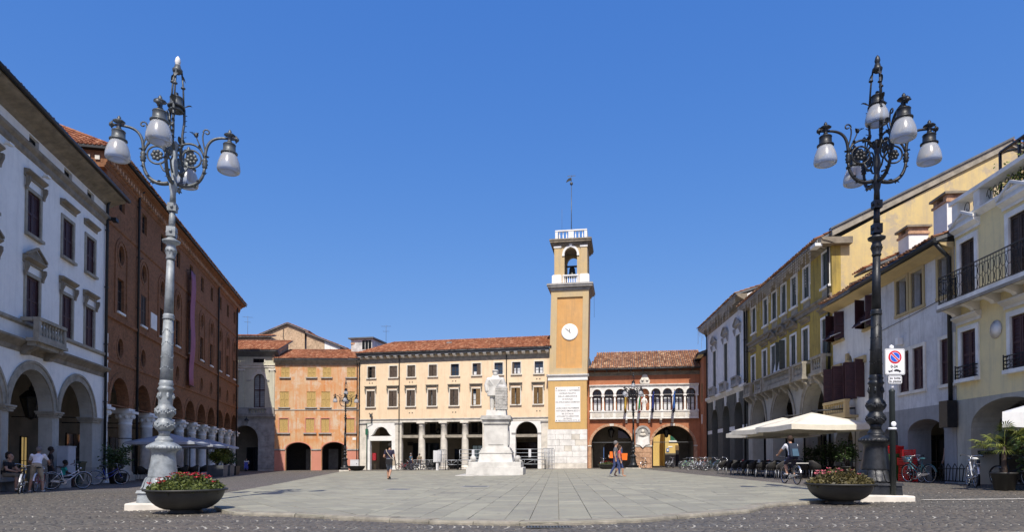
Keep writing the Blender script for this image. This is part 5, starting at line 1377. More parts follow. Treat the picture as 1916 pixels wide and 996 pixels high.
    arcade(b, 0, X(E_)-.03, 4.8, 5.2, 'shade_wall', [(X(15.9), 1.9, 2.7, 'glass'), (X(20.8), 2.6, 2.9, 'glass'), (X(25.8), 2.3, 2.8, 'glass')], y0=.82)
    MB().box(X(24.1), X(27.5), 2.2, 2.25, 3.0, 5.15).build('awning_blind', 'green_paint', b)
    m = MB(); m.prism([(p[0], p[1]) for p in op_arch(X(15.85), 2.9, 2.6, .5, 1.5, 12)], 1.6, 1.66, 'y'); m.build('fanlight', 'glass_pale', b)
    m = MB(); m.tube([(X(28.2), -.3, 12.0), (X(28.6), -.9, 12.05)], .03, 5); m.box(X(28.0), X(28.7), -.95, -.6, 11.95, 12.1); m.build('floodlight', 'white_paint', b)
olive_building()
bd = thing('white_board', 'blank white board leaning on the long stone balcony', 'board', tuple(Vector(at_right(20.6, .30))+Vector((0, 0, 6.4))), RRZ, None, (RAD(-12), 0, RRZ))
MB().box(-.68, .68, -.03, .0, .1, 2.0).build('panel', 'white_paint', bd); MB().box(-.70, .70, .001, .03, .08, 2.02).build('frame_back', 'post_red', bd)
def grey_house():
    u0 = 28.41
    b = thing('grey_house', 'grey and off-white house with maroon shutters, black gutter and tall chimneys', 'building', at_right(u0), RRZ)
    X = lambda u: u-u0
    S_, E_ = 33.25, 38.74
    up = [(29.15, 1.0), (32.45, 1.0), (35.2, .8), (36.35, .8), (38.2, .8)]; mid = [(35.35, .75), (36.38, .75), (38.25, .75)]
    wall('white_wall', 'pl_offwhite', b, rect(0, X(S_), -.8, 8.6), [op_rect(X(u), 7.0, w, 1.35) for u, w in up[:2]]+[op_rect(X(28.95), 3.9, .7, 1.55), op_arch(X(30.2), 3.9, .8, 1.75, .45, 10), op_rect(X(31.5), 3.9, .7, 1.55)]+[op_arch(X(29.6), -.5, 1.9, 2.5, .6, 12), op_arch(X(32.1), -.5, 1.9, 2.5, .6, 12)], .6)
    wall('grey_wall', 'pl_grey', b, rect(X(S_), X(E_), 3.05, 8.6), [op_rect(X(u), 7.0, w, 1.4) for u, w in up[2:]]+[op_rect(X(u), 3.75, w, 1.65) for u, w in mid], .6)
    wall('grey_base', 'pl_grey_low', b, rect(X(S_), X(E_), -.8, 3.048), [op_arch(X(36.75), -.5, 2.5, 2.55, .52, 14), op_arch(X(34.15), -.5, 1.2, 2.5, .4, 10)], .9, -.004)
    for i, (u, w) in enumerate(up):
        if i < 2:
            wo = window(b, X(u), 7.0, w, 1.35, '', None, .1, sm='trim_yellow', glass='glass', rec=.2)
            for sg in (-1, 1):      # louvred leaves folded open with the lower flap propped out
                s = link('shutter', cached('maroon_leaf', lambda: shutter_leaf(.5, 1.33), 'wood_maroon'), b, (X(u)+sg*.52, -.25 if sg < 0 else -.18, 7.01), (0, 0, sg*1.25))
            f = link('awning_shutter', cached('maroon_flap', lambda: shutter_leaf(.95, .95), 'wood_maroon'), b, (X(u), -.62, 7.05), (RAD(-38), 0, 0))
            link('flap_stay', cached('flap_stay', lambda: MB().tube([(-.5, -.1, .1), (-.5, .55, .35)], .018, 4).tube([(.5, -.1, .1), (.5, .55, .35)], .018, 4), 'white_paint'), b, (X(u), -.55, 7.0))
        else: window(b, X(u), 7.0, w, 1.4, '', 1, .06, sm='trim_yellow', sb=.13, rec=.32, glass='dark_inside', fmat='wood_dark', cols=2)
    for u, w in mid: window(b, X(u), 3.75, w, 1.65, 'sh', 1, .08, sm='stone_pale', sb=.14, rec=.42, fmat='wood_dark', shmat='wood_maroon')
    for u, w, h in ((28.95, .7, 1.55), (31.5, .7, 1.55)):
        window(b, X(u), 3.9, w, h, '', None, None, rec=.3); MB().box(X(u)-.55, X(u)+.55, -.10, -.002, 5.48, 5.8).build('lintel', 'trim_yellow', b)
    m = MB(); ringband(m, X(30.2), 5.15, .41, .62, -.1, -.002, n=12, sz=1.1); m.box(X(30.2)-.1, X(30.2)+.1, -.12, -.002, 5.8, 6.15); m.build('arch_surround', 'trim_yellow', b)
    window(b, X(30.2), 3.9, .8, 2.1, '', None, None, rec=.35)
    for u, a in ((28.55, 1.2), (29.45, -1.3), (29.75, 1.3), (30.7, -1.25), (31.05, 1.2), (31.95, -1.2)):
        link('shutter', cached('maroon_door_leaf', lambda: shutter_leaf(.5, 1.75), 'wood_maroon'), b, (X(u), -.28, 3.88), (0, 0, a))
    MB().box(X(28.6), X(31.2), -.62, -.002, 3.0, 3.12).build('balcony', 'trim_yellow', b); balustrade(b, X(28.62), X(31.18), -.5, 3.121, .75, 'trim_yellow', .08, .22)
    cornice('cornice', 'trim_yellow', b, 0, X(E_), [(.02, 8.50), (.05, 8.54), (.2, 8.60), (.42, 8.68), (.5, 8.76), (0, 8.78)])
    g = MB(); g.tube([(X(32.0), -.62, 8.84), (X(E_)+.02, -.62, 8.84)], .11, 8); g.box(X(32.0), X(E_)+.02, -.6, -.2, 8.785, 8.9); g.build('gutter', 'pipe_dark', b)
    MB().tube([(0, -.6, 8.80), (X(31.98), -.6, 8.80)], .06, 6).build('gutter', 'lead', b)
    roof_tiles('roof', 'tiles_brown', b, [(0, -.62, 8.92), (X(E_)+.04, -.62, 8.92), (X(E_)+.04, 6, 11.2), (0, 6, 11.2)], seed=81)
    roof_tiles('roof', 'tiles_brown', b, [(X(E_)+.04, 12, 9.1), (0, 12, 9.1), (0, 6, 11.2), (X(E_)+.04, 6, 11.2)], seed=82, tw=.5, tl=.8)
    for (x, y, w, z0, z1) in ((30.25, 2.6, .95, 9.8, 11.75), (33.65, 2.4, 1.0, 9.6, 11.95)):
        c = MB().box(X(x)-w/2, X(x)+w/2, y, y+.9, z0, z1).build('chimney', 'white_paint', b)
        MB().box(X(x)-w/2-.06, X(x)+w/2+.06, y-.06, y+.96, z1+.001, z1+.1).build('chimney_band', 'brick_arch', c)
        for dx in (-w/2, w/2-.28): MB().box(X(x)+dx, X(x)+dx+.28, y, y+.9, z1+.101, z1+.32).build('chimney_leg', 'brick_arch', c)
        MB().box(X(x)-w/2-.12, X(x)+w/2+.12, y-.12, y+1.02, z1+.321, z1+.42).build('chimney_lid', 'stone_brown', c)
    d = MB().box(X(30.9), X(32.8), 3.4, 5.2, 9.9, 10.9).build('dormer', 'wood_maroon', b)
    roof_tiles('dormer_roof', 'tiles_red', d, [(X(30.7), 3.0, 10.95), (X(33.1), 3.0, 10.95), (X(33.1), 5.6, 11.7), (X(30.7), 5.6, 11.7)], seed=83)
    d = MB().box(X(28.9), X(29.6), 1.4, 2.6, 9.3, 10.35).build('dormer', 'wood_maroon', b)
    roof_tiles('dormer_roof', 'tiles_red', d, [(X(28.6), 1.0, 10.4), (X(29.9), 1.0, 10.4), (X(29.9), 2.9, 11.2), (X(28.6), 2.9, 11.2)], seed=84)
    m = MB(); m.tube([(X(38.62), -.6, 8.8), (X(38.62), -.35, 8.5), (X(38.62), -.12, 8.25), (X(38.62), -.12, 3.1)], .075, 8); m.build('downpipe', 'pipe_dark', b)
    MB().box(X(38.4), X(38.9), -.4, -.06, 2.15, 3.1).build('meter_box', 'iron', b)
    shell(b, 0, X(E_), 12, 3.05, 8.8, 'pl_grey', left=False)
    arcade(b, 0, X(E_), 4.2, 3.0, 'shade_wall', [(X(36.5), .9, 2.1, 'glass'), (X(37.6), .8, 2.1, 'dark_inside'), (X(30), 1.4, 2.2, 'glass'), (X(34.1), 1.0, 2.1, 'glass')], y0=.92)
    m = MB(); m.box(X(35.05), X(35.25), -.22, -.02, 5.72, 6.0); m.build('alarm_box', 'white_paint', b)
    MB().tube([(X(S_), -.02, 6.6), (X(36), -.03, 6.75), (X(E_), -.02, 6.95)], .012, 4).build('facade_wire', 'iron', b)
grey_house()
def yellow_house():
    u0 = 38.78
    b = thing('yellow_house', 'pale yellow house with a long wrought-iron balcony and roof terrace', 'building', at_right(u0), RRZ)
    X = lambda u: u-u0
    E_ = 47.0; cs = [39.52, 42.0, 44.5]
    wall('wall', 'pl_yellow', b, rect(0, X(E_), 3.1, 9.25), [op_rect(X(u), 6.5, .8, 2.05) for u in cs]+[op_rect(X(u), 3.8, .8, 1.65) for u in cs], .6)
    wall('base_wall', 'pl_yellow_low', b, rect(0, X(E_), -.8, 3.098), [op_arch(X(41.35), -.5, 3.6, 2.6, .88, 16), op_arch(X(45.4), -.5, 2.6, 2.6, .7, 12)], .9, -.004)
    for u in cs:
        window(b, X(u), 6.5, .8, 2.05, 'sh', 1, None, 'tri', 'stone_white', sm='stone_white', sb=.17, frieze=.12, rec=.4, shmat='wood_dark', fmat='wood_dark')
        window(b, X(u), 3.8, .8, 1.65, 'sh', 1, .2, 'flat', 'stone_pale', sm='stone_white', sb=.16, frieze=.1, rec=.4, shmat='wood_maroon', fmat='wood_dark')
        iron_rail(b, X(u)-.5, X(u)+.5, -.18, 3.8, .42, ret=.17, name='window_guard')
    sl = MB().box(X(38.80), X(E_), -.64, -.002, 6.32, 6.46).build('balcony', 'stone_white', b)
    MB().box(X(38.79), X(E_), -.66, -.58, 6.22, 6.319).build('balcony_edge', 'stone_trim', sl)
    iron_rail(sl, X(38.84), X(E_)-.1, -.59, 6.46, .95, ret=.57)
    for i in range(8):
        link('corbel', cached('balcony_corbel', lambda: bracket_mb(.52, .3, .2), 'stone_pale'), sl, (X(39.0+i*1.02), 0, 6.018))
    cornice('cornice', 'stone_white', b, -.05, X(E_), [(.02, 9.15), (.08, 9.2), (.2, 9.3), (.2, 9.36), (0, 9.38)])
    for u in (38.85, 40.05, 43.2, 45.4): MB().box(X(u), X(u)+.32, -.12, .3, 9.381, 10.0).build('parapet_pier', 'stone_white', b)
    MB().box(X(38.75), X(E_), -.18, .36, 10.001, 10.14).build('parapet_coping', 'stone_white', b)
    for a, c in ((39.2, 40.03), (40.4, 43.18), (43.55, 45.38)):
        m = MB(); n = max(1, int((c-a)/.5))
        for i in range(n):
            x = X(a)+(c-a)*(i+.5)/n; w = (c-a)/n/2
            for sg in (-1, 1):
                pts = [(x+sg*(w*.5+w*.42*cos(t*.5)*(1-t/16)), .08, 9.7+.26*sin(t*.5)*(1-t/16)) for t in range(14)]
                m.tube(pts, .013, 4)
        m.tube([(X(a), .08, 9.42), (X(c), .08, 9.42)], .015, 4); m.build('iron_grille', 'iron', b)
    # glazed pergola and creeper on the terrace
    m = MB()
    for x in (40.3, 41.2, 42.6, 44.2): m.tube([(X(x), .6, 9.4), (X(x), .6, 11.2)], .05, 5); m.tube([(X(x), .6, 11.2), (X(x), 4, 11.9)], .04, 4)
    m.tube([(X(40.3), .6, 11.2), (X(44.2), .6, 11.2)], .06, 5)
    for i in range(9): m.tube([(X(41.2)+i*.16, .62, 10.1), (X(41.2)+i*.16, .62, 11.15)], .012, 4)
    for i in range(6): m.tube([(X(41.2), .62, 10.2+i*.17), (X(42.55), .62, 10.2+i*.17)], .012, 4)
    m.build('pergola', 'iron', b)
    shell(b, 0, X(E_), 12, 3.1, 9.2, 'pl_yellow')
    MB().box(.3, X(E_)-.3, .61, 11.5, 9.1, 9.3).build('terrace', 'stone_grey', b)
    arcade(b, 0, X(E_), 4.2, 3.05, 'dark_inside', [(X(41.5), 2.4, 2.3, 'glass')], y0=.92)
    MB().box(X(39.55), X(39.9), .2, .6, 1.2, 1.32).build('door_plate', 'iron', b)
    m = MB(); m.lathe([(.0001, 0), (.3, .012), (.0001, .02)], 16, (X(40.9), -.002, 5.2), axis='y'); m.build('plaster_patch', 'pl_white', b)
    return b
YH = yellow_house()
# ---------------------------------------------------------------- great candelabra lamps
def frosted():
    m, N, Lk, P = nodes('frosted_glass')
    v = vmap(N, Lk, (1, 1, 1))
    Lk.new(mixc(N, Lk, noise(N, Lk, v, 2.5, 3), (.50, .53, .57), (.66, .69, .73)), P.inputs['Base Color'])
    P.inputs['Roughness'].default_value = .22; P.inputs['Transmission Weight'].default_value = .55; P.inputs['IOR'].default_value = 1.45
    P.inputs['Subsurface Weight'].default_value = .0
frosted()
def spiral(cx, cz, r0, r1, a0, a1, n=18): return [(cx+(r0+(r1-r0)*i/n)*cos(a0+(a1-a0)*i/n), 0, cz+(r0+(r1-r0)*i/n)*sin(a0+(a1-a0)*i/n)) for i in range(n+1)]
def bez(p0, p1, p2, p3, n=12):
    return [tuple(p0[k]*(1-t)**3+3*p1[k]*t*(1-t)**2+3*p2[k]*t*t*(1-t)+p3[k]*t**3 for k in range(3)) for t in [i/n for i in range(n+1)]]
def leaf_blob(m, c, d, s):
    """small curled acanthus leaf: a bent tapering blade"""
    d = Vector(d); c = Vector(c); side = d.cross(Vector((0, 0, 1))); side = side.normalized() if side.length > .01 else Vector((1, 0, 0))
    k = len(m.v)
    for i, (t, w, o) in enumerate(((0, .5, 0), (.35, .8, .12), (.7, .55, .10), (1, .1, -.12))):
        for sg in (-1, 0, 1):
            p = c+d*(s*t)+side*(sg*w*s*.45)+Vector((0, 0, 1))*(o*s*(1.4 if sg == 0 else .7)); m.v.append(tuple(p))
    for i in range(3):
        for j in range(2):
            q = (k+i*3+j, k+i*3+j+1, k+(i+1)*3+j+1, k+(i+1)*3+j); m.face(q, True); 
def arm_meshes(mat):
    m = MB()
    m.tube(bez((.10, 0, 7.34), (.30, 0, 7.26), (.62, 0, 7.34), (.64, 0, 7.80), 14), [.05-.0012*i for i in range(15)], 8)
    m.lathe([(.03, 0), (.06, .03), (.045, .06), (.07, .10), (.045, .14), (.065, .18), (.035, .24)], 10, (.64, 0, 7.76))
    m.tube(bez((.64, 0, 7.96), (.64, 0, 8.40), (.78, 0, 8.52), (1.10, 0, 8.52), 14), [.036-.0006*i for i in range(15)], 7)
    # inner S-scroll that returns to the shaft
    m.tube(bez((.62, 0, 8.02), (.55, 0, 8.30), (.30, 0, 8.36), (.12, 0, 8.22), 12), .024, 6)
    m.tube(spiral(.36, 7.95, .20, .20, pi*.55, pi*2.55, 22), .02, 6)
    for i in range(7):      # rosette
        a = 2*pi*i/7; m.ball((.36+.085*cos(a), 0, 7.95+.085*sin(a)), .05, 6, 5, (1, .6, 1))
    m.ball((.36, -.0, 7.95), .05, 6, 5, (1, .9, 1))
    m.tube([(.30, 0, 7.78), (.22, 0, 7.62), (.1, 0, 7.56)], .02, 6)
    # small volutes and palmette above the elbow
    m.tube(bez((.66, 0, 8.10), (.58, 0, 8.35), (.55, 0, 8.52), (.60, 0, 8.60), 8)+spiral(.66, 8.60, .08, .02, pi, -pi*.9, 14), .017, 5)
    m.tube(bez((.62, 0, 8.06), (.52, 0, 8.30), (.46, 0, 8.40), (.44, 0, 8.48), 8), .014, 5)
    for a in (-.7, -.35, 0, .35, .7): leaf_blob(m, (.44, 0, 8.46), (-.35+a, 0, .9), .14)
    for (x, z, dx, dz) in ((.3, 7.31, -.4, .7), (.5, 7.42, .5, .5), (.62, 7.62, .7, .5), (.40, 7.33, .9, -.2), (.2, 8.28, -.5, .7), (.52, 8.2, .2, .9), (.66, 8.02, .7, .3)):
        leaf_blob(m, (x, 0, z), (dx, 0, dz), .11); leaf_blob(m, (x, .02, z), (dx*.6, .5, dz), .09); leaf_blob(m, (x, -.02, z), (dx*.6, -.5, dz), .09)
    # fitting
    m.lathe([(.03, -.10), (.06, -.06), (.04, -.02), (.055, .03), (.04, .07), (.13, .10), (.10, .125), (.03, .15), (.04, .19), (.015, .23)], 10, (1.15, 0, 8.50))
    m.tube([(1.15, 0, 8.52), (1.29, 0, 8.52)], .028, 6); m.ball((1.30, 0, 8.52), .055, 8, 6); m.tube([(1.29, -.08, 8.52), (1.29, .08, 8.52)], .018, 5); m.tube([(1.29, 0, 8.44), (1.29, 0, 8.60)], .018, 5)
    arm = m.mesh('arm', mat)
    c = MB().lathe([(.16, -.11), (.20, -.13), (.245, -.17), (.245, -.19), (.20, -.19)][::-1]+[], 20, (0, 0, 0))
    c = MB().lathe([(.185, -.365), (.20, -.35), (.20, -.325), (.15, -.29), (.145, -.14), (.155, -.13), (.14, -.11), (.05, -.09), (.04, .0)], 20)
    c.v = [(p[0]*.92, p[1]*.92, p[2]*.94) for p in c.v]; cap = c.mesh('shade_cap', mat)
    g = MB().lathe([(.10, -.775), (.17, -.80), (.225, -.81), (.258, -.79), (.272, -.74), (.266, -.66), (.245, -.56), (.205, -.45), (.165, -.36)], 28)
    g.v = [(p[0]*.93, p[1]*.93, p[2]*.95+.005) for p in g.v]; gl = g.mesh('globe', 'frosted_glass')
    return arm, cap, gl
def TH_(z): return 1.0 if z < 1.3 else .90 if z > 1.6 else 1-.1*(z-1.3)/.3
def lamp_shaft(mat):
    P = []
    m = MB()
    m.lathe([(.31, .66), (.30, .74), (.285, .86), (.262, 1.02), (.245, 1.16), (.24, 1.24), (.262, 1.29), (.30, 1.31)], 28)
    m.lathe([(.30, 1.31), (.345, 1.335), (.36, 1.37), (.35, 1.41), (.30, 1.445), (.24, 1.475), (.19, 1.50), (.205, 1.53), (.195, 1.555), (.16, 1.58), (.145, 1.62)], 28, flute=.025)
    m.lathe([(.135, 1.62), (.125, 1.68), (.155, 1.74)], 24, flute=.12)
    m.lathe([(.155, 1.74), (.205, 1.78), (.228, 1.86), (.215, 1.94), (.16, 2.0), (.155, 2.04), (.205, 2.09), (.23, 2.17), (.21, 2.26), (.16, 2.31), (.165, 2.345), (.16, 2.64), (.195, 2.68), (.17, 2.71), (.15, 2.75), (.175, 2.79), (.15, 2.83), (.15, 2.87)], 26)
    m.lathe([(.150, 2.87), (.116, 4.24)], 32, flute=.09); m.lathe([(.122, 4.24), (.14, 4.27), (.12, 4.30), (.135, 4.33), (.112, 4.37)], 24)
    m.lathe([(.110, 4.37), (.088, 5.60)], 32, flute=.10)
    m.lathe([(.10, 5.60), (.115, 5.63), (.095, 5.67), (.12, 5.76), (.13, 5.84), (.10, 5.91), (.12, 5.95), (.20, 5.99), (.21, 6.03), (.12, 6.07), (.085, 6.12)], 20)
    m.box(-.105, .105, -.105, .105, 6.12, 6.34); m.lathe([(.078, 6.34), (.07, 6.70)], 24, flute=.12); m.box(-.10, .10, -.10, .10, 6.70, 6.88)
    for s in ((0, -1), (0, 1), (1, 0), (-1, 0)):
        for z in (6.23, 6.79): m.ball((s[0]*.105, s[1]*.105, z), .04, 8, 6)
    m.lathe([(.075, 6.88), (.065, 7.12), (.085, 7.2), (.10, 7.30), (.08, 7.42), (.06, 7.5), (.075, 7.6), (.09, 7.75), (.055, 7.95), (.075, 8.05), (.055, 8.15), (.09, 8.22), (.05, 8.3)], 16)
    m.v = [(p[0]*TH_(p[2]), p[1]*TH_(p[2]), p[2]) for p in m.v]
    return m.mesh('shaft', mat)
def lamp_ornament(mat):
    m = MB()
    for i in range(14):     # acanthus collar over the foot
        a = 2*pi*i/14; d = (cos(a), sin(a), 0)
        k = len(m.v)
        for (r, z, w) in ((.315, .70, .045), (.345, .66, .07), (.375, .58, .072), (.40, .48, .06), (.43, .45, .03)):
            for sg in (-1, 0, 1):
                rr = r+(.018 if sg == 0 else 0); m.v.append((rr*d[0]-sg*w*d[1], rr*d[1]+sg*w*d[0], z))
        for q in range(4):
            for j in range(2): m.face((k+q*3+j, k+(q+1)*3+j, k+(q+1)*3+j+1, k+q*3+j+1), True)
    m.lathe([(.41, .42), (.39, .47), (.32, .69)], 24)
    for i in range(26):     # gadrooned rim
        a = 2*pi*i/26; m.ball((.338*cos(a), .338*sin(a), 1.37), .034, 6, 5, (1, 1, 1.2))
    for i in range(6):      # masks and swags on the bulbs
        a = 2*pi*i/6; ca, sa = cos(a), sin(a)
        m.ball((.165*ca, .165*sa, 2.52), .055, 8, 6, (.7, .7, 1.5)); m.ball((.19*ca, .19*sa, 2.50), .026, 6, 5)
        for z in (1.86, 2.17):
            for t in range(5):
                b = a+(t-2)*.2; m.ball((.225*cos(b), .225*sin(b), z-.04+.025*abs(t-2)), .022, 6, 4)
            m.ball((.225*cos(a), .225*sin(a), z+.05), .026, 6, 5)
    for z in (3.15, 3.42, 3.7, 3.98):   # garlands wound round the shaft
        for i in range(22):
            a = 2*pi*i/22; r = .150-.034*(z-2.87)/1.37; m.ball((r*cos(a), r*sin(a), z+.04*sin(a*3)), .013, 5, 4)
    for i in range(10):
        a = 2*pi*i/10; leaf_blob(m, (.10*cos(a), .10*sin(a), 5.70), (cos(a)*.4, sin(a)*.4, .9), .13)
    m.v = [(p[0]*TH_(p[2]), p[1]*TH_(p[2]), p[2]) for p in m.v]
    return m.mesh('ornament', mat)
def lamp_cage(mat):
    m = MB()
    for i in range(3):
        a = 2*pi*i/3+.5; ca, sa = cos(a), sin(a)
        P = lambda r, z: (r*ca, r*sa, z)
        m.tube([P(.05, 8.1), P(.16, 8.25), P(.15, 8.5), P(.18, 8.8), P(.17, 9.1)], .028, 6)
        m.tube([P(.16, 9.1), P(.13, 9.6), P(.09, 9.95)], .02, 6); m.lathe([(.02, 0), (.05, .02), (.05, .04), (.02, .06)], 8, P(.13, 9.55+.12*(i % 2)))
        for z in (8.3, 8.42, 8.55, 8.68, 8.8, 8.92): leaf_blob(m, P(.16, z), (ca*.7, sa*.7, .6), .11)
        leaf_blob(m, P(.17, 9.15), (ca, sa, .6), .16); leaf_blob(m, P(.09, 9.85), (ca*.6, sa*.6, -.8), .14)
    m.lathe([(.13, 8.98), (.17, 9.0), (.14, 9.03), (.12, 9.1), (.12, 9.22), (.135, 9.24)], 14)
    m.lathe([(.05, 9.86), (.10, 9.9), (.11, 9.95), (.07, 10.0), (.06, 10.06)], 12)
    return m.mesh('cage', mat)
def finial_mb(): return MB().lathe([(.055, 10.0), (.03, 10.04), (.05, 10.09), (.062, 10.14), (.045, 10.22), (.0001, 10.28)], 12)
LC = {}
def street_lamp(name, label, loc, rz, lean, m_low, m_arm, m_fin, top_globe=True, scale=1.0, group=None, arms=4, extra=False):
    b = thing(name, label, 'street lamp', loc, 0, group, rot=(0, lean, rz)); b.scale = (scale,)*3
    st = MB(); st.box(-.58, .58, -.58, .58, -.3, .15); so = st.build('stone_base', 'stone_pale', b); bv = so.modifiers.new('b', 'BEVEL'); bv.width = .03; bv.segments = 2
    p = MB(); p.frus(0, 0, .40, .40, .15, .385, .385, .36); p.frus(0, 0, .42, .42, .361, .40, .40, .42); p.build('plinth', m_low, b)
    key = (m_low, m_arm)
    if key not in LC: LC[key] = (lamp_shaft(m_low), lamp_ornament(m_low), arm_meshes(m_arm), lamp_cage(m_arm))
    sh, orn, (arm, cap, gl), cage = LC[key]
    s_o = link('shaft', sh, b); link('ornament', orn, s_o)['kind'] = 'stuff'
    for i in range(arms):
        a = 2*pi*i/arms
        ao = link('arm', arm, b, (0, 0, 0), (0, 0, a))
        link('shade_cap', cap, ao, (1.15, 0, 8.50)); link('globe', gl, ao, (1.15, 0, 8.50))
    co = link('cage', cage, b)
    link('shade_cap', cap, co, (0, 0, 9.42))
    if top_globe: link('globe', gl, co, (0, 0, 9.42))
    link('finial', finial_mb().mesh('finial', m_fin), b)
    return b
street_lamp('street_lamp', 'tall pale grey iron candelabra lamp beside the left flower bowl', (-7.81, 14.54, gz(-7.81)), RAD(13), RAD(1.3), 'iron_pale', 'iron_mid', 'stone_white', False, 1.0, 'candelabra street lamps')
street_lamp('street_lamp', 'tall black iron candelabra lamp beside the no-parking sign', (8.26, 14.82, gz(8.26)), RAD(-4), RAD(.9), 'iron_lamp', 'iron_lamp', 'iron_lamp', True, 1.0, 'candelabra street lamps')
street_lamp('street_lamp', 'distant black candelabra lamp in front of the orange house', (-16.23, 63.2, gz(-16)), RAD(10), RAD(.5), 'iron_lamp', 'iron_lamp', 'iron_lamp', True, .865, 'candelabra street lamps')
street_lamp('street_lamp', 'distant black candelabra lamp in front of the loggia', (10.99, 59.0, gz(11)), RAD(30), RAD(.3), 'iron_lamp', 'iron_lamp', 'iron_lamp', True, .86, 'candelabra street lamps')
# ---------------------------------------------------------------- flower bowls
leafm('leaf_mixed', (.03, .05, .012), (.16, .19, .04)); leafm('petal_red', (.33, .006, .012), (.55, .05, .06), .15); leafm('petal_pink', (.7, .10, .14), (.85, .35, .36), .15); leafm('leaf_bronze', (.028, .024, .008), (.17, .14, .045))
leafm('leaf_green', (.018, .045, .012), (.075, .12, .03)); leafm('leaf_bright', (.06, .10, .015), (.24, .28, .05)); leafm('palm_leaf', (.04, .07, .015), (.26, .28, .06))
def leaves(mb, rnd, n, fn, size, flat=.6):
    for _ in range(n):
        c = Vector(fn(rnd)); s = size*rnd.uniform(.6, 1.3)
        d = Vector((rnd.gauss(0, 1), rnd.gauss(0, 1), rnd.gauss(.2, flat))).normalized(); e = d.cross(Vector((rnd.gauss(0, 1), rnd.gauss(0, 1), rnd.gauss(0, 1)))).normalized()
        mb.curt = rnd.random(); k = len(mb.v); nrm = d.cross(e)*s*.12
        mb.v += [tuple(c), tuple(c+d*s*.5+e*s*.3), tuple(c+d*s+nrm), tuple(c+d*s*.5-e*s*.3)]; mb.face((k, k+1, k+2, k+3), True)
def bowl_mesh(R):
    m = MB(); H = R*.60
    prof = [(R*.42, 0), (R*.42, .02), (R*.36, .05), (R*.40, .10*R+.02)]+[(R*(.42+.50*sin(t*pi/2/8)), .07+(H-.07)*(1-cos(t*pi/2/8))**.85) for t in range(1, 9)]
    prof += [(R*.92, H-.02), (R*1.0, H-.02), (R*1.0, H+.015), (R*.90, H+.015), (R*.86, H-.05), (.0001, H-.06)]
    m.lathe(prof, 48); return m, H
def flower_bowl(label, loc, R, seed, nl=2600, nf=90, leaf='leaf_mixed', pet='petal_red', rise=.30, group='round flower bowls'):
    b = thing('flower_bowl', label, 'planter', loc, 0, group)
    m, H = bowl_mesh(R); m.build('bowl', 'planter_black', b)
    rnd = random.Random(seed)
    def where(r):
        a = r.uniform(0, 2*pi); q = math.sqrt(r.random())*R*.9
        top = H+rise*(1-(q/(R*.98))**4)*(.8+.25*sin(a*3+seed)+.15*sin(q*9)); return (q*cos(a), q*sin(a), H-.04+(top-H)*r.random()**.6)
    if nl:
        l = MB(); leaves(l, rnd, nl, where, .075); lo = l.build('leaves', leaf, b, tint=True); lo['kind'] = 'stuff'
    if nf:
        f = MB()
        for _ in range(nf):
            a = rnd.uniform(0, 2*pi); q = math.sqrt(rnd.random())*R*.86; c = Vector((q*cos(a), q*sin(a), H+rise*(1-(q/(R*.98))**4)*rnd.uniform(.8, 1.1)))
            for p in range(5):
                t = 2*pi*p/5+rnd.random(); f.curt = rnd.random(); k = len(f.v); s = rnd.uniform(.03, .05)
                f.v += [tuple(c), tuple(c+Vector((cos(t-.5)*s, sin(t-.5)*s, .012))), tuple(c+Vector((cos(t)*s*1.25, sin(t)*s*1.25, .03))), tuple(c+Vector((cos(t+.5)*s, sin(t+.5)*s, .012)))]; f.face((k, k+1, k+2, k+3), True)
        fo = f.build('flowers', pet, b, tint=True); fo['kind'] = 'stuff'
    return b
flower_bowl('big dark bowl of red begonias before the left lamp', (-6.55, 13.1, gz(-6.55)+.02), .78, 1, 3600, 44)
flower_bowl('big dark bowl of pink flowers before the right lamp', (6.92, 13.75, gz(6.9)+.02), .70, 2, 3200, 15, 'leaf_bronze', 'petal_pink', .30)
flower_bowl('empty dark bowl far off beside the orange house lamp', (-14.9, 62.5, gz(-15)), .85, 3, 0, 0)
flower_bowl('distant dark bowl with flowers by the loggia lamp', (8.3, 57.0, gz(8.3)), .80, 4, 500, 25, 'leaf_mixed', 'petal_red', .3)
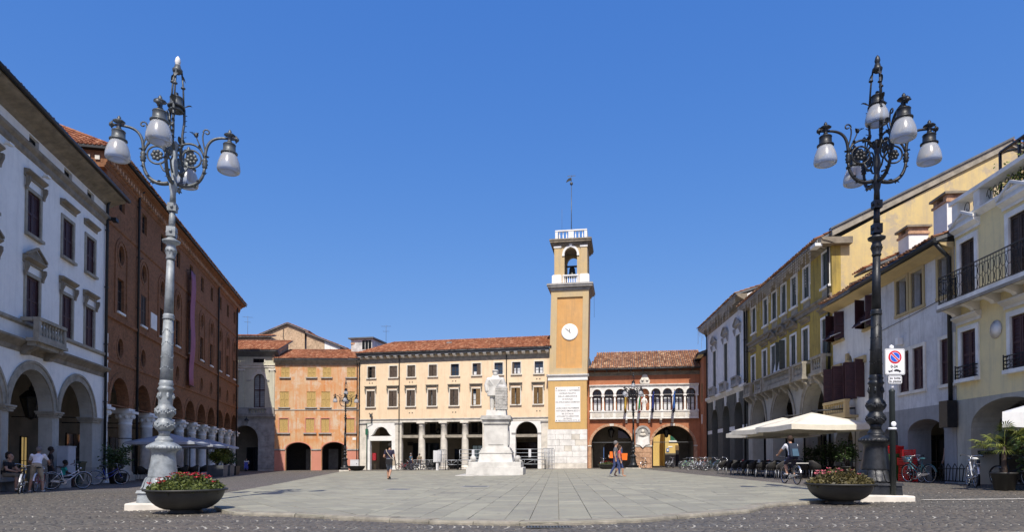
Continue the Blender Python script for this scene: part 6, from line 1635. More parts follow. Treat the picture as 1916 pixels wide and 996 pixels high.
# ---------------------------------------------------------------- figures: limbs swept from joints, fused into one skin
def fuse(mb, voxel, smooth=6):
    me = mb.mesh('skin', 'stone_grey'); o = bpy.data.objects.new('skin', me); COL.objects.link(o)
    r = o.modifiers.new('r', 'REMESH'); r.mode = 'VOXEL'; r.voxel_size = voxel; r.use_smooth_shade = True
    s = o.modifiers.new('s', 'SMOOTH'); s.iterations = smooth; s.factor = .5
    dg = bpy.context.evaluated_depsgraph_get(); out = bpy.data.meshes.new_from_object(o.evaluated_get(dg))
    bpy.data.objects.remove(o); bpy.data.meshes.remove(me); out.materials.clear()
    return out
def limb(mb, pts, rs, n=10):
    P = [Vector(p) for p in pts]
    mb.tube(P, rs, n)
    for p, r in zip(P, rs): mb.ball(p, r, n, 7)
def ell(mb, c, r, n=14, m=10): mb.ball(c, 1.0, n, m, r)
def hand(mb, w, d, side, curl=.5, s=1.0, segs=None):
    """palm with four fingers and a thumb; w wrist, d direction of the hand, side = thumb side"""
    w, d, side = Vector(w), Vector(d).normalized(), Vector(side).normalized(); nrm = d.cross(side).normalized()
    c = w+d*.045*s
    limb(mb, [w, w+d*.08*s], [.028*s, .034*s], 8)
    for i, (off, L) in enumerate(((-.030, .062), (-.010, .074), (.010, .078), (.030, .070))):
        b0 = w+d*.085*s+side*off*s
        b1 = b0+(d*cos(curl*.6)+nrm*sin(curl*.6))*L*.55*s; b2 = b1+(d*cos(curl*1.6)+nrm*sin(curl*1.6))*L*.5*s
        limb(mb, [b0, b1, b2], [.0115*s, .0105*s, .009*s], 6)
    t0 = w+d*.03*s+side*.03*s; t1 = t0+(side*.75+d*.65).normalized()*.038*s; t2 = t1+(side*.3+d*.8+nrm*.3).normalized()*.034*s
    limb(mb, [t0, t1, t2], [.014*s, .012*s, .010*s], 6)
for nm, c in (('skin', (.42, .24, .16)), ('skin_dark', (.07, .04, .03)), ('hair_dark', (.02, .016, .014)), ('hair_grey', (.16, .15, .15)), ('hair_brown', (.05, .03, .02)), ('cloth_navy', (.022, .02, .045)), ('cloth_greyshort', (.16, .18, .22)), ('cloth_jeans', (.045, .065, .16)),
              ('cloth_print', (.13, .135, .15)), ('cloth_white', (.72, .73, .78)), ('cloth_beige', (.36, .30, .21)), ('cloth_black', (.015, .015, .018)), ('cloth_teal', (.03, .34, .28)), ('cloth_khaki', (.20, .17, .12)), ('cloth_orange', (.75, .16, .02)), ('shoe_dark', (.03, .035, .03)),
              ('shoe_white', (.7, .7, .68)), ('bag_strap', (.40, .33, .24)), ('bag_grey', (.10, .10, .105)), ('pack_navy', (.02, .03, .05)), ('pack_blue', (.05, .10, .15)), ('cloth_pink', (.55, .12, .12)), ('sole', (.25, .25, .24))):
    plain(nm, c, .8 if 'skin' not in nm else .55, var=.12, scale=9, bmp=.25, bd=.006, spec=.3)
def person(label, loc, rz, J, mats, h=1.75, hair='hair_dark', hairlen=0.0, cat='person', voxel=.0135, sleeves=.5, shorts=True, group=None, hands=((1, 0, 0), (1, 0, 0)), curl=.6, bald=False, look=0.0):
    """J: joints in metres (x right, -y front, z up) for a figure; mats: shirt, trousers, shoe, skin"""
    P = {k: Vector(v) for k, v in J.items()}
    mb = MB()
    pel, chest, neck, head = P['pelvis'], P['chest'], P['neck'], P['head']
    up = (chest-pel).normalized()
    sx = (P['shR']-P['shL']).normalized(); fr = sx.cross(up).normalized()
    hx = (P['hipR']-P['hipL']).normalized()
    # torso as stacked ellipses
    k = len(mb.v); n = 16; rows = 9
    for i in range(rows):
        t = i/(rows-1); c = pel.lerp(neck, t)+fr*0.0
        a = (.150, .165, .158, .145, .150, .170, .185, .150, .06)[i]; b = (.110, .120, .112, .10, .105, .118, .115, .085, .055)[i]
        ax = hx.lerp(sx, min(1, t*1.3)).normalized(); bx = ax.cross(up).normalized()
        for j in range(n):
            q = 2*pi*j/n; mb.v.append(tuple(c+ax*(a*cos(q))+bx*(b*sin(q))))
    for i in range(rows-1):
        for j in range(n): mb.face((k+i*n+j, k+i*n+(j+1) % n, k+(i+1)*n+(j+1) % n, k+(i+1)*n+j))
    mb.face([k+j for j in reversed(range(n))]); mb.face([k+(rows-1)*n+j for j in range(n)])
    ell(mb, pel, (.15, .12, .12))
    # neck and head with brow, nose, chin, ears
    limb(mb, [neck-up*.03, head-Vector((0, 0, .08))], [.062, .056], 10)
    hd = Matrix.Rotation(look, 4, 'Z')
    def H(x, y, z): v = hd @ Vector((x, y, z)); return head+v
    ell(mb, H(0, .012, .025), (.076, .095, .10)); ell(mb, H(0, -.02, -.05), (.058, .07, .075)); ell(mb, H(0, -.065, -.085), (.03, .028, .026))
    limb(mb, [H(0, -.088, .03), H(0, -.108, -.025)], [.010, .016], 6); ell(mb, H(0, -.078, -.062), (.028, .016, .010)); ell(mb, H(0, -.08, .035), (.05, .016, .012))
    for s in (-1, 1): ell(mb, H(s*.078, .01, -.01), (.010, .022, .034), 8, 6)
    for s in 'LR':
        sh, el, wr = P['sh'+s], P['el'+s], P['wr'+s]
        limb(mb, [sh, sh.lerp(el, .5), el, el.lerp(wr, .4), wr], [.068, .054, .046, .044, .030], 10)
        hp, kn, an = P['hip'+s], P['kn'+s], P['an'+s]
        limb(mb, [hp, hp.lerp(kn, .45), kn, kn.lerp(an, .35), an], [.098, .088, .060, .062, .040], 12)
        toe = P['toe'+s]; f = (toe-an); f.z = f.z*.5
        limb(mb, [an-Vector((0, 0, .045)), (an-Vector((0, 0, .055))).lerp(toe, .6), toe], [.045, .045, .034], 8)
        d = (wr-el).normalized(); sd = fr if abs(d.dot(fr)) < .8 else sx
        sd = (sd-d*sd.dot(d)).normalized()
        hand(mb, wr, d, sd, curl)
    me = fuse(mb, voxel)
    # clothing regions from the nearest bone
    bones = [('shirt', pel, neck, .0)]
    for s in 'LR':
        bones += [('arm', P['sh'+s], P['el'+s], 0), ('fore', P['el'+s], P['wr'+s], 0), ('hand', P['wr'+s], P['wr'+s]+(P['wr'+s]-P['el'+s])*.6, 0), ('thigh', P['hip'+s], P['kn'+s], 0), ('shin', P['kn'+s], P['an'+s], 0), ('foot', P['an'+s]-Vector((0, 0, .06)), P['toe'+s], 0)]
    bones += [('head', neck+up*.02, head+Vector((0, 0, .05)), 0)]
    names = ['shirt', 'trousers', 'shoe', 'skin']
    for m_ in mats: me.materials.append(MT[m_])
    waist = pel+up*.07
    for p in me.polygons:
        c = p.center; best = None
        for nme, a, b_, _ in bones:
            ab = b_-a; t = max(0, min(1, (c-a).dot(ab)/max(1e-6, ab.length_squared))); d = (c-a-ab*t).length
            d /= {'shirt': .15, 'thigh': .095, 'shin': .062, 'arm': .06, 'fore': .05, 'hand': .04, 'foot': .05, 'head': .09}[nme]
            if best is None or d < best[0]: best = (d, nme, t)
        _, nme, t = best
        i = {'shirt': 0, 'head': 3, 'hand': 3, 'foot': 2, 'thigh': 1, 'shin': 1, 'arm': 0, 'fore': 0}[nme]
        if nme == 'shirt' and (c-waist).dot(up) < 0: i = 1
        if nme == 'arm' and t > sleeves: i = 3
        if nme == 'fore' and sleeves <= 1: i = 3
        if shorts and nme == 'shin': i = 3
        if nme == 'shin' and t > .93: i = 2 if not shorts else 3
        if nme == 'shirt' and t > .97: i = 3
        p.material_index = i; p.use_smooth = True
    o = link('person', me, None, loc, (0, 0, rz)); o.scale = (h/1.75,)*3
    tag(o, label, cat, group)
    if not bald:
        hb = MB(); ell(hb, H(0, .02, .04), (.084, .101, .098), 16, 12)
        if hairlen: ell(hb, H(0, .06, -.02-hairlen*.4), (.085, .06, .06+hairlen))
        # cut away over the face
        keep = []
        for f in hb.f:
            c = sum((Vector(hb.v[i]) for i in f), Vector())/len(f)-head; c = hd.inverted() @ c
            keep.append(not (c.y < -.035 and c.z < .075) and not (c.z < -.045 and not hairlen) and not (c.y < 0 and c.z < -.01))
        hb.sm = [s for s, k_ in zip(hb.sm, keep) if k_]; hb.tint = [0]*sum(keep); hb.mi = [0]*sum(keep); hb.f = [f for f, k_ in zip(hb.f, keep) if k_]
        ho = hb.build('hair', hair, o); ho.modifiers.new('t', 'SOLIDIFY').thickness = -.012
    e = MB()
    for s in (-1, 1): ell(e, H(s*.03, -.079, .012), (.011, .008, .007), 8, 6)
    e.build('eyes', 'hair_dark', o)
    return o
def stand(**kw):
    J = dict(pelvis=(0, 0, .96), chest=(0, 0, 1.25), neck=(0, .01, 1.47), head=(0, -.02, 1.63), shL=(-.185, 0, 1.40), shR=(.185, 0, 1.40), elL=(-.24, .02, 1.12), elR=(.24, .02, 1.12), wrL=(-.25, -.06, .87), wrR=(.25, -.06, .87),
             hipL=(-.09, 0, .92), hipR=(.09, 0, .92), knL=(-.10, -.01, .50), knR=(.10, -.01, .50), anL=(-.10, .02, .10), anR=(.10, .02, .10), toeL=(-.12, -.15, .035), toeR=(.12, -.15, .035))
    J.update(kw); return J
# ---------------------------------------------------------------- monument
def monument():
    x, y = -1.35, 39.6
    b = thing('statue_monument', 'white marble monument with a standing figure seen from behind on a tall pedestal', 'monument', (x+.42, y+.6, gz(x)+PH), RAD(-4))
    for nm, (w, d, z0, z1) in (('ground_slab', (2.25, 2.2, -.08, .02)), ('step', (1.70, 1.66, .021, .46)), ('step', (1.57, 1.53, .461, .80))):
        o = MB().box(-w, w, -d, d, z0, z1).build(nm, 'marble' if nm == 'step' else 'marble_dirty', b); q = o.modifiers.new('b', 'BEVEL'); q.width = .02; q.segments = 2
    m = MB(); m.frus(0, 0, 1.04, 1.04, .801, .96, .96, 1.32); m.build('die_base', 'marble', b)
    m = MB()
    for (a, z0, z1) in ((1.0, 1.321, 1.40), (.95, 1.40, 1.50), (.88, 1.50, 1.62), (.82, 1.62, 1.68)): m.box(-a, a, -a, a, z0+.001, z1)
    m.build('base_moulding', 'marble', b)
    m = MB(); m.box(-.72, .72, -.72, .72, 1.681, 3.05); die = m.build('die', 'marble', b)
    for rot in range(4):
        p = [(-.46, 1.85), (.46, 1.85), (.46, 2.74), (.38, 2.76), (.34, 2.88), (-.34, 2.88), (-.38, 2.76), (-.46, 2.74)]
        q = MB().prism(p, -.755, -.715, 'y'); q.xf(Matrix.Rotation(rot*pi/2, 4, 'Z')); q.build('panel', 'marble', die)
    m = MB()
    for (a, z0, z1) in ((.75, 3.051, 3.12), (.80, 3.12, 3.3), (.84, 3.30, 3.38), (.92, 3.38, 3.55), (.88, 3.55, 3.62)): m.box(-a, a, -a, a, z0+.001, z1)
    m.build('cap_moulding', 'marble_dirty', b)
    m = MB(); m.frus(0, 0, .62, .62, 3.622, .58, .60, 3.98); m.build('figure_base', 'marble', b)
    # figure from behind: frock coat, cap, one arm bent, beside a bundle of wicker work
    f = MB(); z = 3.98; S = 1.34
    def Q(x_, y_, z_): return (x_*S-.10, y_*S, z+z_*S)
    limb(f, [Q(-.15, .03, .08), Q(-.14, .0, .5), Q(-.12, 0, .95)], [.10*S, .125*S, .16*S]); limb(f, [Q(.12, -.12, .08), Q(.12, -.06, .5), Q(.10, 0, .95)], [.10*S, .125*S, .16*S])
    for xx, yy in ((-.16, .10), (.12, -.04)): limb(f, [Q(xx, yy-.12, .05), Q(xx-.01, yy+.1, .045)], [.065*S, .05*S])
    k = len(f.v); f.lathe([(.37*S, z+.66*S), (.345*S, z+.80*S), (.295*S, z+1.02*S), (.285*S, z+1.1*S), (.32*S, z+1.3*S), (.34*S, z+1.42*S), (.27*S, z+1.52*S), (.10*S, z+1.58*S)], 24)
    for i in range(k, len(f.v)): p = f.v[i]; f.v[i] = (p[0]*1.04-.10, p[1]*.66, p[2])
    ell(f, Q(0, -.0, 1.71), (.112*S, .125*S, .14*S)); limb(f, [Q(0, 0, 1.5), Q(0, 0, 1.66)], [.09*S, .085*S]); ell(f, Q(0, 0, 1.835), (.155*S, .16*S, .055*S)); limb(f, [Q(-.12, .06, 1.78), Q(.12, .06, 1.78)], [.035*S, .035*S]); limb(f, [Q(-.1, 0, 1.57), Q(.1, 0, 1.57)], [.07*S, .07*S])
    limb(f, [Q(-.31, 0, 1.42), Q(-.41, .02, 1.18), Q(-.40, -.05, .92)], [.125*S, .115*S, .085*S]); limb(f, [Q(.31, 0, 1.42), Q(.41, -.02, 1.16), Q(.36, -.10, .96)], [.125*S, .115*S, .085*S])
    hand(f, Q(-.41, -.05, .93), (.1, -.1, -1), (0, 1, 0), .5, S*1.1); hand(f, Q(.36, -.10, .98), (-.2, -.3, -.9), (0, 0, 1), .5, S*1.1)
    for i in range(9):      # coat folds
        a = -1.4+i*.35; f.tube([Q(.24*sin(a), -.15*cos(a), 1.04), Q(.33*sin(a), -.215*cos(a), .70)], .026*S, 6)
    for sg in (-1, 1): f.tube([Q(sg*.26, -.16, 1.40), Q(sg*.12, -.185, 1.2), Q(sg*.02, -.17, 1.05)], .018*S, 6)
    me = fuse(f, .022, 3); me.materials.append(MT['marble']); link('figure', me, b)
    w = MB(); RW_ = random.Random(6); X0, X1, Y0, Y1, HH = -.02, .64, -.62, -.16, 1.38
    w.box(X0, X1, Y0, Y1, z, z+HH)
    for i in range(14):
        zz = z+.02+i*.096
        for j in range(6):
            xx = X0+j*(X1-X0)/6
            w.box(xx+.008, xx+(X1-X0)/6-.008-RW_.uniform(0, .02), Y0-.012-RW_.uniform(0, .05), Y0+.01, zz+.008, zz+.082)
        for j in range(4):
            w.box(X1-.01, X1+.02+RW_.uniform(0, .03), Y0+j*.115, Y0+j*.115+.10, zz+.01, zz+.08); w.box(X0-.02-RW_.uniform(0, .03), X0+.01, Y0+j*.115, Y0+j*.115+.10, zz+.01, zz+.08)
    w.ball(((X0+X1)/2, -.38, z+HH), .36, 14, 8, (1, .72, .55)); w.build('brickwork_stump', 'marble_dirty', b)
    for sx in (-1, 1):      # small sculpted heads at the pedestal corners
        m = MB(); m.ball((sx*1.35, -1.0, 1.0), .2, 10, 7); m.tube([(sx*1.35, -1.0, .95), (sx*1.6, -1.25, .82)], .07, 6); m.build('side_ornament', 'marble_dirty', b)
monument()
# ---------------------------------------------------------------- no-parking sign
plain('sign_white', (.80, .81, .82), .4, var=.04, bmp=0); plain('sign_red', (.60, .015, .03), .4, var=.05, bmp=0); plain('sign_blue', (.01, .10, .62), .4, var=.05, bmp=0); plain('sign_grey', (.28, .29, .28), .5, var=.1, bmp=0); plain('post_green', (.015, .022, .022), .5, var=.2)
def parking_sign():
    b = thing('no_parking_sign', 'no-parking sign with blue and red disc on a dark post', 'sign', (8.42, 14.4, gz(8.42)), 0)
    m = MB(); m.lathe([(.10, -.05), (.10, .03), (.062, .06)], 16); m.lathe([(.060, .06), (.058, 2.42), (.064, 2.44), (.064, 2.47), (.03, 2.5)], 16); m.build('post', 'post_green', b)
    m = MB(); m.lathe([(.026, 2.5), (.045, 2.56), (.03, 2.62), (.03, 3.36), (.05, 3.40), (.045, 3.46), (.0001, 3.49)], 12); m.build('finial_post', 'sign_white', b)
    m = MB(); m.torus((0, 0, 1.62), .062, .03, 16, 6, 'z'); m.ball((.0, -.055, 1.72), .06, 12, 8, (1, .4, 1)); m.build('sticker', 'sign_white', b)
    def rrect(w, h, r=.04, n=5): 
        p = []
        for (cx, cz, a0) in ((w-r, -h+r, -pi/2), (w-r, h-r, 0), (-w+r, h-r, pi/2), (-w+r, -h+r, pi)):
            for i in range(n+1): a = a0+pi/2*i/n; p.append((cx+r*cos(a), cz+r*sin(a)))
        return p
    def plate(nm, w, h, z):
        o = MB().prism(rrect(w, h), -.075, -.05, 'y').build(nm, 'sign_grey', b, (.03, 0, z)); MB().prism(rrect(w-.008, h-.008), -.079, -.0755, 'y').build('face', 'sign_white', o)
        m = MB(); ar, br = rrect(w-.018, h-.018, .034), rrect(w-.024, h-.024, .03); k = len(m.v)
        m.v += [(p[0], -.0805, p[1]) for p in ar]+[(p[0], -.0805, p[1]) for p in br]; n = len(ar)
        for i in range(n): j = (i+1) % n; m.face((k+i, k+j, k+n+j, k+n+i))
        m.build('border', 'clock_black', o); return o
    o = plate('sign_plate', .225, .295, 3.10)
    d = MB().lathe([(.145, 0), (.145, .003)], 40, (0, -.0795, .10), axis='y').build('red_ring', 'sign_red', o)
    MB().lathe([(.108, 0), (.108, .003)], 36, (0, -.083, .10), axis='y').build('white_ring', 'sign_white', o); MB().lathe([(.100, 0), (.100, .003)], 36, (0, -.0865, .10), axis='y').build('blue_disc', 'sign_blue', o)
    for w, y, mt in ((.026, -.0905, 'sign_white'), (.016, -.0915, 'sign_red')):
        q = MB().box(-w, w, y, y+.0008, -.112, .112); q.xf(Matrix.Rotation(RAD(-45), 4, 'Y')); q.xf(Matrix.Translation((0, 0, .10))); q.build('slash', mt, o)
    me = text_mesh('0-24', .085, bold=.002); me.materials.append(MT['clock_black']); link('lettering', me, o, (-.02, -.081, -.135), (pi/2, 0, 0))
    t = MB()
    t.prism([(-.15, -.225), (-.06, -.225), (-.05, -.21), (-.06, -.20), (-.15, -.20)], -.082, -.0805, 'y'); t.prism([(-.09, -.2), (-.075, -.2), (-.045, -.165), (-.055, -.16)], -.0825, -.0810, 'y')
    t.prism([(-.035, -.195), (0, -.175), (.03, -.165), (.08, -.178), (.13, -.205), (.14, -.225), (.07, -.222), (-.02, -.205)], -.082, -.0805, 'y')
    for (x_, z_) in ((-.12, -.23), (.0, -.208), (.10, -.228)): t.lathe([(.014, 0), (.014, .002)], 10, (x_, -.0805, z_), axis='y')
    t.build('tow_truck_symbol', 'clock_black', o)
    o = plate('lower_plate', .155, .095, 2.70)
    for i, s in enumerate(('su tutta', 'la piazza')):
        me = text_mesh(s, .075, bold=.001); me.materials.append(MT['clock_black']); link('lettering', me, o, (0, -.081, .012-i*.068), (pi/2, 0, 0))
parking_sign()
# ---------------------------------------------------------------- bicycles
for nm, c in (('bike_white', (.7, .7, .72)), ('bike_black', (.02, .02, .022)), ('bike_blue', (.03, .05, .3)), ('bike_silver', (.42, .43, .45)), ('bike_red', (.35, .02, .03)), ('bike_green', (.25, .5, .2)), ('bike_teal', (.05, .15, .17))): plain(nm, c, .35, metal=.2, var=.1, bmp=0)
plain('tyre', (.018, .018, .018), .8, bmp=0); plain('chrome', (.55, .56, .58), .25, metal=.9, var=.05, bmp=0); plain('saddle_black', (.02, .02, .02), .6, bmp=0); plain('saddle_blue', (.02, .25, .7), .6, bmp=0); plain('wicker', (.20, .13, .07), .8, var=.3)
def wheel_mb():
    m = MB(); m.torus((0, 0, 0), .325, .019, 28, 6); return m
def rim_mb():
    m = MB(); m.torus((0, 0, 0), .300, .011, 28, 5); m.lathe([(.025, -.05), (.025, .05)], 8, axis='y')
    for i in range(16):
        a = 2*pi*i/16; m.tube([(.02*cos(a+.5), (-1)**i*.03, .02*sin(a+.5)), (.3*cos(a), 0, .3*sin(a))], .0018, 3, cap=False)
    return m
def bike(label, loc, rz, frame='bike_black', saddle='saddle_black', fender='chrome', basket=None, lean=.08, guard='chrome', steer=0.0, group='bicycles in the square', s=1.0, rack=False):
    b = thing('bicycle', label, 'bicycle', loc, 0, group, rot=(lean, 0, rz)); b.scale = (s,)*3
    fa, ra = (.53, 0, .345), (-.53, 0, .345)
    for i, p in enumerate((ra, fa)):
        w = link('wheel', cached('bike_wheel', wheel_mb, 'tyre'), b, p, (0, 0, steer if i else 0)); link('rim', cached('bike_rim', rim_mb, 'chrome'), w)
    def fr():
        m = MB(); bb = (-.10, 0, .30); st = (-.22, 0, .78); hd = (.36, 0, .80); hl = (.39, 0, .66)
        m.tube([bb, st], .016, 6); m.tube([hl, (.1, 0, .42), bb], .018, 6); m.tube([(.37, 0, .76), (.05, 0, .55), (-.17, 0, .52)], .015, 6); m.tube([hl, hd], .02, 6)
        for y in (-.05, .05): m.tube([bb, (-.53, y, .345)], .010, 5); m.tube([(-.20, 0, .70), (-.53, y, .345)], .009, 5); m.tube([(.40, y*.8, .62), (.47, y*.9, .48), (.53, y, .345)], .011, 5)
        return m
    link('frame', cached(('bike_frame', frame), fr, frame), b)
    def hb():
        m = MB(); m.tube([(.35, 0, .8), (.335, 0, .95)], .013, 6); m.tube(bez((.16, -.30, .98), (.26, -.28, 1.06), (.38, -.12, 1.0), (.335, 0, .96), 8)+bez((.335, 0, .96), (.38, .12, 1.0), (.26, .28, 1.06), (.16, .30, .98), 8), .011, 6); m.ball((.44, 0, .84), .045, 8, 6); m.tube([(.44, 0, .84), (.37, 0, .8)], .008, 4); return m
    link('handlebar', cached('bike_bar', hb, 'chrome'), b)
    def gr():
        m = MB()
        for sg in (-1, 1): m.tube([(.15, sg*.30, .975), (.26, sg*.285, 1.02)], .017, 6)
        return m
    link('grips', cached('bike_grips', gr, 'tyre'), b)
    def sd():
        m = MB(); m.ball((-.26, 0, .90), .11, 10, 6, (1.25, .85, .35)); m.ball((-.12, 0, .895), .05, 8, 6, (1.6, .7, .5)); m.tube([(-.22, 0, .76), (-.23, 0, .88)], .012, 5); return m
    link('saddle', cached(('bike_saddle', saddle), sd, saddle), b)
    def fd():
        m = MB()
        for cx, a0, a1 in ((-.53, .2, 2.9), (.53, .5, 2.6)):
            n = 14; k = len(m.v)
            for i in range(n+1):
                a = a0+(a1-a0)*i/n
                for y, r in ((-.028, .352), (0, .366), (.028, .352)): m.v.append((cx+r*cos(a), y, .345+r*sin(a)))
            for i in range(n):
                for j in range(2): m.face((k+i*3+j, k+i*3+j+1, k+(i+1)*3+j+1, k+(i+1)*3+j), True)
        return m
    link('mudguards', cached(('bike_fender', fender), fd, fender), b)
    def cg():
        m = MB(); m.lathe([(.10, -.065), (.10, -.045)], 16, (-.10, 0, .30), axis='y'); m.prism([(-.10, .36), (-.53, .38), (-.53, .31), (-.10, .24)], .045, .06, 'y'); m.tube([(-.10, -.10, .30), (-.10, .12, .30)], .012, 5); m.tube([(-.10, .11, .30), (0.0, .11, .17)], .010, 5); m.tube([(-.10, -.1, .30), (-.2, -.1, .43)], .010, 5); m.box(-.04, .06, .09, .17, .155, .175); m.box(-.26, -.15, -.17, -.09, .42, .44); return m
    link('chain_guard', cached(('bike_guard', guard), cg, guard), b)
    if rack:
        link('luggage_rack', cached('bike_rack', lambda: MB().box(-.78, -.36, -.07, .07, .73, .745).tube([(-.7, -.06, .73), (-.53, -.06, .36)], .006, 4).tube([(-.7, .06, .73), (-.53, .06, .36)], .006, 4), 'chrome'), b)
    if basket:
        def bk():
            m = MB()
            for i in range(6): a = .10+.008*i; m.tube([(.42, -a-.02, .78+i*.04), (.42+a*1.4, -a-.02, .78+i*.04), (.42+a*1.4, a+.02, .78+i*.04), (.42, a+.02, .78+i*.04), (.42, -a-.02, .78+i*.04)], .008, 4)
            for x_ in (.42, .49, .56): m.tube([(x_, -.13, .78), (x_, -.16, .98)], .006, 4); m.tube([(x_, .13, .78), (x_, .16, .98)], .006, 4)
            m.box(.42, .57, -.12, .12, .775, .79); return m
        link('basket', cached(('bike_basket', basket), bk, basket), b)
    return b
def gp(x, y, dz=.02): return (x, y, gz(x)+dz)
def rp(u, out, dz=.0): p = RO+RD*u+RN*out; return (p.x, p.y, gz(p.x)+dz)
def lp(u, out, dz=.0): p = LO+LD*u+Vector((.97747, .21106, 0))*out; return (p.x, p.y, gz(p.x)+dz)
bike('black bicycle with bright blue saddle beside the red stacked crates', rp(37.0, .55), RRZ, 'bike_black', 'saddle_blue', 'chrome', None, .06)
bike('dark teal bicycle overlapping the blue-saddled one at the grey wall', rp(37.7, .75), RRZ+pi+.2, 'bike_teal', 'bike_teal', 'bike_teal', 'bike_teal', -.05)
bike('white city bicycle parked behind the palm pot', rp(41.2, 1.0), RRZ+pi-.35, 'bike_white', 'shoe_white', 'bike_white', None, .05, rack=True)
bike('bicycle deeper in shade beyond the palm', rp(42.6, .6), RRZ+.2, 'bike_black', 'saddle_black', 'bike_black')
rb = random.Random(12); fm = ['bike_silver', 'bike_blue', 'bike_green', 'bike_black', 'bike_silver', 'bike_white', 'bike_red', 'bike_black', 'bike_silver', 'bike_teal', 'bike_black', 'bike_silver']
desc = ['silver bicycle at the far left end of the dark arcade row', 'blue bicycle second from the left in the dark arcade row', 'pale green bicycle third in the dark arcade row', 'black bicycle with wicker basket in the dark arcade row', 'silver bicycle with basket mid-row by the dark arcade', 'white step-through bicycle mid-row by the dark arcade', 'red bicycle leaning mid-row by the dark arcade', 'black bicycle right of the red one by the dark arcade', 'silver bicycle near the first cafe chairs', 'teal bicycle near the first cafe chairs', 'black bicycle behind the first cafe chairs', 'last silver bicycle of the arcade row beside the olive palazzo']
for i in range(12):
    bike(desc[i], rp(3.2+i*1.02+rb.uniform(-.15, .15), 2.4+rb.uniform(-.3, .5)), RRZ+pi/2+rb.uniform(-.5, .9), fm[i], 'saddle_black', rb.choice(('chrome', 'bike_black', 'bike_white')), 'wicker' if i in (3, 4, 7) else None, rb.uniform(-.12, .12), group='bicycles parked along the dark arcade', steer=rb.uniform(-.5, .5))
for i, (x, y, r, f, t) in enumerate(((-10.9, 65.6, .4, 'bike_red', 'red bicycle parked before the cream portico'), (-10.2, 65.4, .7, 'bike_black', 'black bicycle leaning by the first cream column'), (-9.4, 65.6, .3, 'bike_silver', 'silver bicycle between cream columns'), (-8.7, 65.2, .5, 'bike_black', 'dark bicycle beside the white cabinet at the portico'))):
    bike(t, gp(x, y), r, f, lean=.1, group='bicycles by the cream portico')
for (x, y, r, f, t) in ((9.3, 64.5, 1.2, 'bike_silver', 'bicycle standing in the left archway'), (13.0, 62.4, 1.0, 'bike_black', 'bicycle behind the far lamp at the loggia pier'), (15.6, 62.6, .8, 'bike_silver', 'bicycle at the left side of the right archway'), (19.2, 61.4, .6, 'bike_white', 'bicycle at the right side of the right archway')):
    bike(t, gp(x-.4, y), r, f, group='bicycles by the loggia archways')
bike('dark bicycle with curved handlebar at the far left arcade', lp(4.1, 1.9), LRZ+.35, 'bike_black', 'saddle_black', 'bike_silver', None, .1)
b_polo = bike('white-guarded bicycle under the man in the pale polo shirt', lp(5.7, 1.75), LRZ+.2, 'bike_red', 'saddle_black', 'bike_white', None, .05)
bike('white bicycle facing outward at the white palazzo arch', lp(7.6, 1.9), LRZ-1.0, 'bike_white', 'saddle_black', 'bike_white', None, .05, steer=.3)
bike('blue bicycle parked by the green bins on the left', lp(12.6, 1.6), LRZ-1.1, 'bike_blue', 'saddle_black', 'bike_silver', 'iron', .05)
# bike rack of bent loops by the grey house
rk = thing('bike_rack', 'dark steel bicycle rack with loops beside the grey house wall', 'bike rack', rp(39.5, .45), RRZ)
m = MB(); m.tube([(-1.1, 0, .12), (1.1, 0, .12)], .025, 6); m.tube([(-1.1, 0, .55), (1.1, 0, .55)], .02, 6); m.build('rails', 'iron', rk)
MB().tube([(1.15, 0, -.02), (1.15, 0, .85)], .045, 8).build('post', 'iron', rk)
for i in range(6): MB().tube([(-1.0+i*.38, .0, .12), (-.95+i*.38, -.02, .6), (-.85+i*.38, -.02, .72), (-.72+i*.38, -.02, .6), (-.78+i*.38, -.04, .12)], .016, 6).build('loop', 'iron', rk)
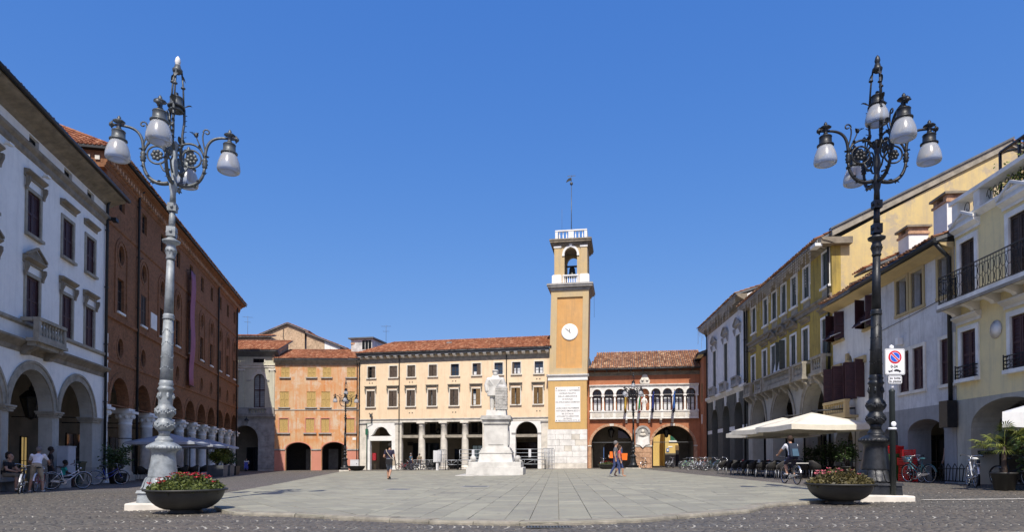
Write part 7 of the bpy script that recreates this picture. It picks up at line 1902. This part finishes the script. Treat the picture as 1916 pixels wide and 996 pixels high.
# ---------------------------------------------------------------- cafes
plain('canvas_cream', (.72, .67, .55), .9, var=.08, scale=3, bmp=.1); plain('canvas_grey', (.30, .32, .36), .9, var=.1, scale=3, bmp=.1); plain('canvas_white', (.80, .80, .78), .9, var=.06, bmp=.1); plain('rattan', (.022, .02, .018), .7, var=.4, scale=20); plain('tabletop', (.55, .54, .50), .5, var=.08); plain('alu', (.30, .31, .32), .4, metal=.6)
def parasol(label, loc, rz, W, H, drop, mat, valance=.24, mast='side', group=None, D=None):
    b = thing('parasol', label, 'parasol', loc, rz, group); D = D or W
    n = 6; m = MB(); top = (0, 0, H)
    cor = [(-W/2, -D/2), (W/2, -D/2), (W/2, D/2), (-W/2, D/2)]
    for i in range(4):
        a, c = cor[i], cor[(i+1) % 4]; k = len(m.v)
        for r in range(n+1):
            t = r/n
            for s_ in range(n+1):
                q = s_/n; x_ = (a[0]+(c[0]-a[0])*q)*t; y_ = (a[1]+(c[1]-a[1])*q)*t; z_ = H-drop*t+(-.10*sin(pi*q)*t*(1-t)*2)-.05*sin(pi*q)*t
                m.v.append((x_, y_, z_))
        for r in range(n):
            for s_ in range(n): m.face((k+r*(n+1)+s_, k+(r+1)*(n+1)+s_, k+(r+1)*(n+1)+s_+1, k+r*(n+1)+s_+1), True)
        k = len(m.v)
        for s_ in range(n*2+1):
            q = s_/(n*2); x_ = a[0]+(c[0]-a[0])*q; y_ = a[1]+(c[1]-a[1])*q; z_ = H-drop-.05*sin(pi*q)
            m.v.append((x_, y_, z_)); m.v.append((x_*1.004, y_*1.004, z_-valance*(1-.06*abs(sin(q*pi*5)))))
        for s_ in range(n*2): m.face((k+2*s_, k+2*s_+1, k+2*s_+3, k+2*s_+2))
    o = m.build('canopy', mat, b); o.modifiers.new('t', 'SOLIDIFY').thickness = .006
    for c in cor: MB().tube([(0, 0, H-.06), (c[0]*.98, c[1]*.98, H-drop-.03)], .016, 5).build('rib', 'alu', b)
    for c, e in ((( 0, -D/2), 0), ((0, D/2), 0), ((W/2, 0), 0), ((-W/2, 0), 0)): MB().tube([(0, 0, H-.07), (c[0]*.97, c[1]*.97, H-drop-.08)], .014, 5).build('rib', 'alu', b)
    if mast == 'side':
        MB().tube([(0, D/2+.25, 0), (0, D/2+.25, H+.25)], .05, 8).build('mast', 'iron', b); MB().tube([(0, D/2+.25, H+.22), (0, 0, H+.06)], .04, 8).build('boom', 'iron', b); MB().box(-.4, .4, D/2-.15, D/2+.65, 0, .09).build('foot', 'iron', b)
    else: MB().tube([(0, 0, 0), (0, 0, H+.08)], .035, 8).build('mast', 'wood_dark', b); MB().lathe([(.35, 0), (.35, .06), (.06, .1)], 14).build('foot', 'iron', b)
    return b
parasol('large cream parasol nearest the right lamp', rp(31.1, 2.1), RRZ+.12, 3.8, 3.1, .64, 'canvas_cream', group='cream cafe parasols')
parasol('cream parasol in the middle of the cafe row', rp(28.0, 2.4), RRZ+.2, 3.8, 3.06, .62, 'canvas_cream', group='cream cafe parasols')
parasol('farthest cream parasol in front of the olive palazzo', rp(25.4, 2.1), RRZ+.3, 3.6, 3.02, .66, 'canvas_cream', group='cream cafe parasols')
parasol('grey parasol left of the pale lamp by the palace columns', lp(20.2, 2.1), LRZ, 3.6, 2.75, .55, 'canvas_grey', .12, 'mid', 'grey cafe parasols')
parasol('second grey parasol beside the palace columns', lp(24.6, 2.1), LRZ, 3.6, 2.7, .55, 'canvas_grey', .12, 'mid', 'grey cafe parasols')
parasol('grey parasol farthest along the palace columns', lp(29.2, 2.1), LRZ, 3.6, 2.7, .55, 'canvas_grey', .12, 'mid', 'grey cafe parasols')
pw = parasol('white parasol with deep valance at the right edge', (15.75, 18.4, gz(15)), RAD(-36.9), 3.0, 2.75, .55, 'canvas_white', .44, 'mid')
def chair(label, loc, rz, group):
    b = thing('cafe_chair', label, 'chair', loc, rz, group)
    def shell_():
        m = MB(); n = 12; k = len(m.v)
        for zz, r, lim in ((.40, .25, 2.5), (.62, .27, 2.3), (.72, .28, 1.6), (.84, .285, .95)):
            for i in range(n+1):
                a = pi/2-lim+2*lim*i/n; m.v.append((r*cos(a), r*sin(a), zz))
        for j in range(3):
            for i in range(n): m.face((k+j*(n+1)+i, k+j*(n+1)+i+1, k+(j+1)*(n+1)+i+1, k+(j+1)*(n+1)+i), True)
        return m
    me = cached('chair_back', shell_, 'rattan'); o = link('backrest', me, b); o.modifiers.new('t', 'SOLIDIFY').thickness = .03
    link('seat', cached('chair_seat', lambda: MB().lathe([(.22, .36), (.25, .38), (.25, .44), (.22, .45)], 16), 'rattan'), b)
    for sx in (-1, 1):
        for sy in (-1, 1): link('leg', cached(('chair_leg', sx, sy), lambda: MB().tube([(sx*.20, sy*.20, .40), (sx*.24, sy*.24, 0)], [.022, .015], 6), 'alu'), b)
    return b
def table(label, loc, rz, group, cup='sign_white', top='tabletop'):
    b = thing('cafe_table', label, 'table', loc, rz, group)
    link('tabletop', cached('cafe_top'+top, lambda: MB().box(-.36, .36, -.36, .36, .70, .74), top), b)
    link('leg', cached('cafe_leg', lambda: MB().tube([(0, 0, .02), (0, 0, .70)], .035, 8), 'iron'), b); link('foot', cached('cafe_foot', lambda: MB().lathe([(.24, 0), (.22, .03), (.04, .05)], 14), 'iron'), b)
    return b
rc = random.Random(4); wh = ['in front of the olive palazzo', 'under the farthest cream parasol', 'between the far and middle cream parasols', 'under the middle cream parasol', 'left of the passing cyclist', 'behind the passing cyclist', 'under the near cream parasol', 'just left of the right flower bowl', 'behind the right flower bowl', 'nearest the right lamp']
for i in range(8):
    u = 21.9+i*1.55
    table(f'small square cafe table {wh[i]}', rp(u, 3.2+rc.uniform(-.2, .2)), RRZ+rc.uniform(-.1, .1), 'cafe tables on the right')
    for j, (du, do, a, side) in enumerate(((0, 1.0, 0, 'outer'), (0, -.75, pi, 'inner'), (.72, .3, pi/2, 'near'))):
        if j == 2 and i % 2: continue
        chair(f'rattan chair, {side} side of the table {wh[i]}', rp(u+du, 3.2+do*.85, .0), RRZ+pi+a+pi+rc.uniform(-.3, .3), 'dark rattan cafe chairs')
    if i in (1, 3, 4, 6):
        c = thing('napkin_box', f'small box on the cafe table {wh[i]}', 'box', rp(u+.05, 3.2, .742), RRZ, 'boxes on the cafe tables')
        MB().box(-.06, .06, -.05, .05, 0, .12).build('box_body', 'sign_red' if i in (1, 4) else 'sign_white', c); MB().box(-.045, .045, -.02, .02, .121, .15).build('napkins', 'sign_white', c)
for i in range(5):
    u = 19.4+i*2.4
    table(f'cafe table {["nearest", "second", "third", "fourth", "farthest"][i]} along the brick palace columns', lp(u, 1.7), LRZ, 'cafe tables on the left')
    for k2, (du, do) in enumerate(((.0, .75), (.0, -.75))): chair(f'dark chair on the {"outer" if k2 == 0 else "inner"} side of the {["nearest", "second", "third", "fourth", "farthest"][i]} palace cafe table', lp(u+du, 1.7+do), LRZ+(0 if k2 else pi), 'dark chairs by the brick palace')
# ---------------------------------------------------------------- plants in tubs
def shrub(label, loc, w, d, h, pot, leaf, n, rz=0, size=.11, group=None, seed=1, potmat='planter_black', ph=.5):
    b = thing('potted_shrub', label, 'plant', loc, rz, group); rnd = random.Random(seed)
    if pot == 'box':
        m = MB(); m.frus(0, 0, w*.42, d*.42, 0, w*.46, d*.46, ph); m.build('pot', potmat, b)
    else: MB().lathe([(w*.26, 0), (w*.33, ph), (w*.36, ph), (w*.36, ph+.04), (w*.30, ph+.04), (w*.28, ph-.03), (.0001, ph-.03)], 20).build('pot', potmat, b)
    st = MB()
    for i in range(9): a = rnd.uniform(0, 2*pi); st.tube([(0, 0, ph-.05), (cos(a)*w*.2, sin(a)*d*.2, ph+h*.4), (cos(a)*w*.4, sin(a)*d*.4, ph+h*.85)], [.016, .012, .005], 5)
    st.build('stems', 'wood_dark', b)
    cl = [(rnd.uniform(-w*.38, w*.38), rnd.uniform(-d*.38, d*.38), ph+h*rnd.uniform(.25, .85), rnd.uniform(.14, .26)) for _ in range(18)]
    def where(r):
        c = r.choice(cl); return (c[0]+r.gauss(0, c[3]*.55), c[1]+r.gauss(0, c[3]*.55), max(ph-.05, c[2]+r.gauss(0, c[3]*.6)))
    l = MB(); leaves(l, rnd, n, where, size); o = l.build('foliage', leaf, b, tint=True); o['kind'] = 'stuff'
    return b
shrub('bushy bright green shrub in a grey tub by the palace cafe', lp(28.3, 3.0), 1.7, 1.2, 1.25, 'box', 'leaf_bright', 1500, LRZ, .13, 'shrubs by the palace cafe', 1, 'lead', .8)
shrub('second green shrub in a tall grey tub by the palace cafe', lp(30.6, 3.0), 1.7, 1.2, 1.2, 'box', 'leaf_bright', 1400, LRZ, .13, 'shrubs by the palace cafe', 2, 'lead', .8)
shrub('darker green shrub at the far end of the palace cafe', lp(33.2, 2.9), 1.6, 1.2, 1.1, 'box', 'leaf_green', 1300, LRZ, .13, 'shrubs by the palace cafe', 3, 'planter_black', .7)
shrub('dark leafy shrub behind the blue bicycle', lp(14.6, 1.3), 1.3, 1.1, 1.5, 'round', 'leaf_green', 1100, 0, .13, None, 4)
shrub('leafy pot plant beside the olive palazzo arch', rp(26.9, .5), .9, .8, 1.1, 'round', 'leaf_green', 600, 0, .12, 'pot plants by the right cafe', 5)
shrub('pot plant under the near cream parasol', rp(29.6, .6), 1.0, .8, 1.2, 'round', 'leaf_green', 700, 0, .12, 'pot plants by the right cafe', 6)
shrub('pot plant at the off-white house wall behind the lamp', rp(32.0, .9), 1.0, .9, 1.3, 'round', 'leaf_green', 700, 0, .12, 'pot plants by the right cafe', 7)
def palm(label, loc, seed=3):
    b = thing('potted_palm', label, 'palm', loc, 0); b.scale = (.86, .86, .9); rnd = random.Random(seed)
    MB().lathe([(.28, 0), (.36, .50), (.39, .50), (.39, .56), (.33, .56), (.31, .47), (.0001, .47)], 24).build('pot', 'planter_black', b)
    MB().lathe([(.07, .45), (.09, .55), (.07, 1.0), (.06, 1.35)], 9).build('trunk', 'wood_dark', b)
    for i in range(22):
        a = 2*pi*i/22*2.4+rnd.random()*.4; el = rnd.uniform(-.2, 1.35); L = rnd.uniform(.40, .70)
        base_ = Vector((0, 0, 1.30)); d = Vector((cos(a)*cos(el), sin(a)*cos(el), sin(el))); tip = base_+d*L
        m = MB(); m.curt = rnd.random(); m.tube([tuple(base_), tuple(base_+d*L*.5+Vector((0, 0, .03))), tuple(tip)], [.014, .010, .007], 4)
        sd = d.cross(Vector((0, 0, 1))).normalized(); u_ = sd.cross(d).normalized()
        for j in range(17):       # fan of pleated blades
            t = -1.75+3.5*j/16; dd = (d*cos(t)+sd*sin(t)).normalized(); ll = .46*(1-.18*abs(t)); m.curt = rnd.random(); k = len(m.v); q = dd.cross(u_).normalized()*.017
            e = tip+dd*ll*.6; f_ = tip+dd*ll-Vector((0, 0, .07+.08*rnd.random()))
            m.v += [tuple(tip), tuple(e+q+u_*.012), tuple(f_), tuple(e-q)]; m.face((k, k+1, k+2, k+3), True)
        m.build('frond', 'palm_leaf', b, tint=True)
palm('fan palm in a black tub at the right edge', (13.75, 18.2, gz(14)+.02), 3)
shrub('dark green bush in a black tub beside the palm', (14.35, 17.75, gz(14)+.02), 1.1, 1.0, 1.0, 'round', 'leaf_green', 1300, 0, .13, None, 12)
palm('second fan palm right behind the white valance', (14.9, 18.3, gz(15)+.02), 5)
# terrace creeper on the yellow house
tr_ = thing('terrace_creeper', 'green creeper growing behind the iron terrace grille', 'plant', tuple(Vector(at_right(42.0, -.45))+Vector((0, 0, 9.35))), RRZ)
l = MB(); leaves(l, random.Random(8), 1500, lambda r: (r.gauss(0, .9), r.gauss(0, .18), abs(r.gauss(.45, .35))), .11); o = l.build('foliage', 'leaf_bright', tr_, tint=True); o['kind'] = 'stuff'
m = MB(); m.box(-1.6, 1.6, -.2, .2, -.03, .25); m.build('trough', 'stone_brown', tr_)
# ---------------------------------------------------------------- bins, cabinets, crates
def wheelie(label, loc, rz, mat, group=None, s=1.0):
    b = thing('wheeled_bin', label, 'bin', loc, rz, group); b.scale = (s,)*3
    m = MB(); m.frus(0, 0, .24, .26, .08, .30, .34, 1.0); m.build('body', mat, b); m = MB(); m.prism([(-.38, 1.0), (-.38, 1.06), (.30, 1.12), (.38, 1.04), (.38, 1.0)], -.32, .32, 'x'); m.build('lid', mat, b)
    for x_ in (-.22, .22): MB().lathe([(.09, -.03), (.09, .03)], 12, (x_, .26, .09), axis='x').build('wheel', 'tyre', b)
plain('bin_green', (.035, .10, .025), .5, var=.15); plain('bin_dark', (.012, .03, .02), .5, var=.2)
wheelie('green wheeled bin holding red crates beside the right lamp', rp(35.55, .6), RRZ, 'bin_green')
wheelie('dark green bin left of the pale lamp next to the cabinet', lp(11.6, .55), LRZ, 'bin_dark', None, 1.05)
def crate(label, loc, rz, rot=0, tilt=0):
    b = thing('red_crate', label, 'crate', loc, 0, 'red plastic crates', rot=(tilt, rot, rz))
    m = MB(); w, d, h = .28, .2, .3; t = .015
    m.box(-w, w, -d, d, 0, t)
    for s_ in (-1, 1):
        for zz in (.03, .1, .17, .24): m.box(-w, w, s_*d-t, s_*d+t, zz, zz+.05); m.box(s_*w-t, s_*w+t, -d, d, zz, zz+.05)
    for x_ in (-w, w):
        for y_ in (-d, d): m.box(x_-.02, x_+.02, y_-.02, y_+.02, 0, .31)
    m.build('crate_body', 'crate_red', b)
plain('crate_red', (.62, .012, .012), .45, var=.15)
for i in range(4): crate(f'red plastic crate, {["bottom", "second", "third", "top"][i]} of the stack by the blue saddle', rp(36.35, .45, .0+i*.315), RRZ+.1*i*(-1)**i)
crate('tilted red crate on top of the green bin', rp(35.55, .6, 1.12), RRZ+.3, .15, .1)
def cabinet(label, loc, rz, w, d, h, mat, cat='cabinet'):
    b = thing('utility_cabinet', label, cat, loc, rz)
    MB().box(-w/2, w/2, -d/2, d/2, .10, h).build('body', mat, b); MB().box(-w/2-.02, w/2+.02, -d/2-.02, d/2+.02, h+.001, h+.05).build('lid', mat, b); MB().box(-w/2+.03, w/2-.03, -d/2+.03, d/2-.03, 0, .099).build('plinth', 'stone_grey', b)
    MB().box(-w/2+.04, w/2-.04, -d/2-.012, -d/2-.001, .15, h*.52).build('door', mat, b); MB().box(-w/2+.04, w/2-.04, -d/2-.012, -d/2-.001, h*.54, h-.04).build('door', mat, b)
    MB().box(w*.25, w*.33, -d/2-.03, -d/2-.013, h*.6, h*.68).build('handle', 'iron', b)
plain('cab_grey', (.36, .40, .45), .5, var=.1); plain('cab_white', (.62, .63, .65), .5, var=.1)
cabinet('grey utility cabinet at the corner of the white palazzo', lp(10.7, .6), LRZ, .8, .4, 1.75, 'cab_grey')
cabinet('white meter cabinet between orange house and cream building', (-17.2, 71.2, gz(-17)), 0, .9, .35, 1.1, 'cab_white')
cb_ = thing('post_cabinet', 'small white box on a post beside the stage barriers', 'cabinet', (-7.35, 64.2, gz(-7)), CRZ)
MB().box(-.12, .12, -.08, .08, 0, .8).build('post', 'sign_white', cb_); MB().box(-.38, .38, -.16, .16, .8, 1.95).build('box_body', 'cab_white', cb_); MB().box(-.33, .33, -.175, -.161, .88, 1.88).build('door', 'cab_white', cb_)
# ---------------------------------------------------------------- low stage with railings behind the monument
plain('stage_steel', (.42, .44, .46), .45, metal=.3, var=.12, bmp=0); plain('stage_deck', (.10, .10, .10), .8, var=.2)
def stage_bay(label, x0, x1, y, dz, tall, grp):
    b = thing('stage_barrier', label, 'barrier', ((x0+x1)/2, y, gz((x0+x1)/2)), CRZ*.3, grp); w = (x1-x0)/2
    MB().box(-w, w, -.05, 2.0, .95, 1.02).build('deck', 'stage_deck', b)
    m = MB(); m.tube([(-w, -.06, .98), (w, -.06, .98)], .035, 6); m.tube([(-w, -.06, .55), (w, -.06, .55)], .022, 6)
    n = max(2, int(2*w/.75))
    for i in range(n): a, c = -w+2*w*i/n, -w+2*w*(i+1)/n; m.tube([(a, -.06, .55), (c, -.06, .98)] if i % 2 else [(a, -.06, .98), (c, -.06, .55)], .016, 5); m.tube([(a, -.06, .55), (a, -.06, .98)], .018, 5)
    m.build('truss', 'stage_steel', b)
    for x_ in (-w+.02, w-.02): MB().tube([(x_, -.06, 0), (x_, -.06, .98)], .04, 6).build('leg', 'iron', b); MB().tube([(x_, 1.9, 0), (x_, 1.9, .98)], .04, 6).build('leg', 'iron', b)
    if tall:
        m = MB()
        for zz in (1.25, 1.6, 1.95): m.tube([(-w+.1, .3, zz), (w-.1, .3, zz)], .025, 5)
        for x_ in (-w+.1, w-.1): m.tube([(x_, .3, 1.02), (x_, .3, 1.95)], .03, 5)
        m.build('guard_rail', 'stage_steel', b); MB().box(-.12, .12, .2, .3, 1.2, 1.95).build('rail_plate', 'cab_white', b)
stage_bay('stage section with rail left of the monument', -5.1, -2.3, 61.5, 0, True, 'stage sections'); stage_bay('lower stage section at the far left of the barriers', -6.3, -5.15, 61.6, 0, False, 'stage sections')
stage_bay('stage section with rail right of the monument', 0.2, 3.1, 60.6, 0, True, 'stage sections'); stage_bay('stage section hidden mostly behind the monument', -2.25, .15, 61.0, 0, False, 'stage sections')
def panel_stack(label, loc, rz, n):
    b = thing('barrier_stack', label, 'barrier', loc, rz)
    for k in range(n):
        m = MB(); y = k*.16
        m.tube([(-.55, y, .1), (-.55, y, 1.9), (-.4, y, 2.0), (.4, y, 2.0), (.55, y, 1.9), (.55, y, .1), (-.55, y, .1)], .022, 5)
        for j in range(1, 5): m.tube([(-.55, y, .1+j*.36), (.55, y, .1+j*.36)], .014, 4)
        m.tube([(-.1, y, .1), (-.1, y, 2.0)], .014, 4); m.tube([(.2, y, .1), (.2, y, 2.0)], .014, 4); m.tube([(-.55, y-.3, 0), (-.55, y+.3, 0)], .02, 4)
        m.build('panel', 'stage_steel', b)
panel_stack('stacked upright barrier panels at the left of the stage', (-6.6, 63.0, gz(-6)), 1.1, 3); panel_stack('stacked upright barrier panels against the tower base', (3.7, 61.0, gz(4)), 1.0, 5)
def hurdle(label, loc, rz, L=2.3):
    b = thing('crowd_barrier', label, 'barrier', loc, rz, 'low crowd barriers'); m = MB()
    m.tube([(-L/2, 0, .2), (-L/2, 0, 1.05), (L/2, 0, 1.05), (L/2, 0, .2), (-L/2, 0, .2)], .022, 5); m.build('frame', 'stage_steel', b)
    m = MB(); n = 14
    for i in range(1, n): m.tube([(-L/2+L*i/n, 0, .2), (-L/2+L*i/n, 0, 1.05)], .008, 4)
    m.build('bars', 'stage_steel', b)
    for x_ in (-L/2+.2, L/2-.2): MB().tube([(x_, -.3, 0), (x_, 0, .2), (x_, .3, 0)], .02, 5).build('foot', 'stage_steel', b)
hurdle('crowd barrier between the cream columns', (-9.0, 66.6, gz(-9)), CRZ)
# ---------------------------------------------------------------- people
def bag(o, pts, r, mat, name='bag_strap'): MB().tube(pts, r, 6).build(name, mat, o)
PZ = PH
# man walking away with shoulder bag
J = stand(pelvis=(0, 0, .97), neck=(0, -.03, 1.47), chest=(0, -.01, 1.25), head=(0, -.06, 1.63), elL=(-.26, .04, 1.13), wrL=(-.22, -.16, .98), elR=(.27, .03, 1.12), wrR=(.20, -.20, 1.06), knL=(-.10, .06, .52), anL=(-.10, .30, .20), toeL=(-.11, .18, .06), knR=(.10, -.10, .52), anR=(.10, -.10, .10), toeR=(.11, -.27, .035))
o = person('man in navy shirt and grey shorts walking away with a shoulder bag', (-6.1, 32.4, gz(-6)+PZ), RAD(180-8), J, ('cloth_navy', 'cloth_greyshort', 'shoe_dark', 'skin'), 1.78, 'hair_dark', sleeves=.62)
bag(o, [(.15, .06, 1.47), (.10, .13, 1.36), (-.05, .135, 1.15), (-.2, .10, .98), (-.24, .02, .86)], .018, 'bag_strap'); bag(o, [(.15, .06, 1.47), (.12, -.08, 1.38), (-.05, -.13, 1.15), (-.2, -.1, .98), (-.24, 0, .86)], .018, 'bag_strap')
MB().frus(-.05, .16, .17, .07, .74, .16, .06, 1.0).build('shoulder_bag', 'cloth_black', o); MB().frus(-.27, .06, .06, .12, .68, .05, .11, .92).build('camera_pouch', 'bag_strap', o)
# couple crossing to the right
J = stand(neck=(0, -.02, 1.46), head=(0, -.04, 1.63), elR=(.22, .02, 1.13), wrR=(.21, -.08, .90), elL=(-.22, .05, 1.13), wrL=(-.2, .0, .9), knR=(.08, -.20, .53), anR=(.08, -.20, .12), toeR=(.09, -.36, .05), knL=(-.08, .06, .50), anL=(-.08, .26, .13), toeL=(-.09, .13, .04))
o = person('grey-haired man in patterned shirt and jeans crossing with an orange pack', (5.25, 33.1, gz(5)+PZ), RAD(84), J, ('cloth_print', 'cloth_jeans', 'sole', 'skin'), 1.82, 'hair_grey', sleeves=.6, shorts=False, look=.15)
m = MB(); m.frus(-.02, .20, .12, .09, .92, .10, .06, 1.24); po = m.build('backpack', 'cloth_orange', o); MB().box(-.09, .05, .285, .33, .96, 1.08).build('pocket', 'bag_strap', po)
J = stand(neck=(0, -.02, 1.46), head=(0, -.04, 1.63), elR=(.22, -.05, 1.13), wrR=(.18, -.22, 1.06), knL=(-.08, -.18, .53), anL=(-.08, -.20, .11), toeL=(-.09, -.36, .04), knR=(.08, .06, .50), anR=(.08, .24, .13), toeR=(.09, .11, .04))
o = person('companion half hidden behind the man with an orange pack, bare legs', (5.55, 33.75, gz(5.5)+PZ), RAD(86), J, ('cloth_pink', 'cloth_jeans', 'skin', 'skin'), 1.62, 'hair_brown', .08, sleeves=.5, shorts=True)
MB().frus(.02, -.30, .05, .14, .92, .05, .17, 1.30).build('tote_bag', 'cloth_orange', o)
# cyclist with backpack
def seated_bike(pz=.90): 
    return stand(pelvis=(0, .22, .98), chest=(0, .12, 1.26), neck=(0, .02, 1.46), head=(0, -.04, 1.62), shL=(-.19, .05, 1.40), shR=(.19, .05, 1.40), elL=(-.29, -.16, 1.20), elR=(.29, -.16, 1.20), wrL=(-.29, -.36, 1.08), wrR=(.29, -.36, 1.08),
                 hipL=(-.09, .20, .95), hipR=(.09, .20, .95), knL=(-.11, -.10, .64), anL=(-.12, .02, .28), toeL=(-.13, -.14, .22), knR=(.11, -.18, .76), anR=(.12, -.02, .42), toeR=(.13, -.17, .38))
cp = (10.05, 23.5, gz(10.05)+.02); crz = RAD(180)
bike('bicycle ridden away by the cyclist with a backpack', (cp[0], cp[1], cp[2]), crz-pi/2, 'bike_black', 'saddle_black', 'chrome', None, 0, group=None, s=1.0)
o = person('cyclist in white shirt with a dark backpack riding away', cp, crz, seated_bike(), ('cloth_white', 'cloth_navy', 'shoe_white', 'skin'), 1.75, 'hair_brown', sleeves=.55, curl=1.2)
m = MB(); m.frus(0, .36, .17, .10, .98, .15, .07, 1.48); m.v = [(p[0], p[1]-(p[2]-.98)*.36, p[2]) for p in m.v]; po = m.build('backpack', 'pack_navy', o); q = po.modifiers.new('b', 'BEVEL'); q.width = .05; q.segments = 3
m = MB(); m.frus(0, .475, .11, .02, 1.02, .10, .015, 1.28); m.v = [(p[0], p[1]-(p[2]-.98)*.36, p[2]) for p in m.v]; pk = m.build('backpack_pocket', 'pack_blue', po)
for sx in (-1, 1): MB().tube([(sx*.11, .24, 1.42), (sx*.13, .10, 1.50), (sx*.14, -.09, 1.36), (sx*.15, -.02, 1.12)], .024, 6).build('strap', 'pack_navy', po)
# group by the white palazzo, left
def lperson(label, u, out, a, J, mats, **kw): return person(label, lp(u, out), LRZ+a, J, mats, **kw)
J = stand(pelvis=(0, .10, .98), chest=(0, -.02, 1.22), neck=(0, -.16, 1.42), head=(.0, -.24, 1.56), shL=(-.19, -.10, 1.36), shR=(.19, -.10, 1.36), elL=(-.30, -.28, 1.14), wrL=(-.28, -.46, 1.04), elR=(.30, -.28, 1.14), wrR=(.28, -.46, 1.04), hipL=(-.09, .08, .94), hipR=(.09, .08, .94),
          knL=(-.16, .0, .52), anL=(-.20, .10, .10), toeL=(-.21, -.07, .04), knR=(.16, 0, .52), anR=(.2, .10, .10), toeR=(.21, -.07, .04))
lperson('man in pale polo and beige shorts astride a bicycle on the left', 5.55, 1.75, pi/2+.2, J, ('cloth_white', 'cloth_beige', 'shoe_white', 'skin'), h=1.72, hair='hair_grey', sleeves=.7, curl=1.1)
sit = lambda z=.45: stand(pelvis=(0, .05, z+.10), chest=(0, .0, z+.38), neck=(0, -.06, z+.58), head=(0, -.10, z+.74), shL=(-.185, -.03, z+.52), shR=(.185, -.03, z+.52), elL=(-.25, -.14, z+.28), elR=(.25, -.14, z+.28), wrL=(-.14, -.34, z+.22), wrR=(.14, -.34, z+.22), hipL=(-.09, .02, z+.08), hipR=(.09, .02, z+.08), knL=(-.13, -.42, z+.06), knR=(.13, -.42, z+.06), anL=(-.13, -.40, .10), anR=(.13, -.40, .10), toeL=(-.14, -.56, .035), toeR=(.14, -.56, .035))
lperson('bald man in black shirt and khaki shorts sitting behind the bicycles', 6.1, .55, -.2, sit(.55), ('cloth_black', 'cloth_khaki', 'shoe_dark', 'skin'), h=1.75, bald=True, sleeves=.55)
lperson('person with dark hair in olive shirt sitting behind the bald man', 6.7, .2, .1, sit(.62), ('cloth_khaki', 'cloth_black', 'shoe_dark', 'skin'), h=1.75, hair='hair_dark', hairlen=.04)
lperson('person in black standing in the shade of the white palazzo pier', 8.9, .75, .5, stand(), ('cloth_black', 'cloth_black', 'shoe_dark', 'skin_dark'), h=1.72, hair='hair_dark', shorts=False, sleeves=.6)
lperson('boy in turquoise shirt sitting beside the grey cabinet', 9.9, .8, .6, sit(.42), ('cloth_teal', 'cloth_black', 'shoe_dark', 'skin_dark'), h=1.6, hair='hair_dark', sleeves=.6)
bn = thing('stone_bench', 'low stone bench under the sitting group at the white palazzo', 'bench', lp(6.4, .2), LRZ); MB().box(-.9, .9, -.25, .35, .38, .50).build('seat', 'stone_grey', bn)
for x_ in (-.7, .7): MB().box(x_-.1, x_+.1, -.2, .3, -.05, .379).build('leg', 'stone_grey', bn)
st_ = thing('low_block', 'small stone block under the boy in turquoise', 'block', lp(9.9, .84), LRZ+.6); MB().frus(0, 0, .22, .22, -.05, .2, .2, .40).build('block_body', 'stone_grey', st_)
# far figures
person('person in white top beside a scooter under the pale palace arch', (-28.7, 70.4, gz(-28)), .3, sit(.55), ('cloth_white', 'cloth_navy', 'shoe_dark', 'skin'), hair='hair_dark', voxel=.02)
sc_ = thing('scooter', 'dark scooter parked under the pale palace arch', 'scooter', (-28.7, 70.4, gz(-28)), .3)
m = MB(); m.box(-.14, .14, -.35, .1, .16, .24); m.frus(0, .38, .17, .42, .25, .13, .38, .58); m.prism([(-.62, .2), (-.52, .2), (-.38, .95), (-.46, .98)], -.18, .18, 'x'); m.build('body', 'bike_blue', sc_); MB().frus(0, .3, .13, .38, .581, .12, .34, .66).build('seat', 'saddle_black', sc_)
for y_ in (-.62, .62): MB().torus((0, y_, .2), .15, .06, 18, 6, 'x').build('wheel', 'tyre', sc_)
MB().tube([(-.3, -.4, 1.0), (0, -.45, .98), (.3, -.4, 1.0)], .018, 6).build('handlebar', 'iron', sc_)
person('woman in dark dress standing in the grey house archway', rp(37.75, -.35), RRZ+.4, stand(), ('cloth_black', 'cloth_black', 'shoe_dark', 'skin'), h=1.66, hair='hair_brown', hairlen=.06, sleeves=.15)
J1 = stand(elR=(.25, -.03, 1.12), wrR=(.18, -.22, 1.05))
person('shopper in pale blue shirt inside the cream portico', (-10.35, 66.6, gz(-10)), CRZ+2.6, J1, ('pack_blue', 'cloth_navy', 'shoe_dark', 'skin'), h=1.72, hair='hair_grey', shorts=False, voxel=.02)
person('second shopper in khaki inside the cream portico', (-9.5, 66.9, gz(-9)), CRZ-2.6, stand(), ('cloth_khaki', 'cloth_black', 'shoe_dark', 'skin'), h=1.7, hair='hair_grey', shorts=False, voxel=.02)
